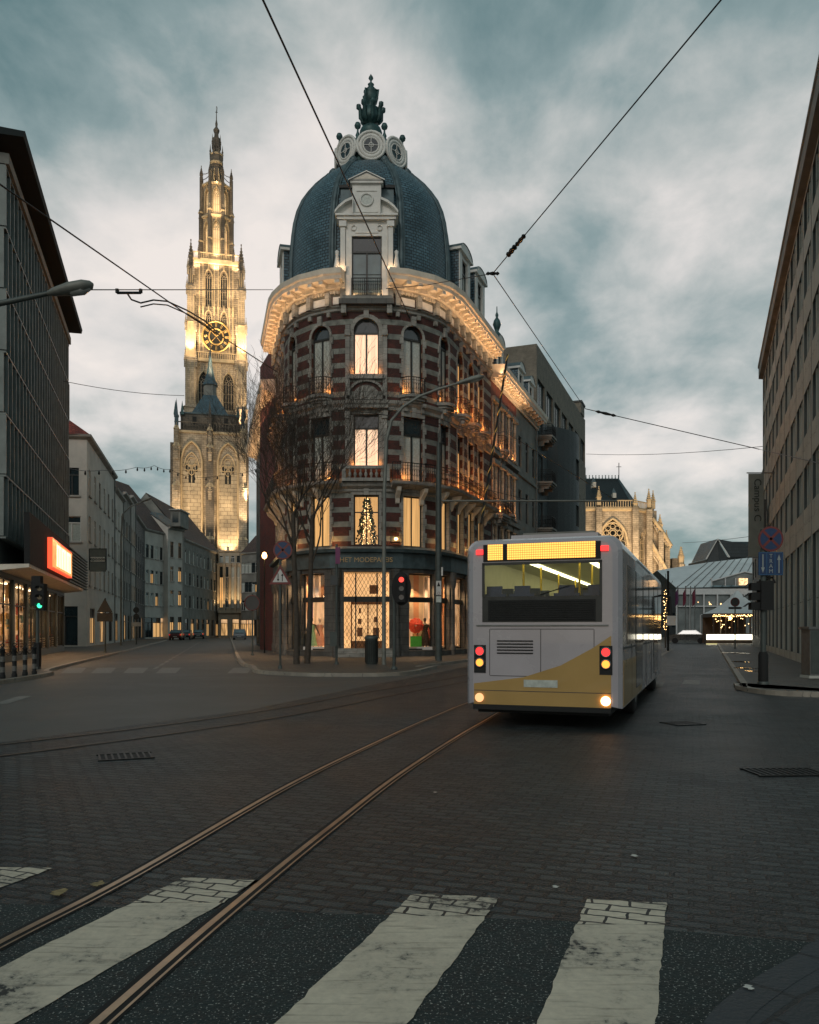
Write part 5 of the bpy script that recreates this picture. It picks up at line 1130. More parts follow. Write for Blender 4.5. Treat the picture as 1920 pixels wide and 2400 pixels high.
def stage(parent, pts, z0, z1, spec, m='sand', style='gothic', mats=('sandf', 'louvre', 'louvre'), reveal=.6, sides=None, name='wall'):
    """spec per side: list of (centre fraction, width, za, zb)"""
    p = Path(pts, True); ops = []
    for i in range(len(p.p) - 1):
        if sides is not None and i not in sides: continue
        L = p.s[i + 1] - p.s[i]
        for fr_, w_, za, zb in spec: ops.append((p.s[i] + fr_ * L - w_ / 2, p.s[i] + fr_ * L + w_ / 2, za, zb, 'pointed'))
    mb = MB(); wall(mb, p, z0, z1, sorted(ops), M[m], reveal); mb.poly([(v.x, v.y, z1) for v in p.p[:-1]], M[m])
    for a, b, za, zb, k in ops:                       # hood mould round each opening
        A = p.at(a + 1e-5)[0]; B = p.at(b - 1e-5)[0]; w_ = (B - A).length; u = (B - A) / w_; nn = Vector((u.y, -u.x, 0)); c = (A + B) / 2
        xs = [-w_ / 2 + w_ * j / 10 for j in range(11)]
        mb.tube([c + u * x * 1.06 + nn * .1 + Vector((0, 0, zb + archz('pointed', w_, x) + .1)) for x in xs], .2, M['sandhi'], 4)
        for s_ in (-1, 1): mb.tube([c + u * s_ * w_ * .53 + nn * .1 + Vector((0, 0, za)), c + u * s_ * w_ * .53 + nn * .1 + Vector((0, 0, zb - .8 * w_))], .13, M['sandhi'], 4)
        mb.frus(Fr((c.x + nn.x * .15, c.y + nn.y * .15), u=u), 0, 0, zb + .1, zb + 1.5, .5, .1, M['sandhi'])
    o = mb.build(name, parent)
    for op in ops: window(parent, p, *op, style=style, mats=mats, depth=reveal - .1)
    return o
M['sandf'] = M['sand']; M['sandhi'] = mk('highlit_carved_stone', (.50, .39, .24), .85, var=.2, sc=1)  # floodlight highlights on ribs and hoods put into a paler stone colour
M['ashlar'] = brickm('pale_ashlar', (.46, .38, .26), (.35, .29, .20), (.12, .09, .06), 1.6, .9, .05, rough=.9, nvar=.35, nsc=.3, bump=.6)
M['sandmid'] = brickm('shaded_sandstone', (.30, .25, .18), (.20, .165, .125), (.06, .05, .035), 1.1, .5, .04, rough=.9, nvar=.55, nsc=.35, bump=.5)  # shaft stone darkened by colour to deepen the floodlit contrast
CT = (-49.3, 207.0)
ct = thing('gothic_bell_tower', (*CT, 0), 'very tall floodlit gothic bell tower with clock face and openwork spire', 'tower')
def SQ(h): return sq(CT, h)
stage(ct, SQ(7.6), 0, 54.0, [], sides=[0, 1])
stage(ct, SQ(7.4), 54.0, 68.2, [(.27, 2.9, 56.0, 65.2), (.73, 2.9, 56.0, 65.2)], sides=[0, 1, 3], m='sand')
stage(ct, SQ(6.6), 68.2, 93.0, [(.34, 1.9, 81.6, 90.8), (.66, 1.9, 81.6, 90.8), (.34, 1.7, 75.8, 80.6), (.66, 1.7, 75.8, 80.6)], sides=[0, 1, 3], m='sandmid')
mb = MB()
for f_, z0, z1 in ((8.0, 54.0, 54.5), (8.0, 67.6, 68.3), (7.2, 92.2, 93.1)): mb.box(Fr(CT, 0), -f_, f_, -f_, f_, z0, z1, M['sandhi'])
baluster(mb, SQ(7.8), 68.3, 1.7, 'sandhi', .6); baluster(mb, SQ(7.1), 93.1, 1.7, 'sandhi', .45)
for x in (-4.6, -3.6, -.55, .55, 3.6, 4.6):
    mb.box(Fr(CT, 0), x - .12, x + .12, 6.5, 6.85, 70, 92, M['sandhi']); pinnacle(mb, CT[0] + x, CT[1] - 6.95, 79.5, 4.5, .5, 'sandhi', False)
for k in range(13):     # blind arcade with vertical ribs on the lower stage
    x = -6.9 + k * 1.15
    mb.box(Fr(CT, 0), x - .09, x + .09, 7.3, 7.6, 55, 67.5, M['sandhi']) if abs(abs(x) - 3.4) > 1.75 else None
    mb.tube([(CT[0] + x + dx, CT[1] - 7.5, 66.2 + dz) for dx, dz in ((0, 0), (.28, .6), (.57, .85), (.86, .6), (1.15, 0))], .08, M['sandhi'], 4)
# corner buttresses stepping back
for sx in (-1, 1):
    for sy in (-1, 1):
        x, y = CT[0] + sx * 6.9, CT[1] + sy * 6.9; f = Fr((x, y), 0)
        for z0, z1, w_, m in ((0, 56, 3.6, 'sand'), (56, 68, 3.0, 'sand'), (68, 77, 2.6, 'sandhi'), (77, 86, 2.0, 'sand'), (86, 91, 1.5, 'sanddark')):
            mb.box(f, -w_ / 2, w_ / 2, -w_ / 2, w_ / 2, z0, z1, M[m]); mb.frus(f, 0, 0, z1, z1 + .8, w_ * 1.15, w_ * .6, M[m])
            if z0 > 50:
                for a in (-.5, 0, .5): mb.box(f, a * w_ * .7 - .08, a * w_ * .7 + .08, -w_ / 2 - .12, w_ / 2 + .12, z0 + .8, z1 - .8, M['sandhi'])
                for dx in (-1, 1): pinnacle(mb, x + dx * w_ / 2, y - w_ / 2, z1 - 2.2, 4.2, .6, 'sand')
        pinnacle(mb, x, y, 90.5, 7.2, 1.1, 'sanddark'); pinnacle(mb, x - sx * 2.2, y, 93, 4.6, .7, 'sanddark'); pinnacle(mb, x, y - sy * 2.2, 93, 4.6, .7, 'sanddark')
        pinnacle(mb, x + sx * 1.1, y, 68, 4.6, .8, 'sanddark')
mb.build('buttresses', ct)
# clock
ck = MB(); X, Z = Vector((1, 0, 0)), Vector((0, 0, 1)); cc = Vector((CT[0], CT[1] - 7.9, 73.9))
ck.ring(cc, 3.75, .24, M['gilt'], X, Z, 40, 6); ck.ring(cc, 1.95, .2, M['gilt'], X, Z, 30, 6); 
for k in range(12):
    t = math.pi / 6 * k; v = X * math.sin(t) + Z * math.cos(t); w_ = v.cross(Vector((0, 1, 0)))
    for e in ((-.22, 0, .22) if k % 3 == 2 else (-.12, .12)): ck.tube([cc + v * 2.4 + w_ * e, cc + v * 3.4 + w_ * e * 1.4], .08, M['gilt'], 4)
ck.tube([cc, cc + Vector((-.35, -.1, 1.35))], .13, M['gilt'], 5); ck.tube([cc, cc + Vector((1.9, -.1, 1.5))], .1, M['gilt'], 5); ck.disc(cc + Vector((0, .35, 0)), 3.6, M['louvre'], X, Z, 32)
for k in range(4): t = math.pi / 4 + math.pi / 2 * k; ck.tube([cc + (X * math.cos(t) + Z * math.sin(t)) * 1.7, cc + (X * math.cos(t) + Z * math.sin(t)) * .3], .09, M['gilt'], 5)
ck.build('clock_face', ct)
# octagonal lantern
O0 = R(22.5 - 90)
OC = lambda r: polyc(CT, r, 8, O0)
fr_oct = []
stage(ct, OC(4.55), 93.0, 104.2, [(.5, 1.9, 95.4, 103.0)], m='sand', mats=('sandhi', 'lanternglow', 'lanternglow')) if False else None
M['lanternglow'] = emitm('floodlit_lantern_inside', (1, .68, .34), .6, var=.5, sc=.4)
stage(ct, OC(4.2), 93.0, 104.2, [(.5, 1.85, 95.2, 103.2)], mats=('sandhi', 'lanternglow', 'lanternglow'), reveal=.7, name='lantern_wall')
stage(ct, OC(3.95), 104.2, 111.6, [(.5, 1.75, 105.2, 110.8)], mats=('sandhi', 'lanternglow', 'lanternglow'), reveal=.7, name='lantern_wall')
mb = MB()
for i, (x, y) in enumerate(OC(4.55)):
    f = Fr((x, y), math.atan2(y - CT[1], x - CT[0]) + math.pi / 2); mb.box(f, -.4, .4, -.45, .6, 93, 106, M['sanddark']); mb.box(f, -.32, .32, -.4, .4, 106, 113.5, M['sanddark'])
    for z in (99, 105.5): mb.frus(f, 0, .2, z, z + 2.6, .7, .08, M['sand']); mb.frus(f, 0, .2, z - .3, z, 1.1, 1.1, M['sandhi'])
    pinnacle(mb, x, y, 112.5, 3.6, .75, 'sanddark')
    c = Vector((CT[0], CT[1], 0)); d = Vector((x, y, 0)) - c
    mb.tube([c + d * t + Vector((0, 0, z)) for t, z in ((.95, 111.0), (.75, 111.8), (.5, 113.4), (.33, 116.0))], .14, M['sandhi'], 4)
    mb.tube([c + d * t + Vector((0, 0, z)) for t, z in ((1.0, 114.2), (.7, 114.6), (.33, 115.6))], .09, M['sanddark'], 4)
    mb.tube([c + d * t + Vector((0, 0, z)) for t, z in ((1.0, 104.2), (.8, 105.2), (.93, 107))], .12, M['sandhi'], 4)
for r, z in ((4.8, 104.0), (4.6, 111.4)):
    mb.lathe((*CT, 0), [(r - .6, z), (r, z + .1), (r, z + .5), (r - .7, z + .6)], M['sandhi'], 8, smooth=False, a0=O0, a1=O0 + 2 * math.pi)
mb.lathe((*CT, 0), [(1.45, 111.6), (1.45, 116.6), (1.9, 117.4), (2.0, 118.0), (1.9, 119.6), (1.3, 119.9), (1.15, 121.2), (1.3, 122), (1.25, 123.4), (.7, 123.8), (.6, 124.6), (.95, 125.4), (.3, 126.2), (.38, 126.9), (.15, 127.8), (.07, 131)], M['sanddark'], 8, smooth=False, a0=O0, a1=O0 + 2 * math.pi)
mb.lathe((*CT, 0), [(1.6, 117.0), (2.05, 117.5), (2.05, 117.8), (1.6, 117.9)], M['sandhi'], 8, False, O0, O0 + 2 * math.pi); mb.lathe((*CT, 0), [(1.9, 119.3), (2.05, 119.4), (2.05, 119.7), (1.6, 119.8)], M['sandhi'], 8, False, O0, O0 + 2 * math.pi)
for x, y in polyc(CT, 1.85, 8, O0): pinnacle(mb, x, y, 119, 2.8, .42, 'sanddark', False)
for x, y in polyc(CT, 1.2, 8, O0): pinnacle(mb, x, y, 121.2, 3.2, .4, 'sanddark', False)
for z in (112.5, 114.5): 
    for x, y in polyc(CT, 1.5, 8, O0): mb.box(Fr((x, y), 0), -.12, .12, -.12, .12, z, z + 1.6, M['sandhi'])
mb.tube([(CT[0] - .35, CT[1], 129.6), (CT[0] + .35, CT[1], 129.6)], .07, M['iron'], 4); mb.tube([(CT[0], CT[1], 129), (CT[0] + .3, CT[1], 130.6), (CT[0] + .1, CT[1], 130.9)], .06, M['iron'], 4)
mb.build('openwork_spire', ct)
KZ = 1.11
for o_ in ct.children:
    if o_.name.startswith(('lantern_wall', 'openwork_spire')) or (o_.name.startswith('window') and o_.location.z > 93):
        zz = o_.location.z; o_.scale.z = KZ; o_.location.z = KZ * zz + 93 * (1 - KZ)
# lights on the tower: floods near the galleries, plus added ones in mid-air
ROT = {}
def rotp(x, y, c):
    a, s_ = ROT[c]; dx, dy = (x - c[0]) * s_, (y - c[1]) * s_; return (c[0] + dx * math.cos(a) - dy * math.sin(a), c[1] + dx * math.sin(a) + dy * math.cos(a))
def flood(x, y, z, e, tx, ty, tz, ang=60, col=(1, .72, .43)):
    for c in ROT:
        if abs(x - c[0]) < 26 and abs(y - c[1]) < 30 and c is CURC[0]: x, y = rotp(x, y, c); tx, ty = rotp(tx, ty, c); break
    return light('SPOT', (x, y, z), e * 1.6, col, .4, (tx, ty, tz), ang, name='floodlight')
CURC = [CT]; ROT[CT] = (math.atan2(47.6, 207), .88); ct.rotation_euler.z = ROT[CT][0]; ct.scale = (.88, .88, 1)
for dx in (-6, 0, 6): flood(CT[0] + dx, CT[1] - 13, 50, 9000, CT[0] + dx * .8, CT[1] - 7, 62, 75)
for dx in (-7.2, -3.4, 3.4, 7.2): flood(CT[0] + dx, CT[1] - 10.5, 68.5, 4200, CT[0] + dx * .9, CT[1] - 6.5, 79, 60)
for dx in (-4.5, 4.5): flood(CT[0] + dx, CT[1] - 11, 80, 2000, CT[0] + dx * .5, CT[1] - 6, 92, 55)
for dx in (-5.5, 0, 5.5): flood(CT[0] + dx, CT[1] - 7, 93.6, 1500, CT[0] + dx * .4, CT[1] - 3.6, 102, 80)
for dx in (-5.5, 5.5): flood(CT[0] + dx, CT[1] - 8, 90.5, 700, CT[0] + dx, CT[1] - 6.5, 95, 110)
flood(CT[0], CT[1] - 8, 90.5, 700, CT[0], CT[1] - 6.5, 95, 120)
flood(CT[0], CT[1] - 8, 103, 1200, CT[0], CT[1] - 2, 112, 70); flood(CT[0], CT[1] - 5, 113.5, 350, CT[0], CT[1] - 1, 118.5, 70)
for dx, z, tz, e_ in ((-12, 66, 76, 6500), (12, 66, 76, 6500), (0, 72, 86, 6500), (0, 66, 62, 2500), (0, 86, 103, 2200), (0, 96, 116, 2500)): flood(CT[0] + dx * .8, CT[1] - 22, z, e_, CT[0] + dx * .4, CT[1] - 6, tz, 62)  # extra wide floods added in mid-air to even out the tower light
flood(CT[0] + 14, CT[1] - 14, 60, 5000, CT[0] + 6, CT[1] - 6, 80, 50)
# ---- squat tower in front with slate pyramid and spirelet
ST = (-47.5, 193.2)
s2 = thing('squat_church_tower', (*ST, 0), 'squat stone tower with slate pyramid roof and spirelet before the bell tower', 'tower')
stage(s2, sq(ST, 8.2), 0, 46.9, [], sides=[0])
mb = MB(); f = Fr(ST, 0)
for x in (-4.35, 4.35):
    # tall blind niches
    n = 10; w_ = 5.0
    mb.tube([Vector((ST[0] + x - w_ / 2, ST[1] - 8.5, 16))] + [Vector((ST[0] + x + xx, ST[1] - 8.5, 44.5 + archz('pointed', w_, xx))) for xx in [-w_ / 2 + w_ * i / n for i in range(n + 1)]] + [Vector((ST[0] + x + w_ / 2, ST[1] - 8.5, 16))], .3, M['sandhi'], 5)
    mb.box(f, x - 2.2, x + 2.2, 8.2, 8.26, 14, 40, M['ashlar'])
    mb.tube([Vector((ST[0] + x + xx, ST[1] - 8.4, 42.0 + archz('pointed', 3.6, xx))) for xx in [-1.8 + 3.6 * i / n for i in range(n + 1)]], .18, M['sandhi'], 4)
    for k, (rx, rz, rr) in enumerate(((0, 39.9, .9), (-.9, 38.5, .7), (.9, 38.5, .7), (0, 37.4, .6))): mb.ring((ST[0] + x + rx, ST[1] - 8.4, rz), rr, .1, M['sandhi'], X, Z, 12, 4)
    mb.box(f, x - .75, x - .12, 8.26, 8.3, 35.0, 38.5, M['louvre']); mb.box(f, x + .12, x + .75, 8.26, 8.3, 35.0, 38.5, M['louvre']); mb.box(f, x - 1.4, x - .95, 8.26, 8.3, 37.5, 39.0, M['louvre']); mb.box(f, x + .95, x + 1.4, 8.26, 8.3, 37.5, 39.0, M['louvre'])
    mb.box(f, x - .3, x + .3, 8.26, 8.32, 19.0, 20.6, M['louvre'])
for x in (-7.9, 0, 7.9):
    for z0, z1, w_, d in ((0, 22, 2.2, 2.6), (22, 34, 1.9, 2.0), (34, 43, 1.6, 1.4), (43, 47, 1.3, .9)):
        mb.box(f, x - w_ / 2, x + w_ / 2, 8, 8.2 + d, z0, z1, M['sand'] if x else M['sanddark']); mb.frus(f, x, 8.2 + d / 2, z1, z1 + 1, w_ * 1.1, w_ * .5, M['sandhi'])
        pinnacle(mb, ST[0] + x, ST[1] - 8.2 - d, z1 - 3, 4.5, .8, 'sand')
    pinnacle(mb, ST[0] + x, ST[1] - 8.6, 47, 7, .9, 'slate' if x else 'sanddark', False)
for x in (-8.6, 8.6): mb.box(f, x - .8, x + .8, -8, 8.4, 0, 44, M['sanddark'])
mb.build('buttresses', s2)
mb = MB(); mb.box(f, -8.3, 8.3, -8.3, 8.5, 46.4, 46.9, M['sandhi']); baluster(mb, sq(ST, 8.3), 46.9, 2.0, 'sanddark', .7)
mb.box(f, -7.0, 7.0, -7, 7.2, 46.9, 51.2, M['sanddark']); mb.box(f, -7.2, 7.2, -7.2, 7.4, 51.0, 51.3, M['lead'])
for x in (-3.7, 3.9): mb.box(f, x - .5, x + .5, 7.2, 7.24, 48.6, 50.4, M['louvre'])
for x in (-8.2, -6.6, 6.8, 8.4): mb.frus(f, x, 7.4, 50.6, 53.8, .9, .05, M['verdigris'])
mb.build('parapet', s2)
mb = MB(); mb.frus(f, 0, 0, 51.3, 57.0, 14.4 * .62, 3.2, M['slate']); mb.frus(f, 0, 0, 51.25, 51.4, 14.4, 9, M['slate'])
mb.frus(f, 0, 0, 51.3, 56.6, 9.6, 3.6, M['slate'])
mb.build('pyramid_roof', s2)
mb = MB(); oc = (*ST, 0)
mb.lathe(oc, [(1.75, 54.6), (1.7, 59.6), (2.0, 59.7)], M['greyplaster'], 8, False, O0, O0 + 2 * math.pi); mb.lathe(oc, [(2.05, 59.6), (1.45, 60.8), (.95, 62.5), (.5, 65), (.12, 68.2), (.05, 70)], M['slate'], 8, False, O0, O0 + 2 * math.pi)
mb.build('spirelet', s2)
CURC[0] = ST; ROT[ST] = (math.atan2(45.8, 193.2), .93); s2.rotation_euler.z = ROT[ST][0]; s2.scale = (.93, .93, 1)
for x in (-4.35, 4.35): flood(ST[0] + x, ST[1] - 11.5, 17, 4200, ST[0] + x, ST[1] - 8.2, 24, 62)
for x in (-10, 10): flood(ST[0] + x, ST[1] - 14, 24, 2200, ST[0] + x * .7, ST[1] - 8, 36, 70)
flood(ST[0], ST[1] - 24, 22, 5200, ST[0], ST[1] - 8, 34, 60)
flood(ST[0] + 9, ST[1] - 12, 30, 5000, ST[0] + 12, ST[1] - 4, 44, 60)
CURC[0] = None
# ---- gothic choir and transept on the right
ch = thing('gothic_church', (52, 200, 0), 'floodlit gothic church transept with steep slate roof, rose window and flying buttresses', 'church')
def K(px): return (px - 960) / 1900 * 200
x0, x1, x2 = K(1330), K(1463), K(1535); 
cp = Path([(x0, 196), (K(1476), 196), (x2, 202), (x2, 216)])
ops = [(cp.s[1] - 8.6, cp.s[1] - 1.8, 17, 28.2, 'pointed'), (cp.s[1] + 2.6, cp.s[1] + 5.4, 17, 25.5, 'pointed')]
mb = MB(); wall(mb, cp, 0, 30.8, ops, M['sand'], .8); mb.poly([(v.x, v.y, 30.8) for v in cp.p] + [(x0, 216, 30.8)], M['sand']); mb.build('wall', ch)
for o in ops: window(ch, cp, *o, style='gothic', mats=('sandhi', 'louvre', 'louvre'), depth=.6)
mb = MB()
a, b, z0, z1, k = ops[0]; cm = cp.at((a + b) / 2)[0]; cR = Vector((cm.x, cm.y - .1, 24.9))
mb.ring(cR, 2.5, .22, M['sandhi'], X, Z, 28, 5); mb.ring(cR, .7, .16, M['sandhi'], X, Z, 14, 4)
for i in range(8): t = math.pi / 4 * i; mb.ring(cR + (X * math.cos(t) + Z * math.sin(t)) * 1.6, .6, .12, M['sandhi'], X, Z, 10, 4)
w_ = 7.0; mb.tube([Vector((cm.x + xx * 1.05, cm.y - .2, z1 + .2 + archz('pointed', w_, xx))) for xx in [-w_ / 2 + w_ * i / 14 for i in range(15)]], .32, M['sandhi'], 5)
sweep(mb, cp, [(0, 30.2), (.5, 30.5), (.5, 30.9), (0, 31)], M['sandhi']); baluster(mb, [(v.x, v.y) for v in cp.off(.3)], 31, 1.8, 'sandhi', .6, False)
for px, yy in ((1393, 195.3), (1476, 195.2), (1535, 201.5), (1518, 199)): pinnacle(mb, K(px), yy, 31.5 if px != 1476 else 30, 4.6, .9, 'sandhi'); mb.box(Fr((K(px), yy), 0), -.7, .7, -.7, .7, 0, 31, M['sand'])
mb.build('stone_dressing', ch)
mb = MB(); zr = 39.5; V = Vector
a_, b_, c_, d_ = V((x0, 196.5, 31.2)), V((K(1476), 196.5, 31.2)), V((K(1511), 203, 31.2)), V((x0, 216, 31.2)); r0, r1 = V((x0, 205, zr)), V((K(1462), 205, zr))
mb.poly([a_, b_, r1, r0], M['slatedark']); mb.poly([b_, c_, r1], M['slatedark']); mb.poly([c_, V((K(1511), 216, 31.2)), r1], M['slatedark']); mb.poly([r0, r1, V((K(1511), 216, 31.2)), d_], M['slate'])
mb.tube([b_, r1], .25, M['lead'], 5); mb.tube([c_, r1], .22, M['lead'], 5)
for i in range(18): x = x0 + (K(1462) - x0) * i / 17; mb.frus(Fr((x, 205), 0), 0, 0, zr, zr + .9, .3, .12, M['verdigris']); mb.lathe((x, 205, zr + .95), [(0, -.18), (.18, 0), (0, .18)], M['verdigris'], 6)
mb.tube([(x0, 205, zr + .1), (K(1462), 205, zr + .1)], .16, M['lead'], 5)
mb.tube([(K(1463), 205, zr), (K(1463), 205, zr + 4.2)], .1, M['iron'], 5); mb.tube([(K(1463) - .6, 205, zr + 3.2), (K(1463) + .6, 205, zr + 3.2)], .08, M['iron'], 4)
for px, z in ((1390, 37.2), (1437, 34.6)): mb.box(Fr((K(px), 200), 0), -.4, .4, -.5, 1.6, z - .8, z + .4, M['cream']); mb.frus(Fr((K(px), 200), 0), 0, .6, z + .4, z + 1.8, 1.1, .05, M['lead'])
mb.build('roof', ch)
mb = MB()     # choir buttresses and flyers descending to the right
for i, (px, zt, yy) in enumerate(((1547, 25.5, 200), (1571, 22.0, 203), (1581, 19.4, 206), (1590, 19.2, 209), (1608, 18.0, 204), (1620, 18.2, 207))):
    x = K(px); mb.box(Fr((x, yy), 0), -.6, .6, -1, 1, 0, zt, M['sand']); pinnacle(mb, x, yy, zt, 4.4, 1.0, 'sandhi')
for (p0, z0, p1, z1) in ((1500, 27.5, 1550, 18), (1512, 24.5, 1575, 13.5), (1530, 29, 1571, 22)):
    A = V((K(p0), 200, z0)); B = V((K(p1), 199, z1)); mb.tube([A, A.lerp(B, .5) + V((0, 0, .3)), B], .5, M['sandhi'], 5); mb.tube([A + V((0, 0, -1.4)), A.lerp(B, .5) + V((0, 0, -1.6)), B + V((0, 0, -.4))], .28, M['sand'], 5)
    for t in [.1 * k for k in range(1, 10)]: q_ = A.lerp(B, t); mb.box(Fr((q_.x, q_.y), 0), -.1, .1, -.1, .1, q_.z - 1.4, q_.z + .3, M['sandhi'])
mb.box(Fr((K(1560), 208), 0), -4, 8, -6, 6, 0, 15.5, M['sand']); mb.box(Fr((K(1600), 206), 0), -2, 3.6, -5, 4, 0, 13.2, M['sanddark']); mb.box(Fr((K(1560), 206), 0), -1, .8, -2, 2, 15, 20.5, M['sanddark']); mb.box(Fr((K(1597), 206), 0), -.9, .9, -2, 2, 13, 19.5, M['sanddark'])
for px in (1537, 1545, 1556): mb.box(Fr((K(px), 203.5), 0), -.35, .35, 1.3, 1.6, 9, 14, M['louvre'])
mb.build('flying_buttresses', ch)
for px, e in ((1350, 3000), (1400, 5200), (1450, 5200), (1500, 5200)): flood(K(px), 181, 9, e * 1.1, K(px), 196, 22, 80)
for px in (1545, 1585, 1620): flood(K(px), 190, 6, 2600, K(px), 202, 17, 75)
# low dark building and gabled dark roof behind the tent
lb = thing('low_brick_building', (K(1560), 170, 0), 'low dark building between the church and the white tent', 'building')
p_ = Path([(K(1540) * .85, 170), (K(1680) * .85, 170)]); o_ = rowops(p_.L, [(2, 3, 5, 1.4)]); shell(p_, 0, 13.2, M['darkbrick'], lb, 8, o_, .2); place(p_, o_, lb, style='plain2', mats=('frame', 'glass', 'glass'))
gb = thing('gabled_building', (54, 150, 0), 'dark gabled building with white edged roof behind the big white tent', 'building')
k_ = 150 / 1900
mb = MB(); gx0, gx1, gr0 = (1656 - 960) * k_, (1830 - 960) * k_, (1679 - 960) * k_; ze = 1.6 + (1475 - 1311) * k_; zr2 = 1.6 + (1475 - 1264) * k_
mb.poly([(gx0, 150, 0), (gx0 + 3.3, 148.5, 0), (gx0 + 3.3, 148.5, ze + .3), (gr0, 149.6, zr2), (gx0, 150, ze)], M['darkbrick']); mb.box(Fr((gx0 + 3.3, 148.5), 0), 0, 20, -12, 0, 0, ze + .3, M['darkbrick']); mb.box(Fr((gx0 + .1, 150), 0), 0, 3.4, -10, -.05, 0, ze, M['darkbrick']); mb.build('wall', gb)
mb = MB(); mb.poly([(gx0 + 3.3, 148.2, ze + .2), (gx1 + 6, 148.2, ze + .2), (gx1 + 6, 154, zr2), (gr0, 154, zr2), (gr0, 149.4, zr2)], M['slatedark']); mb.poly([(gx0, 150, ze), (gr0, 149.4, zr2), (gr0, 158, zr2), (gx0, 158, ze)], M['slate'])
mb.tube([(gx0 - .2, 149.6, ze), (gr0, 149.2, zr2), (gx0 + 3.5, 148.1, ze + .2)], .16, M['white'], 4); mb.build('roof', gb)
# ================================================================ the bus seen from behind
M['buswhite'] = mk('white_bus_paint', (.36, .34, .36), .28, var=.08, sc=1, bump=.0, coat=.6)
M['busyellow'] = mk('yellow_livery_and_glow', (.36, .23, .07), .3, var=.1, sc=1, bump=0, coat=.6)  # yellow livery, with the orange glow along the skirt put into the colour
M['rubber'] = mk('tyre_rubber', (.015, .015, .015), .85, var=.2)
M['busglass'] = mk('tinted_bus_glass', (.02, .03, .032), .06, var=0, spec=.9)
M['busglow'] = emitm('bus_interior_seen_through_rear_glass', (.50, .44, .20), .42, var=.35, sc=2)
M['redlamp'] = emitm('red_tail_lamp', (1, .03, .03), 1.6)
M['amber'] = emitm('amber_led', (1, .45, .08), 1.5)
bu = Vector((2.40, -.88, 0)).normalized(); bo = (.93, 13.58)
bus = thing('city_bus', (*bo, 0), 'white city bus with amber rear display and red lamps, seen from behind', 'bus')
f = Fr(bo, u=bu); W_, Lb = 2.55, 12.0
def sect(d, ins, z0=.34, z1=3.1):
    r = .22; a0, a1 = ins, W_ - ins; z1 -= ins * .6; z0 += ins * .3; pts = [(a0, z0), (a1, z0)]
    for k in range(6): t = math.pi / 2 * k / 5; pts.append((a1 - r + r * math.cos(t), z1 - r + r * math.sin(t)))
    for k in range(6): t = math.pi / 2 * (1 + k / 5); pts.append((a0 + r + r * math.cos(t), z1 - r + r * math.sin(t)))
    return [f.p(a, d, z) for a, z in pts]
mb = MB(); st_ = [(0, .14), (-.05, .06), (-.16, 0), (-Lb + .25, 0), (-Lb + .1, .06), (-Lb, .2)]
rows_ = [sect(d, i) for d, i in st_]
mb.grid([r + [r[0]] for r in rows_], M['buswhite']); mb.poly(rows_[-1], M['buswhite'])
A0, A1 = .14, W_ - .14; Q = lambda a, z: f.p(a, 0, z)
r0_ = rows_[0]; loz = r0_[0].z
for q4 in (((A0, loz), (A1, loz), (A1, 2.14), (A0, 2.14)), ((A0, 2.14), (.34, 2.14), (.34, 2.66), (A0, 2.66)), ((W_ - .34, 2.14), (A1, 2.14), (A1, 2.66), (W_ - .34, 2.66))): mb.poly([Q(*v) for v in q4], M['buswhite'])
mb.poly([Q(A0, 2.66), Q(A1, 2.66)] + r0_[2:], M['buswhite']); mb.build('body', bus)
inb = mk('bus_interior_panel', (.42, .42, .30), .7, var=.1); mb = MB(); mb.box(f, .08, W_ - .08, -11.5, -.15, 2.84, 2.88, inb); mb.box(f, .08, W_ - .08, -11.5, -.12, .8, .86, M['pole_d'] if 'pole_d' in M else inb)
for a in (.06, W_ - .1): mb.box(f, a, a + .04, -11.5, -.12, .86, 2.84, inb)
mb.box(f, .1, W_ - .1, -11.55, -11.5, .86, 2.84, M['glass']); mb.build('interior_lining', bus)
sb = mk('blue_seat_fabric', (.03, .05, .09), .8, var=.3); mb = MB()
for d in (-.35, -1.2, -2.1, -3.3, -4.4):
    for a in (.2, .68, 1.42, 1.9):
        if d < -3 and a in (.68, 1.42): continue
        mb.box(f, a, a + .42, d - .1, d, 1.25, 2.2, sb); mb.box(f, a + .08, a + .34, d - .09, d - .01, 2.2, 2.33, sb)
mb.build('seats', bus)
yp_ = mk('yellow_grab_pole', (.6, .42, .03), .4, var=0); mb = MB()
for d in (-1.0, -2.6, -4.6, -7):
    for a in (.78, 1.75): mb.tube([f.p(a, d, .86), f.p(a, d, 2.84)], .02, yp_, 6)
mb.build('grab_poles', bus); mb = MB()
for a in (.7, 1.8): mb.box(f, a, a + .1, -11, -.4, 2.81, 2.838, emitm('bus_ceiling_strip', (.95, .9, .5), 4.5))
mb.build('ceiling_lights', bus)
mb = MB()
mb.box(f, .16, W_ - .16, -.02, .012, .36, .58, M['busyellow'])
yp = [(.16, .58), (W_ - .16, .58), (W_ - .16, 1.5), (2.1, 1.3), (1.6, 1.02), (1.0, .82), (.16, .70)]; mb.poly([f.p(a, .012, z) for a, z in yp], M['busyellow'])
mb.box(f, W_ - .0, W_ + .006, -4.2, -.3, .36, 1.1, M['busyellow']); mb.build('yellow_panels', bus)
mb = MB(); mb.box(f, .16, W_ - .16, -.06, .07, .28, .36, M['black']); mb.box(f, .2, W_ - .2, -11.8, -.1, .22, .34, M['black']); mb.build('bumper', bus)
mb = MB(); mb.poly([f.p(a, .012, z) for a, z in ((.34, 2.14), (W_ - .34, 2.14), (W_ - .34, 2.66), (.34, 2.66))], M['clear']); mb.build('rear_window', bus)
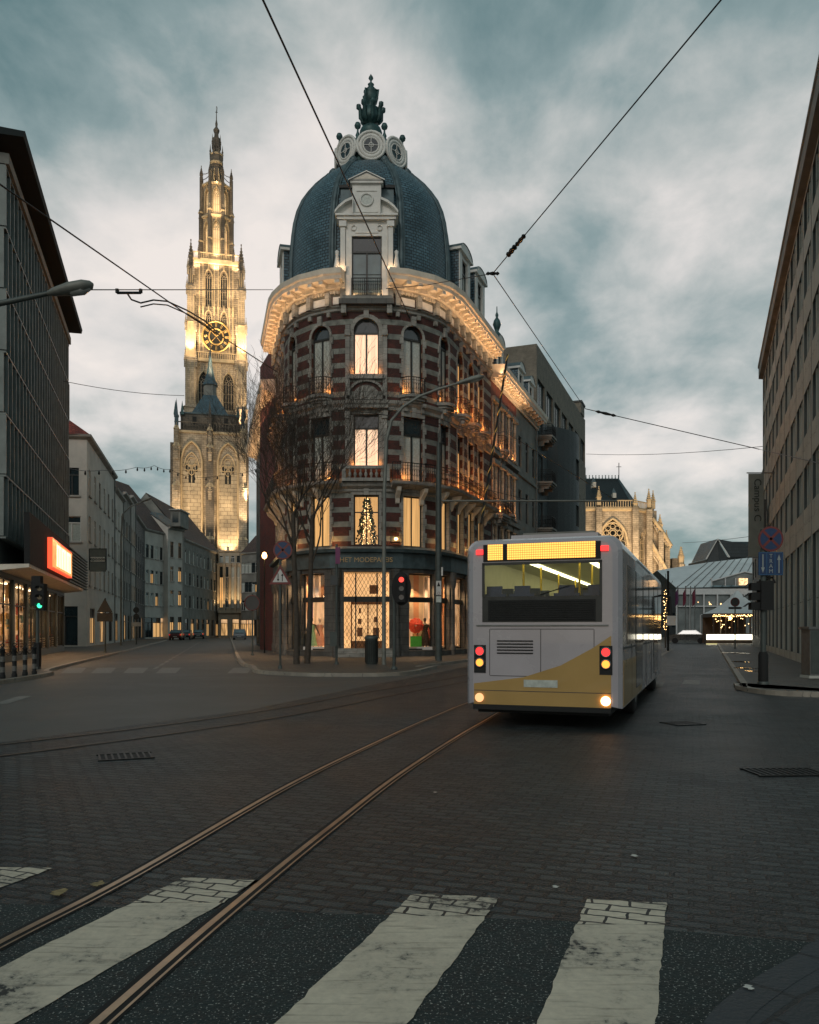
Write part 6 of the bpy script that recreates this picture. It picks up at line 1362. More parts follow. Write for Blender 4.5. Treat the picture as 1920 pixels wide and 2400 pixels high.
mb = MB(); mb.box(f, .3, W_ - .3, -.02, .008, 1.72, 2.14, M['frame']); mb.box(f, .3, .34, -.02, .02, 2.14, 2.70, M['frame']); mb.box(f, W_ - .34, W_ - .3, -.02, .02, 2.14, 2.70, M['frame']); mb.box(f, .3, W_ - .3, -.02, .02, 2.66, 2.70, M['frame']); mb.box(f, .4, W_ - .4, 0, .02, 1.74, 2.08, M['black'])
for i in range(9): z = 1.76 + .036 * i; mb.box(f, .42, W_ - .42, .02, .03, z, z + .016, M['iron'])
mb.box(f, .2, W_ - .2, 0, .02, 1.655, 1.675, M['steel']); mb.build('engine_grille', bus)
mb = MB(); mb.box(f, .32, W_ - .32, -.02, .02, 2.72, 3.0, M['black']); dsp = mb.build('rear_display', bus)
mb = MB()
rl = random.Random(12)
for j in range(7):
    for i in range(48):
        a = .4 + i * .0365; z = 2.745 + j * .037
        if i in (7, 8): continue
        mb.box(f, a, a + .031, .02, .026, z, z + .031, M['amber'])
mb.build('led_dots', dsp)['kind'] = 'stuff'
for a in (.2, W_ - .32):
    mb = MB(); mb.box(f, a, a + .12, -.02, .03, 2.84, 2.92, M['redlamp']); mb.build('marker_lamp', bus)
    x = a + (-.02 if a < 1 else -.0)
    mb = MB(); mb.box(f, x - .02, x + .18, -.02, .014, .88, 1.34, M['black']); mb.disc(f.p(x + .08, .03, 1.24), .072, M['redlamp'], f.u, Z, 18); mb.ring(f.p(x + .08, .028, 1.24), .076, .012, M['steel'], f.u, Z, 18, 5); mb.build('tail_lamp', bus)
    mb = MB(); mb.disc(f.p(x + .08, .03, 1.05), .068, emitm('orange_indicator', (1, .30, .04), 1.8), f.u, Z, 18); mb.ring(f.p(x + .08, .028, 1.05), .072, .012, M['steel'], f.u, Z, 18, 5); mb.build('indicator', bus)
    mb = MB(); mb.disc(f.p(x + .08, .045, .47), .075, emitm('lower_lamp', (1, .5, .22), 7.0 if a > 1 else 1.0), f.u, Z, 18); mb.build('lower_lamp', bus)
mb = MB(); mb.box(f, 1.0, 1.55, 0, .02, .66, .78, M['curtain']); mb.build('number_plate', bus)
sm = mk('panel_seam', (.05, .05, .05), .7, var=0); mb = MB()
for a0, a1, z0, z1 in ((.42, .43, .84, 1.6), (2.12, 2.13, .84, 1.6), (.43, 2.12, 1.6, 1.61), (.43, 2.12, .83, .84), (.16, 2.39, .585, .595), (1.27, 1.28, .84, 1.6)): mb.box(f, a0, a1, .0, .004 if z0 > .8 else .016, z0, z1, sm)
for d in (-1.8, -3.6, -5.4, -7.2, -9.0): mb.box(f, W_, W_ + .009, d - .01, d, .4, 1.34, sm)
mb.box(f, W_, W_ + .01, -11.6, -.2, 1.28, 1.31, sm); mb.build('panel_seams', bus)
mb = MB()
for k in range(5): mb.box(f, .55, 1.15, .004, .012, 1.2 + .05 * k, 1.22 + .05 * k, M['black'])
mb.build('hatch_vents', bus)
mb = MB(); mb.tube([f.p(1.27, .03, 2.16), f.p(1.75, .05, 2.30)], .012, M['black'], 4); mb.build('wiper', bus)

for k, d in enumerate((-.9, -2.7, -4.5, -6.3, -8.1, -9.9)):
    for a, b in ((W_, W_ + .012), (-.012, 0)):
        mb = MB(); mb.box(f, a, b, d - 1.6, d, 1.35 if k not in (1, 4) or a < 1 else .5, 2.68, M['busglass']); mb.box(f, a, b + (.004 if a > 1 else 0), d - 1.66, d - 1.6, 1.35, 2.68, M['frame']); mb.build('side_window' if k not in (1, 4) or a < 1 else 'door', bus)
for d in (-2.9, -9.2):
    for a in (.02, W_ - .30):
        c = f.p(a, d, .48); mb = MB(); ax = f.u
        rr_ = [(0, .0), (.3, .0), (.44, .03), (.48, .08), (.48, .24), (.44, .28), (.3, .28), (.0, .26)]
        mb.grid([[c + ax * x + (Vector((0, 0, 1)) * math.cos(t) + f.n * math.sin(t)) * r for t in [2 * math.pi * i / 20 for i in range(20)]] for r, x in rr_], M['rubber'], True, True); w_o = mb.build('wheel', bus)
        mb = MB(); mb.disc(c + ax * (.285 if a > 1 else -.005), .27, M['steel'], f.n, Vector((0, 0, 1)), 16); mb.build('rim', w_o)
        mb = MB(); mb.box(f, a + (-.03 if a < 1 else .27), a + (.0 if a < 1 else .293), d - .58, d + .58, .34, 1.02, M['black']); mb.build('wheel_arch', bus)
mb = MB(); mb.box(f, W_ * .2, W_ * .8, -9, -1.2, 3.08, 3.28, M['buswhite']); mb.box(f, W_ * .25, W_ * .75, -4, -1.6, 3.28, 3.36, M['greyplaster']); mb.build('roof_unit', bus)
mb = MB(); mb.tube([f.p(W_, -11.7, 2.6), f.p(W_ + .25, -11.8, 2.55), f.p(W_ + .25, -11.8, 2.0)], [.03, .04, .07], M['black'], 6); mb.build('wing_mirror', bus)

# ================================================================ street poles, signs, signals
M['signblue'] = mk('sign_blue', (.010, .035, .10), .5, var=.15); M['signred'] = mk('sign_red', (.14, .022, .02), .5, var=.15); M['signwhite'] = mk('sign_white', (.5, .5, .47), .5, var=.12); M['signback'] = mk('sign_back_grey', (.045, .05, .05), .6, var=.2)
M['pole'] = mk('grey_green_pole', (.07, .085, .08), .55, .4, var=.25, sc=3); M['polelight'] = mk('painted_lamp_pole', (.17, .18, .16), .55, .2, var=.25, sc=3)
X, Z = Vector((1, 0, 0)), Vector((0, 0, 1)); NY = Vector((0, -1, 0))
def nostop(mb, c, r):
    mb.disc(c, r, M['signred'], X, Z, 28); mb.disc(c + NY * .004, r * .84, M['signblue'], X, Z, 28)
    for s_ in (1, -1):
        d = (X + Z * s_).normalized(); e = (X * -s_ + Z).normalized(); a, b = c + NY * .008 - d * r * .84, c + NY * .008 + d * r * .84; w_ = r * .1; mb.poly([a - e * w_, b - e * w_, b + e * w_, a + e * w_], M['signred'])
    mb.disc(c - NY * .02, r, M['signback'], X, Z, 28)
def pole(t, x, y, h, r=.04, m='pole', z0=.12):
    mb = MB(); mb.tube([(x, y, z0), (x, y, h)], r, M[m], 8); mb.lathe((x, y, 0), [(r * 2, z0), (r * 2, z0 + .06), (r * 1.2, z0 + .12)], M[m], 10); return mb.build('pole', t)
def arrow(mb, c, up, h, w_, m):
    s_ = 1 if up else -1; mb.poly([c + X * -w_ * .3 + Z * -s_ * h / 2, c + X * w_ * .3 + Z * -s_ * h / 2, c + X * w_ * .3 + Z * s_ * h * .2, c - X * w_ * .3 + Z * s_ * h * .2], m); mb.poly([c - X * w_ + Z * s_ * h * .2, c + X * w_ + Z * s_ * h * .2, c + Z * s_ * h / 2], m)
# centre pole: no stopping + two way warning
x, y = G(657, 1567, .12)[:2]
t = thing('sign_pole', (x, y, .12), 'pole with a blue round sign above a red triangle with two arrows', 'sign pole'); pole(t, x, y, 4.9)
mb = MB(); nostop(mb, P(663, 1289, y - .08), .36); mb.build('round_sign', t)
mb = MB(); c = P(657, 1352, y - .08)
mb.poly([c + X * -.42 + Z * -.28, c + X * .42 + Z * -.28, c + Z * .46], M['signred']); mb.poly([c + NY * .005 + X * -.29 + Z * -.2, c + NY * .005 + X * .29 + Z * -.2, c + NY * .005 + Z * .3], M['signwhite'])
arrow(mb, c + NY * .01 + X * -.08 + Z * -.02, False, .3, .05, M['black']); arrow(mb, c + NY * .01 + X * .08 + Z * -.02, True, .3, .05, M['black']); mb.box(Fr((c.x, c.y), 0), -.42, .42, -.04, -.02, c.z - .28, c.z - .26, M['signback']); mb.build('triangle_sign', t)
# slim pole with small magenta plate
x, y = G(789, 1557, .12)[:2]; t = thing('slim_sign_pole', (x, y, .12), 'slim pole left of the shop entrance with a small magenta plate at the top', 'sign pole'); pole(t, x, y, 5.2, .05)
mb = MB(); c = P(792, 1302, y - .08); mb.box(Fr((c.x, c.y), 0), -.1, .1, 0, .03, c.z - .35, c.z + .35, mk('magenta_plate', (.14, .02, .09), .5, var=.1)); mb.build('plate', t)
mb = MB(); c = P(783, 1360, y - .08); mb.box(Fr((c.x, c.y), 0), -.15, .15, 0, .03, c.z - .2, c.z + .2, M['signback']); mb.box(Fr((c.x, c.y), 0), -.15, .15, .06, .2, .9, 1.5, M['pole']); mb.build('box', t)
# traffic signals
def signal(x, y, z, label, lit, side=1, h=4.2, board=True, extra=None, ph=None):
    t = thing('traffic_light', (x, y, .12), label, 'traffic light'); pole(t, x, y, ph or z + .1, .06)
    mb = MB(); g = Fr((x, y), 0); a0 = .12 * side if side else 0
    cx = x + a0 * 1.4; g2 = Fr((cx, y), 0)
    if board:
        pts = [Vector((cx, y - .08, z)) + X * .36 * math.cos(tt) + Z * .62 * math.sin(tt) for tt in [2 * math.pi * i / 28 for i in range(28)]]; mb.poly(pts, M['black']); mb.poly([p - NY * .02 for p in pts][::-1], M['black'])
    mb.box(g2, -.15, .15, -.0, .3, z - .5, z + .5, M['black']); mb.tube([(x, y, z + .3), (cx, y, z + .3)], .03, M['iron'], 5); mb.tube([(x, y, z - .3), (cx, y, z - .3)], .03, M['iron'], 5); hd = mb.build('signal_head', t)
    for k, (zz, col) in enumerate(((.32, (1, .06, .04)), (0, (1, .5, .05)), (-.32, (.05, 1, .45)))):
        on = {'red': 0, 'green': 2}.get(lit) == k; mb = MB(); c = Vector((cx, y - .31, z + zz)); mb.disc(c, .095, emitm('signal_lens_on', col, 1.6) if on else M['glass'], X, Z, 14); mb.build('lens', hd)
        mb = MB(); mb.grid([[c + X * .11 * math.cos(tt) + Z * .11 * math.sin(tt) for tt in [math.pi * i / 8 for i in range(9)]], [c + NY * .16 + X * .1 * math.cos(tt) + Z * .1 * math.sin(tt) for tt in [math.pi * i / 8 for i in range(9)]]], M['black']); mb.build('hood', hd)
    return t
x, y = G(924, 1569, .12)[:2]; signal(x, y, P(0, 1380, y).z, 'red traffic light with oval backboard between the bin and the steel mast', 'red', 1.6)
x, y = G(88, 1567, .12)[:2]; t = signal(x, y, P(0, 1400, y).z, 'traffic light showing green on the left pavement behind the chained bollards', 'green', 1.3, board=False, ph=P(0, 1350, y).z)
mb = MB(); mb.box(Fr((x, y), 0), -.18, .16, -.12, .12, P(0, 1420, y).z, P(0, 1350, y).z, M['black']); mb.build('rear_signal_head', t); mb = MB(); mb.box(Fr((x, y), 0), -.1, .1, -.1, .1, .12, 1.1, M['black']); mb.build('pole_sleeve', t)
# right pole: TRAM sign, no stopping, signal seen from the side
x, y = G(1789, 1604, .12)[:2]; t = thing('tram_sign_signal', (x, y, .12), 'dark signal pole with round blue sign and blue TRAM plate, right pavement', 'traffic light'); pole(t, x, y, P(0, 1240, y).z, .075)
mb = MB(); mb.lathe((x, y, 0), [(.13, .12), (.13, .9), (.1, 1.0)], M['black'], 10); mb.build('base_sleeve', t)
mb = MB(); nostop(mb, P(1807, 1263, y - .12), .34); mb.build('round_sign', t)
c = P(1807, 1321, y - .12); g = Fr((c.x, c.y), 0); mb = MB(); mb.box(g, -.33, .33, -.02, 0, c.z - .31, c.z + .31, M['signblue'])
bl_ = mk('sign_light_blue_line', (.03, .13, .26), .5, var=0)
for a, b, z0, z1 in ((-.32, .32, .29, .3), (-.32, .32, -.3, -.29), (-.32, -.31, -.3, .3), (.31, .32, -.3, .3), (-.115, -.105, -.28, .28), (.105, .115, -.28, .28)): mb.box(g, a, b, 0, .004, c.z + z0, c.z + z1, bl_)
gw = mk('dim_white_marking', (.26, .29, .28), .5, var=.1)
arrow(mb, c + NY * .006 + X * -.215, False, .5, .05, gw); arrow(mb, c + NY * .006 + X * .215, True, .5, .05, gw); mb.build('tram_plate', t)
for i, chh in enumerate('TRAM'): text(chh, g, 0, .006, c.z + .2 - i * .135, .15, gw, t, ext=.002)
mb = MB(); zt, zb = P(0, 1362, y).z, P(0, 1430, y).z; g = Fr((x, y), 0); mb.box(g, -.12, .22, -.14, .16, zb, zt, M['black']); mb.tube([(x - .1, y, zt + .02), (x + .25, y, zt + .1), (x + .32, y, zt - .05)], .03, M['black'], 5)
for k in range(3): z = zt - .15 - k * .26; mb.box(g, -.36, -.12, -.1, .1, z - .1, z + .1, M['black']); mb.poly([g.p(-.36, -.1, z + .1), g.p(-.36, .1, z + .1), g.p(-.52, .1, z - .02), g.p(-.52, -.1, z - .02)], M['black'])
mb.build('signal_head', t)
# utility cabinet, right
c0 = G(1897, 1590, .12); t = thing('utility_cabinet', c0, 'grey steel utility cabinet against the right edge of the pavement', 'utility cabinet'); g = Fr((c0.x, c0.y), 0); mb = MB()
mb.box(g, 0, 1.2, -.6, 0, .12, .2, M['concrete']); mb.box(g, .03, 1.17, -.57, -.02, .2, 1.6, M['steel']); mb.build('cabinet_body', t); mb = MB(); mb.box(g, -.03, 1.23, -.62, .04, 1.6, 1.68, M['steel']); mb.build('lid', t)
mb = MB(); mb.box(g, .06, .57, -.02, .0, .26, 1.55, M['pole']); mb.box(g, .5, .54, 0, .03, .8, 1.0, M['iron']); mb.build('door', t)
# litter bin
c0 = G(871, 1556, .12); t = thing('litter_bin', c0, 'dark grey green cylindrical litter bin on the pavement before the shop steps', 'litter bin'); mb = MB()
mb.lathe((c0.x, c0.y, 0), [(.24, .12), (.27, .16), (.27, 1.15), (.29, 1.18), (.29, 1.28), (.22, 1.33), (.12, 1.33), (.1, 1.2)], M['pole'], 20)
for k in range(20): tt = 2 * math.pi * k / 20; mb.tube([(c0.x + .272 * math.cos(tt), c0.y + .272 * math.sin(tt), .2), (c0.x + .272 * math.cos(tt), c0.y + .272 * math.sin(tt), 1.12)], .012, M['iron'], 3)
mb.build('bin_body', t); mb = MB(); mb.ring((c0.x, c0.y, 1.33), .2, .03, M['iron'], X, Vector((0, 1, 0)), 18, 5); mb.build('rim', t)
# bollards with chains on the left
def bollard(x, y, label, grp=None, chain=None):
    t = thing('bollard', (x, y, .12), label, 'bollard', grp); mb = MB()
    mb.lathe((x, y, 0), [(.085, .12), (.085, .2), (.065, .24), (.065, .95), (.08, .97), (.08, 1.0), (.05, 1.03), (.03, 1.06)], M['black'], 12); mb.build('post', t)
    mb = MB()
    for z in (.3, .62): mb.lathe((x, y, 0), [(.068, z), (.068, z + .16)], mk('white_band_paint', (.3, .3, .28), .6, var=.3, sc=20) if 'band' not in M else M['band'], 12)
    mb.build('white_bands', t); mb = MB(); mb.ring((x, y, 1.12), .05, .014, M['iron'], X, Z, 12, 4); mb.build('ring_top', t); return t
M['band'] = mk('white_band_paint', (.12, .12, .11), .6, var=.3, sc=20)
BP = [(-12.28, 23.7), (-12.30, 24.5), (-12.33, 25.3), (-12.38, 26.1), (-12.45, 26.9)]
names = ['bollard cut by the left edge of the picture, nearest of the chained row', 'second bollard in from the left edge in the chained row', 'middle bollard of the chained row on the left pavement', 'fourth bollard from the left edge in the chained row', 'farthest bollard of the chained row, just left of the dark signal pole']
for (x, y), nme in zip(BP, names): bollard(x, y, nme, 'chained bollards on the left pavement')
for i in range(4):
    a, b = Vector((*BP[i], 1.08)), Vector((*BP[i + 1], 1.08)); mb = MB(); pts = [a.lerp(b, k / 12) - Z * .28 * math.sin(math.pi * k / 12) for k in range(13)]; mb.tube(pts, .014, M['iron'], 4)
    tag(mb.build('chain'), ['chain hanging between the nearest two bollards at the left edge', 'chain hanging between the second and the middle bollard', 'chain hanging between the middle and the fourth bollard', 'chain hanging between the fourth and the farthest bollard'][i], 'chain', 'chains between the bollards')
c0 = G(236, 1557, .12); t = None
# steel catenary mast with bracket arm
c0 = G(1028, 1548, .12); yM = c0.y; t = thing('catenary_mast', c0, 'thick grey steel mast with long bracket arm between the shop and the bus', 'mast'); mb = MB()
mb.tube([(c0.x, yM, .12), (c0.x, yM, P(0, 1240, yM).z), (c0.x, yM, P(0, 1110, yM).z)], [.17, .15, .13], M['pole'], 12); mb.tube([(c0.x, yM, P(0, 1110, yM).z), (c0.x, yM, P(0, 1038, yM).z)], .1, M['pole'], 10); mb.tube([(c0.x, yM, P(0, 1038, yM).z), (c0.x, yM, P(0, 1015, yM).z)], .03, M['pole'], 6); mb.build('pole', t)
mb = MB(); a = P(1030, 1174, yM); b = P(1446, 1174, yM + 1); mb.tube([a, b], .045, M['polelight'], 6); mb.tube([P(1030, 1120, yM), P(1240, 1172, yM + .5)], .015, M['iron'], 4); mb.build('bracket_arm', t)
mb = MB(); g = Fr((c0.x, yM - .2), 0)
for z0, z1, m in ((P(0, 1395, yM).z, P(0, 1362, yM).z, 'signwhite'), (P(0, 1412, yM).z, P(0, 1398, yM).z, 'curtain')): mb.box(g, -.12, .12, 0, .02, z0, z1, M[m])
c = g.p(0, .025, (P(0, 1362, yM).z + P(0, 1378, yM).z) / 2); mb.poly([c + X * -.08 + Z * -.1, c + X * .08 + Z * -.1, c + Z * .12], M['black']); mb.ring(c - Z * .42, .06, .01, M['signred'], X, Z, 12, 3)
c = g.p(.18, 0, P(0, 1335, yM).z); mb.box(g, .12, .2, 0, .02, c.z - .3, c.z + .1, M['signwhite']); mb.build('stickers', t)
# street lamps
def cobra(base_px, base_py, pts, label, name='street_lamp', head=.95, m='polelight', z0=.12, dirn=None):
    """curved arm lamp: pts are world points from pole foot to lamp head"""
    t = thing(name, pts[0], label, 'street lamp'); mb = MB(); n = len(pts); mb.tube(pts, [.09 - .05 * i / n for i in range(n)], M[m], 8); mb.build('pole', t)
    e = pts[-1]; d = (pts[-1] - pts[-2]).normalized(); mb = MB(); s_ = Vector((-d.y, d.x, 0)).normalized() if abs(d.z) < .99 else X; up = s_.cross(d) * -1
    if up.z < 0: up = -up
    rws = []
    for tt, w1, hu, hd_ in ((0, .04, .04, .04), (.12, .10, .08, .07), (.3, .13, .1, .09), (.5, .17, .12, .12), (.8, .17, .11, .13), (.95, .1, .07, .08), (1.0, .02, .02, .02)):
        cc_ = e + d * head * tt; rws.append([cc_ + s_ * w1 * math.cos(a) + up * (hu if math.sin(a) > 0 else hd_) * math.sin(a) for a in [2 * math.pi * k / 14 for k in range(14)]])
    mb.grid(rws, M['polelight'], True, True); hd = mb.build('lamp_head', t)
    mb = MB(); rws = []
    for tt, w1, h in ((.42, .02, .02), (.5, .13, .15), (.75, .14, .17), (.92, .08, .1), (.97, .01, .02)):
        cc_ = e + d * head * tt; rws.append([cc_ + s_ * w1 * math.cos(a) + up * (.02 if math.sin(a) > 0 else h) * math.sin(a) for a in [2 * math.pi * k / 12 for k in range(12)]])
    mb.grid(rws, M['lampglass'], True, True); mb.build('lamp_glass', hd); return t
M['lampglass'] = mk('frosted_lamp_glass', (.36, .38, .36), .25, var=.2, sc=6, coat=.5)
Y = G(0, 1558, .12).y
cobra(0, 0, [P(900, 1558, Y), P(900, 1400, Y), P(901, 1150, Y), P(906, 1030, Y), P(918, 985, Y), P(945, 953, Y), P(985, 928, Y), P(1030, 911, Y), P(1068, 900, Y)], 'tall thin street lamp curving over to the right in front of the domed building', head=1.25)
Y = 16.; foot = P(-170, 0, Y); cobra(0, 0, [Vector((foot.x, Y, .12)), Vector((foot.x, Y, 6.3)), P(-150, 760, Y), P(-100, 735, Y), P(-40, 719, Y), P(40, 703, Y), P(112, 688, Y)], 'near street lamp head reaching in from the left edge before the overhanging roof', head=.92, m='pole')
Y = 75.; foot = P(284, 0, Y); cobra(0, 0, [Vector((foot.x, Y, .12)), P(284, 1260, Y), P(288, 1205, Y), P(305, 1188, Y), P(330, 1177, Y)], 'distant curved street lamp before the terraced houses of the left street', head=1.1)
# small signs and poles down the left street
def far_sign(px, Y, kind, label, cat='sign pole'):
    x = (px - 960) / 1900 * Y; t = thing('street_sign', (x, Y, .12), label, cat); pole(t, x, Y, 3.6, .05); c = Vector((x, Y - .08, 3.1)); mb = MB()
    if kind == 'tri': mb.poly([c + X * -.5 - Z * .4, c + X * .5 - Z * .4, c + Z * .5], M['signback']); mb.box(Fr((x, Y - .08), 0), -.5, .5, -.02, 0, 2.1, 2.65, M['signback'])
    elif kind == 'round': mb.disc(c, .42, M['signback'], X, Z, 20); mb.tube([c + X * .42 * math.cos(a) + Z * .42 * math.sin(a) for a in [i * math.pi / 10 for i in range(21)]], .03, M['signred'], 4)
    else: mb.disc(c + Z * .4, .3, M['signback'], X, Z, 16); mb.disc(c - Z * .25, .3, M['signback'], X, Z, 16); mb.box(Fr((x, Y - .06), 0), -.45, .5, 0, .04, 1.9, 2.3, M['signwhite'])
    mb.build('sign_plate', t)
far_sign(247, 52, 'tri', 'dark back of a triangular sign before the white corner house')
far_sign(320, 80, 'two', 'pole with two small round sign backs above a white plate in the left street')
far_sign(592, 46, 'round', 'round sign seen from behind at the left flank of the domed building')
# direction signs on the right far pavement
x = (1723 - 960) / 1900 * 62; t = thing('street_sign', (x, 62, .12), 'round sign over a pointed direction board before the lit fair stall', 'sign pole'); pole(t, x, 62, 4.0, .05); c = P(1723, 1411, 61.9); mb = MB(); mb.disc(c, .34, M['signback'], X, Z, 20); mb.ring(c, .32, .04, M['signred'], X, Z, 20, 4); c2 = P(1723, 1425, 61.9); mb.poly([c2 + X * -.5 - Z * .09, c2 + X * .42 - Z * .09, c2 + X * .58, c2 + X * .42 + Z * .09, c2 + X * -.5 + Z * .09], M['signback']); mb.build('sign_plate', t)
# ================================================================ overhead wires
def wire(pts, r, label, sag=0, m='iron', name='overhead_wire', fit=()):
    t = thing(name, pts[0], label, 'wire'); mb = MB(); out = []
    for a, b in zip(pts[:-1], pts[1:]):
        n = 8
        for k in range(n): out.append(a.lerp(b, k / n) - Z * sag * 4 * (k / n) * (1 - k / n))
    out.append(pts[-1]); mb.tube(out, r, M[m], 5); mb.build('cable', t)
    for (c, d, L, rr) in fit:
        mb = MB(); d = d.normalized(); mb.tube([c - d * L, c - d * L * .7, c - d * L * .5, c, c + d * L * .5, c + d * L * .7, c + d * L], [r, rr, rr * .6, rr, rr * .6, rr, r], M['iron'], 8); mb.build('insulator', t)
    return t
A, B = P(612, -10, 18.5), P(962, 748, 43.6); d = B - A
wire([A, B], .028, 'thick dark cable running from the top left of the sky down past the dome dormer', fit=[(B - d.normalized() * .8, d, .5, .07)])
A, Jn = P(1700, -12, 19.5), P(1155, 641, 36); d = Jn - A; a_ = lambda px, py, Y: P(px, py, Y)
wire([A, Jn], .022, 'cable with insulators crossing the sky from the top right to the ring', fit=[(A + d * .80, d, .5, .1), (A + d * .86, d, .5, .12), (Jn, X, .3, .09)])
B = P(1372, 958, 60); d = B - Jn; wire([Jn, B], .022, 'cable dropping from the ring to the corner of the buff brick apartments')
C1 = P(1780, 1053, 59); wire([B, C1], .03, 'cable from the apartment corner across the right street to the concrete office', fit=[(B.lerp(C1, .12), C1 - B, .8, .12)])
wire([C1, P(1930, 1088, 29)], .018, 'thin cable crossing the concrete office facade at the right edge')
wire([Jn, P(1000, 668, 43.2), P(905, 676, 43.2)], .018, 'thin span wire from the ring to the dome cornice')
wire([P(-10, 425, 24), P(440, 738, 40), P(650, 872, 50)], .03, 'dark cable descending from the overhanging roof past the clock of the bell tower')
Y = 33; Lf = P(200, 679, 24); wire([Lf, P(640, 679, 44.2)], .018, 'thin level wire crossing in front of the bell tower between lamp head and cornice')
A = P(275, 686, 27); B = P(330, 686, 28); t = wire([A, B], .05, 'short dark bar clamp hanging on the level wire left of the bell tower', name='wire_clamp'); mb = MB(); mb.tube([A, A + Vector((0, 0, .12))], .07, M['iron'], 6); mb.tube([B, B + Vector((0, 0, .12))], .07, M['iron'], 6); mb.build('clamp_end', t)
pts = [P(300, 690, 27.5), P(308, 702, 28), P(330, 710, 28.5), P(360, 703, 29), P(392, 706, 30), P(440, 728, 32), P(480, 752, 34), P(505, 775, 35)]
wire(pts, .03, 'thick looped double cable hanging from the clamp toward the clock'); wire([p - Z * .14 for p in pts[2:]], .025, 'lower cable of the loop hanging from the clamp toward the clock')
wire([P(148, 893, 50), P(432, 927, 60)], .02, 'thin sloping wire between the left chimney and the squat tower', .2)
wire([P(1040, 985, 40), P(1195, 1010, 52)], .02, 'slack feed cable crossing the right flank balconies', .3); wire([P(780, 960, 40), P(1030, 1000, 39.5)], .016, 'thin cable crossing the facade between the lower tree branches and the steel mast', -.15)
wire([P(1374, 1064, 90), P(1790, 1046, 60)], .022, 'faint thin wire above the church roof', .3); wire([P(1600, 1272, 100), P(1782, 1254, 60)], .02, 'lower faint wire above the white tent', .1)
wire([P(1180, 1010, 50), P(1440, 1170, 38)], .015, 'thin stay wire running down to the tip of the bracket arm')
# christmas light string across the left street
pts = [P(0, 1062, 48), P(150, 1095, 58), P(240, 1102, 66), P(320, 1095, 74), P(362, 1091, 80), P(400, 1100, 84), P(450, 1117, 86), P(520, 1114, 84), P(600, 1100, 80)]
t = wire(pts, .022, 'festoon string of small unlit bulbs sagging across the left street', .15, name='festoon_string'); 
for i in range(22):
    k = i / 21 * (len(pts) - 1); j = min(int(k), len(pts) - 2); q_ = pts[j].lerp(pts[j + 1], k - j) - Z * (.15 * 4 * (k - j) * (1 - k + j)); mb = MB(); mb.lathe((q_.x, q_.y, q_.z), [(.03, 0), (.06, -.1), (.09, -.22), (.05, -.32), (0, -.35)], M['iron'], 6); mb.build('bulb', t)
# spiral striped flagpole leaning from the right flank
t = thing('leaning_flagpole', P(1128, 1225, 46), 'leaning yellow and black striped flagpole on the right flank balconies', 'flagpole'); A, B = P(1128, 1228, 47), P(1190, 832, 51); mb = MB(); mb.tube([A, B], .07, M['iron'], 8); mb.build('pole', t)
mb = MB(); d = (B - A).normalized(); u_ = d.orthogonal().normalized(); v_ = d.cross(u_); n = 90; L = (B - A).length
mb.grid([[A + d * L * i / n + (u_ * math.cos(i * .62) + v_ * math.sin(i * .62)) * .078, A + d * (L * i / n + .22) + (u_ * math.cos(i * .62) + v_ * math.sin(i * .62)) * .078] for i in range(n)], mk('yellow_stripe', (.5, .33, .08), .6, var=.2)); mb.build('yellow_stripe', t)
# ================================================================ bare trees
M['bark'] = mk('dark_wet_bark', (.06, .048, .036), .85, var=.4, sc=8, bump=.5)
def tree(x, y, h, seed, label, lean=(0, 0), spread=1.0, r0=.115):
    rn = random.Random(seed); t = thing('bare_tree', (x, y, .12), label, 'tree'); tk = MB(); cr_ = MB()
    def limb(mb, p, d, L, r, lvl):
        n = 5 if lvl < 3 else 3; pts = [p]; rad = [r]; q = p.copy(); dd = d.copy()
        for i in range(n):
            dd = (dd + Vector((rn.uniform(-1, 1), rn.uniform(-1, 1), rn.uniform(-.3, .8))) * (.13 + .05 * lvl)).normalized(); q = q + dd * L / n; pts.append(q.copy()); rad.append(max(.0045, r * (1 - .55 * (i + 1) / n)))
        mb.tube(pts, rad, M['bark'], 7 if lvl == 0 else 5 if lvl < 2 else 3, caps=False)
        if lvl >= 6 or L < .28: return
        k = 4 if lvl < 2 else rn.choice((3, 4)) if lvl < 4 else rn.choice((2, 3))
        for j in range(k):
            f_ = rn.uniform(.35, 1.0) if j else 1.0; i = min(n, max(1, int(f_ * n))); b = pts[i]
            a = rn.uniform(0, 6.28); s_ = rn.uniform(.35, .8) * spread; u = dd.orthogonal().normalized(); v = dd.cross(u); nd_ = (dd + (u * math.cos(a) + v * math.sin(a)) * s_ + Vector((0, 0, .18))).normalized()
            limb(cr_, b, nd_, L * rn.uniform(.6, .82), max(.005, rad[i] * rn.uniform(.48, .68)), lvl + 1)
    base_ = Vector((x, y, .12)); top = base_ + Vector((lean[0] * h * .3, lean[1], h * .40)); pts = [base_, base_ + (top - base_) * .3 + Vector((.05, 0, 0)), base_ + (top - base_) * .7, top]
    tk.tube(pts, [r0 * 1.25, r0, r0 * .9, r0 * .8], M['bark'], 9); tk.build('trunk', t)
    for j in range(6):
        a = j * 1.05 + rn.uniform(-.3, .3); d = Vector((math.cos(a) * .6 * spread, math.sin(a) * .5 * spread, 1)).normalized(); limb(cr_, top - Vector((0, 0, .4 * j)), d, h * .19, r0 * .42, 1)
    cr_.build('crown', t)
p1 = G(695, 1556, .12); p2_ = G(717, 1556, .12)
tree(p1.x, p1.y, 16, 11, 'bare winter tree, left one of the pair of trunks in front of the domed building', (-.03, 0), .85)
tree(p2_.x, p2_.y + .4, 16, 23, 'bare winter tree, right one of the pair of trunks in front of the domed building', (.05, 0), .85)
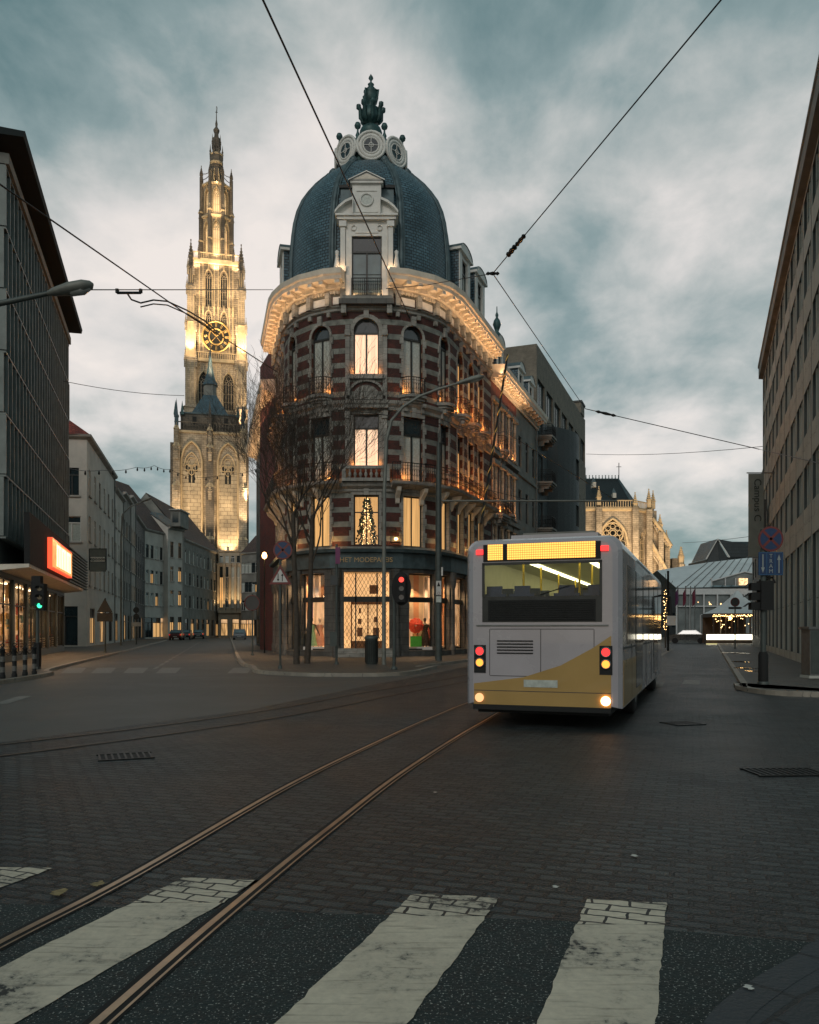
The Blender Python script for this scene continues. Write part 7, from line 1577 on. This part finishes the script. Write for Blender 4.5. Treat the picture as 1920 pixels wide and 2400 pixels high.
# ================================================================ cars
M['carpaint'] = mk('dark_car_paint', (.02, .022, .025), .25, .2, var=.1, bump=0, coat=.8); M['carpaint2'] = mk('dark_red_car_paint', (.08, .015, .015), .25, .2, var=.1, bump=0, coat=.8); M['carsilver'] = mk('grey_car_paint', (.12, .13, .14), .3, .4, var=.1, bump=0, coat=.8)
def car(x, y, ang, label, m, grp, h=1.5, rear=True):
    t = thing('parked_car', (x, y, 0), label, 'car', grp); f = Fr((x, y), ang); W2 = .86   # a: width, d: +towards viewer
    prof = [(-2.1, .35), (-2.1, .75), (-1.95, .95), (-1.1, 1.05), (-.5, h), (.9, h + .02), (1.55, 1.05), (2.0, .98), (2.1, .7), (2.1, .35)]
    mb = MB(); rows_ = [[f.p(a * (W2 - (.12 if z > 1.1 else 0)), d, z) for d, z in prof] for a in (-1, 1)]
    mb.grid(rows_, m); mb.poly(rows_[0][::-1], m); mb.poly(rows_[1], m); mb.grid([[f.p(-W2, -2.1, .35), f.p(W2, -2.1, .35)], [f.p(-W2, 2.1, .35), f.p(W2, 2.1, .35)]], M['black']); mb.build('body', t)
    mb = MB()
    mb.poly([f.p(-.66, 1.5, 1.12), f.p(.66, 1.5, 1.12), f.p(.6, 1.03, h - .04), f.p(-.6, 1.03, h - .04)], M['glass_pale']); 
    for v in mb.v: v += f.n * .03
    mb.build('rear_window', t)
    for s_ in (-1, 1):
        mb = MB(); mb.poly([f.p(s_ * .872, 1.4, 1.08), f.p(s_ * .872, -.95, 1.08), f.p(s_ * .765, -.45, h - .06), f.p(s_ * .765, .85, h - .06)], M['glass']); mb.build('side_window', t)
        mb = MB(); mb.box(f, s_ * .82 - .12 if s_ > 0 else -.86, .86 if s_ > 0 else -.82 + .12, 2.05, 2.12, .72, .92, M['redglow'] if rear else M['glass_pale']); mb.build('tail_light', t)
        for d in (-1.35, 1.35):
            c = f.p(s_ * .78, d, .33); mb = MB(); mb.grid([[c + f.u * e + (Z * math.cos(tt) + f.n * math.sin(tt)) * r for tt in [2 * math.pi * k / 14 for k in range(14)]] for r, e in ((0, -.1), (.33, -.1), (.33, .1), (0, .1))], M['rubber'], False, True); mb.build('wheel', t)
    mb = MB(); mb.box(f, -.26, .26, 2.1, 2.12, .5, .62, M['curtain']); mb.build('number_plate', t)
M['redglow'] = emitm('car_tail_lens', (1, .05, .03), .4)
gc = 'dark cars parked at the end of the left street'
car(P(415, 0, 120).x, 120, R(8), 'dark red parked car, leftmost in the left street', M['carpaint2'], gc); car(P(436, 0, 126).x, 126, R(8), 'black parked car directly right of the dark red one in the left street', M['carpaint'], gc); car(P(466, 0, 138).x, 138, R(12), 'far black parked car in the middle of the left street end', M['carpaint'], gc)
car(P(562, 0, 118).x, 118, R(10), 'dark parked car standing close to the left flank side of the left street', M['carsilver'], gc, 1.62, False)
car(P(1612, 0, 92).x, 92, R(70), 'dark car parked across the square beside the flagpoles', M['carpaint'], None)
# ================================================================ market tents, stall and flags on the right
M['tent'] = mk('translucent_white_tent_cloth', (.50, .55, .56), .6, var=.15, sc=.3, bump=.1); M['tentglass'] = mk('clear_tent_wall', (.16, .18, .18), .2, var=.5, sc=.35, bump=.05); M['tentframe'] = mk('white_tent_frame', (.55, .57, .57), .5, var=.1)
t = thing('big_market_tent', (P(1680, 0, 115).x, 115, 0), 'large white market tent with sloping translucent roof and glazed walls', 'tent')
mb = MB(); E0, E1 = P(1586, 1378, 112), P(1840, 1372, 112); R0, R1 = P(1660, 1318, 124), P(1850, 1296, 124); Lk = P(1540, 1340, 124)
nn_ = 12
for i in range(nn_):
    a, b = i / nn_, (i + 1) / nn_; mb.poly([E0.lerp(E1, a), E0.lerp(E1, b), R0.lerp(R1, b), R0.lerp(R1, a)], M['tent'])
mb.poly([E0, R0, Lk + Z * .2], M['tent']); mb.poly([Lk + Z * .2, R0, R1, R1 + Vector((0, 14, -5)), Lk + Vector((0, 14, -2))], M['tent'])
for i in range(nn_ + 1): mb.tube([E0.lerp(E1, i / nn_) + Z * .05, R0.lerp(R1, i / nn_) + Z * .05], .06, M['steel'], 4)
mb.build('roof', t)
mb = MB(); g = Fr((E0.x, 112), 0); Lx = E1.x - E0.x; mb.box(g, 0, Lx, -.1, .1, E0.z - .9, E0.z - .1, M['tentframe']); mb.box(g, 0, Lx, -.1, .1, E0.z - 2.6, E0.z - 2.45, M['tentframe'])
for i in range(9): x = Lx * i / 8; mb.box(g, x - .08, x + .08, -.1, .12, 0, E0.z - .2, M['tentframe'])
mb.build('frame', t)
mb = MB(); mb.box(g, 0, Lx, -.25, -.2, 0, E0.z - .1, M['tentglass']); mb.build('glazed_wall', t)
mb = MB(); rn = random.Random(4); WG = emitm('warm_tent_light', (1, .58, .25), 2.5)
for i in range(16): x = rn.uniform(.5, Lx - .5); z = rn.choice((1.4, 2.2, 5.0, 5.3)); w_ = rn.uniform(.06, .18); mb.box(g, x, x + w_, -.19, -.15, z, z + w_ * 1.3, WG)
mb.build('interior_lamps', t)['kind'] = 'stuff'
# upper gable with glass
mb = MB(); mb.poly([P(1668, 1372, 111.6), P(1770, 1372, 111.6), P(1770, 1345, 111.6), P(1745, 1340, 111.6), P(1668, 1362, 111.6)], M['tentglass']); mb.tube([P(1668, 1362, 111.5), P(1745, 1340, 111.5), P(1770, 1345, 111.5)], .12, M['tentframe'], 4)
for px in (1668, 1700, 1724, 1748): mb.tube([P(px, 1374, 111.5), P(px, 1355, 111.5)], .1, M['tentframe'], 4)
mb.build('gable_window', t)
mb = MB(); g4 = Fr((P(1732, 0, 111.4).x, 111.4), 0); mb.box(g4, 0, 1.2, 0, .05, P(0, 1371, 111).z, P(0, 1355, 111).z, emitm('lit_gable_decor', (1, .6, .3), 1.1, var=.7, sc=5)); mb.build('lit_decoration', t)
# pagoda tent over the stall
Yt = 90.; xc = P(1728, 0, Yt).x; t = thing('pagoda_tent', (xc, Yt, 0), 'small white pagoda tent with a sharp peak above the glowing fair stall', 'tent')
zt, ze_ = P(0, 1384, Yt).z, P(0, 1440, Yt).z; hw = 3.0; rws = []
for s_, e in ((0, 1), (.25, .62), (.5, .36), (.75, .17), (1, .02)):
    z = ze_ + (zt - ze_) * s_; rws.append([(xc - hw * e, Yt - hw * e, z), (xc + hw * e, Yt - hw * e, z), (xc + hw * e, Yt + hw * e, z), (xc - hw * e, Yt + hw * e, z)])
mb = MB(); mb.grid(rws, M['tent'], False, True); mb.build('canopy', t); mb = MB()
for sx in (-1, 1):
    for sy in (-1, 1): mb.tube([(xc + sx * hw, Yt + sy * hw, 0), (xc + sx * hw, Yt + sy * hw, ze_)], .06, M['tentframe'], 6)
mb.build('posts', t)
g = Fr((P(1655, 0, Yt - 4).x, Yt - 4), 0); Lx = P(1775, 0, Yt - 4).x - P(1655, 0, Yt - 4).x
t = thing('fair_stall', (g.o.x + 2, Yt - 4, 0), 'dark wooden fair stall with warm fairy lights and a glowing white counter front', 'stall')
mb = MB(); wd2 = mk('dark_stall_wood', (.06, .035, .02), .6, var=.3, sc=3); mb.box(g, .7, Lx, -3, .1, 2.9, 3.3, wd2); mb.box(g, .7, Lx, -3, -2.9, .1, 2.9, wd2); mb.box(g, 0, Lx, -.6, .0, .1, 1.15, wd2)
for i in range(8): x = .8 + (Lx - .9) * i / 7; mb.box(g, x - .06, x + .06, -.06, .06, 1.1, 2.9, wd2)
mb.build('booth', t); mb = MB(); mb.box(g, .05, Lx, .0, .05, .5, 1.06, emitm('glowing_counter', (1, .93, .72), 2.6)); mb.box(g, 0, Lx, .0, .3, .0, .1, emitm('counter_foot_light', (.95, .85, .4), .6)); mb.build('counter_front', t)
mb = MB(); rn = random.Random(8); FL = emitm('stall_fairy_light', (1, .6, .22), 7)
for i in range(46): c = g.p(.7 + (Lx - .8) * i / 45, .15, 3.05 + rn.uniform(-.1, .1)); mb.lathe(c, [(0, -.05), (.05, 0), (0, .05)], FL, 5)
for i in range(22): c = g.p(rn.uniform(.9, Lx), -.5, rn.uniform(1.6, 2.8)); mb.lathe(c, [(0, -.05), (.06, 0), (0, .05)], FL, 5)
c = P(1712, 1449, Yt - 4.3); mb.lathe(c, [(0, -.22), (.22, 0), (0, .22)], emitm('orange_globe_lamp', (1, .5, .15), 9), 10); mb.build('fairy_lights', t)['kind'] = 'stuff'
fl_lab = ['leftmost purple flag drooping on its pole before the glazed tent wall', 'second flag from the left drooping before the glazed tent wall', 'bare third flagpole before the glazed tent wall', 'rightmost dark red flag drooping before the glazed tent wall']
FR_ = mk('dark_red_flag', (.14, .02, .04), .8, var=.2); FP = mk('purple_flag', (.08, .02, .07), .8, var=.2)
for i, (px, m) in enumerate(((1589, FP), (1607, FR_), (1619, None), (1629, FR_))):
    x = P(px, 0, 100).x; t = thing('flagpole', (x, 100, 0), fl_lab[i], 'flagpole', 'flagpoles before the market tent'); mb = MB(); z = P(0, 1373, 100).z; mb.tube([(x, 100, 0), (x, 100, z)], .06, M['steel'], 6); mb.build('pole', t)
    if m:
        mb = MB(); mb.grid([[(x + .08, 100, z - .2 - .3 * k), (x - .15 - .1 * math.sin(k), 99.85, z - .5 - .3 * k), (x - .3, 100.1, z - .9 - .28 * k)] for k in range(7)], m); mb.build('flag', t)
# bare little tree wrapped in lights and a dark post
x = P(1560, 0, 70).x; t = thing('lit_street_tree', (x, 70, 0), 'slim street tree wrapped in warm fairy lights at the end of the left terrace', 'tree'); mb = MB(); rn = random.Random(2); mb.tube([(x, 70, 0), (x, 70, 4.5)], .07, M['bark'], 6); mb.build('trunk', t)
mb = MB()
for i in range(12): mb.tube([(x, 70, 3 + .15 * i), (x + rn.uniform(-.7, .7), 70 + rn.uniform(-.5, .5), 4.2 + .2 * i)], .02, M['bark'], 3)
mb.build('crown', t); mb = MB()
for i in range(60): mb.lathe((x + rn.uniform(-.18, .18), 70 + rn.uniform(-.15, .15), rn.uniform(1.5, 5.0)), [(0, -.03), (.035, 0), (0, .03)], FL, 4)
mb.build('fairy_lights', t)['kind'] = 'stuff'
x = P(1566, 0, 60).x; t = thing('dark_post', (x, 60, 0), 'thin dark post standing in the square just right of the bus', 'post'); mb = MB(); mb.tube([(x, 60, 0), (x, 60, P(0, 1338, 60).z)], .08, M['iron'], 6); mb.build('shaft', t)
mb = MB(); mb.box(Fr((x, 60), 0), -.1, .55, -.02, .1, 1.9, 2.6, M['signwhite']); mb.build('notice', t)
# ================================================================ shop display
def mannequin(x, y, z, dress, skin, label, arm=.2):
    t = thing('mannequin', (x, y, z), label, 'mannequin'); mb = MB(); o = Vector((x, y, z))
    def ell(prof, m):
        mb.grid([[o + Vector((r * math.cos(a), r * .62 * math.sin(a), h)) for a in [2 * math.pi * k / 14 for k in range(14)]] for r, h in prof], m, True, True)
    ell([(.0, 1.80), (.06, 1.79), (.085, 1.72), (.08, 1.64), (.05, 1.57), (.045, 1.5), (.10, 1.46), (.20, 1.42), (.17, 1.2), (.13, 1.08), (.17, .9)], skin)
    for s_ in (-1, 1): mb.tube([o + Vector((s_ * .19, 0, 1.41)), o + Vector((s_ * (.24 + arm * .3), -.03, 1.12)), o + Vector((s_ * (.24 + arm), -.1, .86)), o + Vector((s_ * (.25 + arm), -.12, .78))], [.045, .038, .028, .02], skin, 7); mb.tube([o + Vector((s_ * .07, 0, .6)), o + Vector((s_ * .08, 0, .05)), o + Vector((s_ * .09, -.12, .02))], [.06, .035, .03], skin, 7)
    mb.build('figure', t); mb = MB(); 
    mb.grid([[o + Vector((r * (1 + .06 * math.cos(6 * a)) * math.cos(a), r * .7 * math.sin(a), h)) for a in [2 * math.pi * k / 24 for k in range(25)]] for r, h in ((.19, 1.40), (.175, 1.2), (.14, 1.07), (.2, .85), (.25, .5), (.3, .2))], dress, True); mb.build('dress', t)
SK = mk('pale_mannequin', (.5, .4, .32), .5, var=.1); DKM = mk('dark_mannequin', (.05, .04, .035), .5, var=.1)
def inwin(px, Y, z=.46): return ((px - 960) / 1900 * Y, Y, z)
mannequin(*inwin(731, 45.9), mk('mint_dress', (.22, .42, .25), .7, var=.2), DKM, 'mannequin in a long mint green dress in the left display window'); mannequin(*inwin(750, 46.1), mk('peach_dress', (.6, .3, .2), .7, var=.2), SK, 'mannequin in a peach dress right of the green dressed one in the left display window')
mannequin(*inwin(996, 46.1), mk('dark_patterned_dress', (.05, .035, .03), .7, var=.9, sc=12), DKM, 'dark dressed mannequin in the right display window beside the red flower'); mannequin(*inwin(1009, 46.5), mk('rose_coat', (.45, .10, .08), .7, var=.2), SK, 'mannequin in a rose coat at the right side of the right display window')
x, y, z = inwin(975, 45.9); t = thing('flower_prop', (x, y, z), 'huge red flower prop on a bright green block in the right display window', 'display prop'); mb = MB(); mb.box(Fr((x, y), 0), -.32, .32, -.2, .2, z, z + .75, mk('bright_green_block', (.06, .5, .08), .6, var=.1)); mb.build('block', t)
mb = MB(); c = Vector((x, y - .1, z + 1.35)); RF = mk('red_petal', (.75, .10, .06), .6, var=.35, sc=6)
for ring_, (n, r, tilt) in enumerate(((11, .42, .05), (9, .30, .14), (6, .18, .2))):
    for k in range(n):
        a = 2 * math.pi * k / n + ring_ * .3; v = X * math.cos(a) + Z * math.sin(a); w_ = v.cross(NY) * (r * .42)
        mb.poly([c + v * .04 + NY * tilt * .5, c + v * r * .6 + w_ + NY * tilt, c + v * r + NY * (tilt - .06) + w_ * .5, c + v * r * 1.06 + NY * (tilt - .04), c + v * r - w_ * .5 + NY * (tilt - .06), c + v * r * .6 - w_ + NY * tilt], RF)
mb.build('petals', t); mb = MB(); mb.lathe(c + NY * .25, [(0, -.06), (.07, 0), (0, .06)], M['cream'], 8); mb.build('centre', t)
# hangings and panels inside the display windows
pcol = [mk('cream_drape', (.7, .6, .45), .8, var=.1), mk('peach_panel', (.65, .35, .2), .8, var=.1), mk('lilac_panel', (.35, .2, .4), .8, var=.1), mk('white_panel', (.75, .7, .65), .8, var=.05), mk('walnut_panel', (.12, .06, .03), .6, var=.2)]
rp_ = random.Random(6)
for a, b, z0, z1, k in gops:
    if abs((a + b) / 2 - sC) < 1.2: continue
    c, u, n = bp.at((a + b) / 2); g = Fr((c.x, c.y), u=u); w_ = b - a; mb = MB(); x = -w_ / 2
    while x < w_ / 2 - .1:
        ww = rp_.uniform(.14, .4); m = rp_.choice(pcol); d = -rp_.uniform(1.0, 1.5)
        if rp_.random() < .75: mb.box(g, x, min(w_ / 2, x + ww), d - .04, d, rp_.choice((.5, .5, 2.2, 3.4)), 4.7, m)
        x += ww
    mb.box(g, -w_ / 2, w_ / 2, -.95, -.4, .44, .62, pcol[3]); mb.build('display_panels', cb)
# lit wall lantern on the left flank
c = P(620, 1303, 50.5); t = thing('street_lantern', (c.x, c.y, 0), 'glowing orange lantern on a post at the left flank of the domed building', 'lantern'); mb = MB(); mb.tube([(c.x, c.y, .1), (c.x, c.y, c.z - .2)], .05, M['iron'], 6); mb.build('post', t); mb = MB(); mb.lathe(c, [(0, -.2), (.14, -.1), (.16, .05), (.1, .2), (0, .25)], emitm('lantern_glow', (1, .5, .16), 9), 10); mb.build('lamp', t); light('POINT', c + Vector((0, -.5, 0)), 60, (1, .5, .18), .15, name='lantern_light')
# glow of the shop windows on the pavement comes from spots and glowing walls inside the shops
for a, b, z0, z1, k in gops:
    c, u, n = bp.at((a + b) / 2); light('SPOT', c - n * .7 + Vector((0, 0, 4.6)), 280, (1, .60, .30), .05, (c.x + n.x * .5, c.y + n.y * .5, 0), 110, name='display_light')
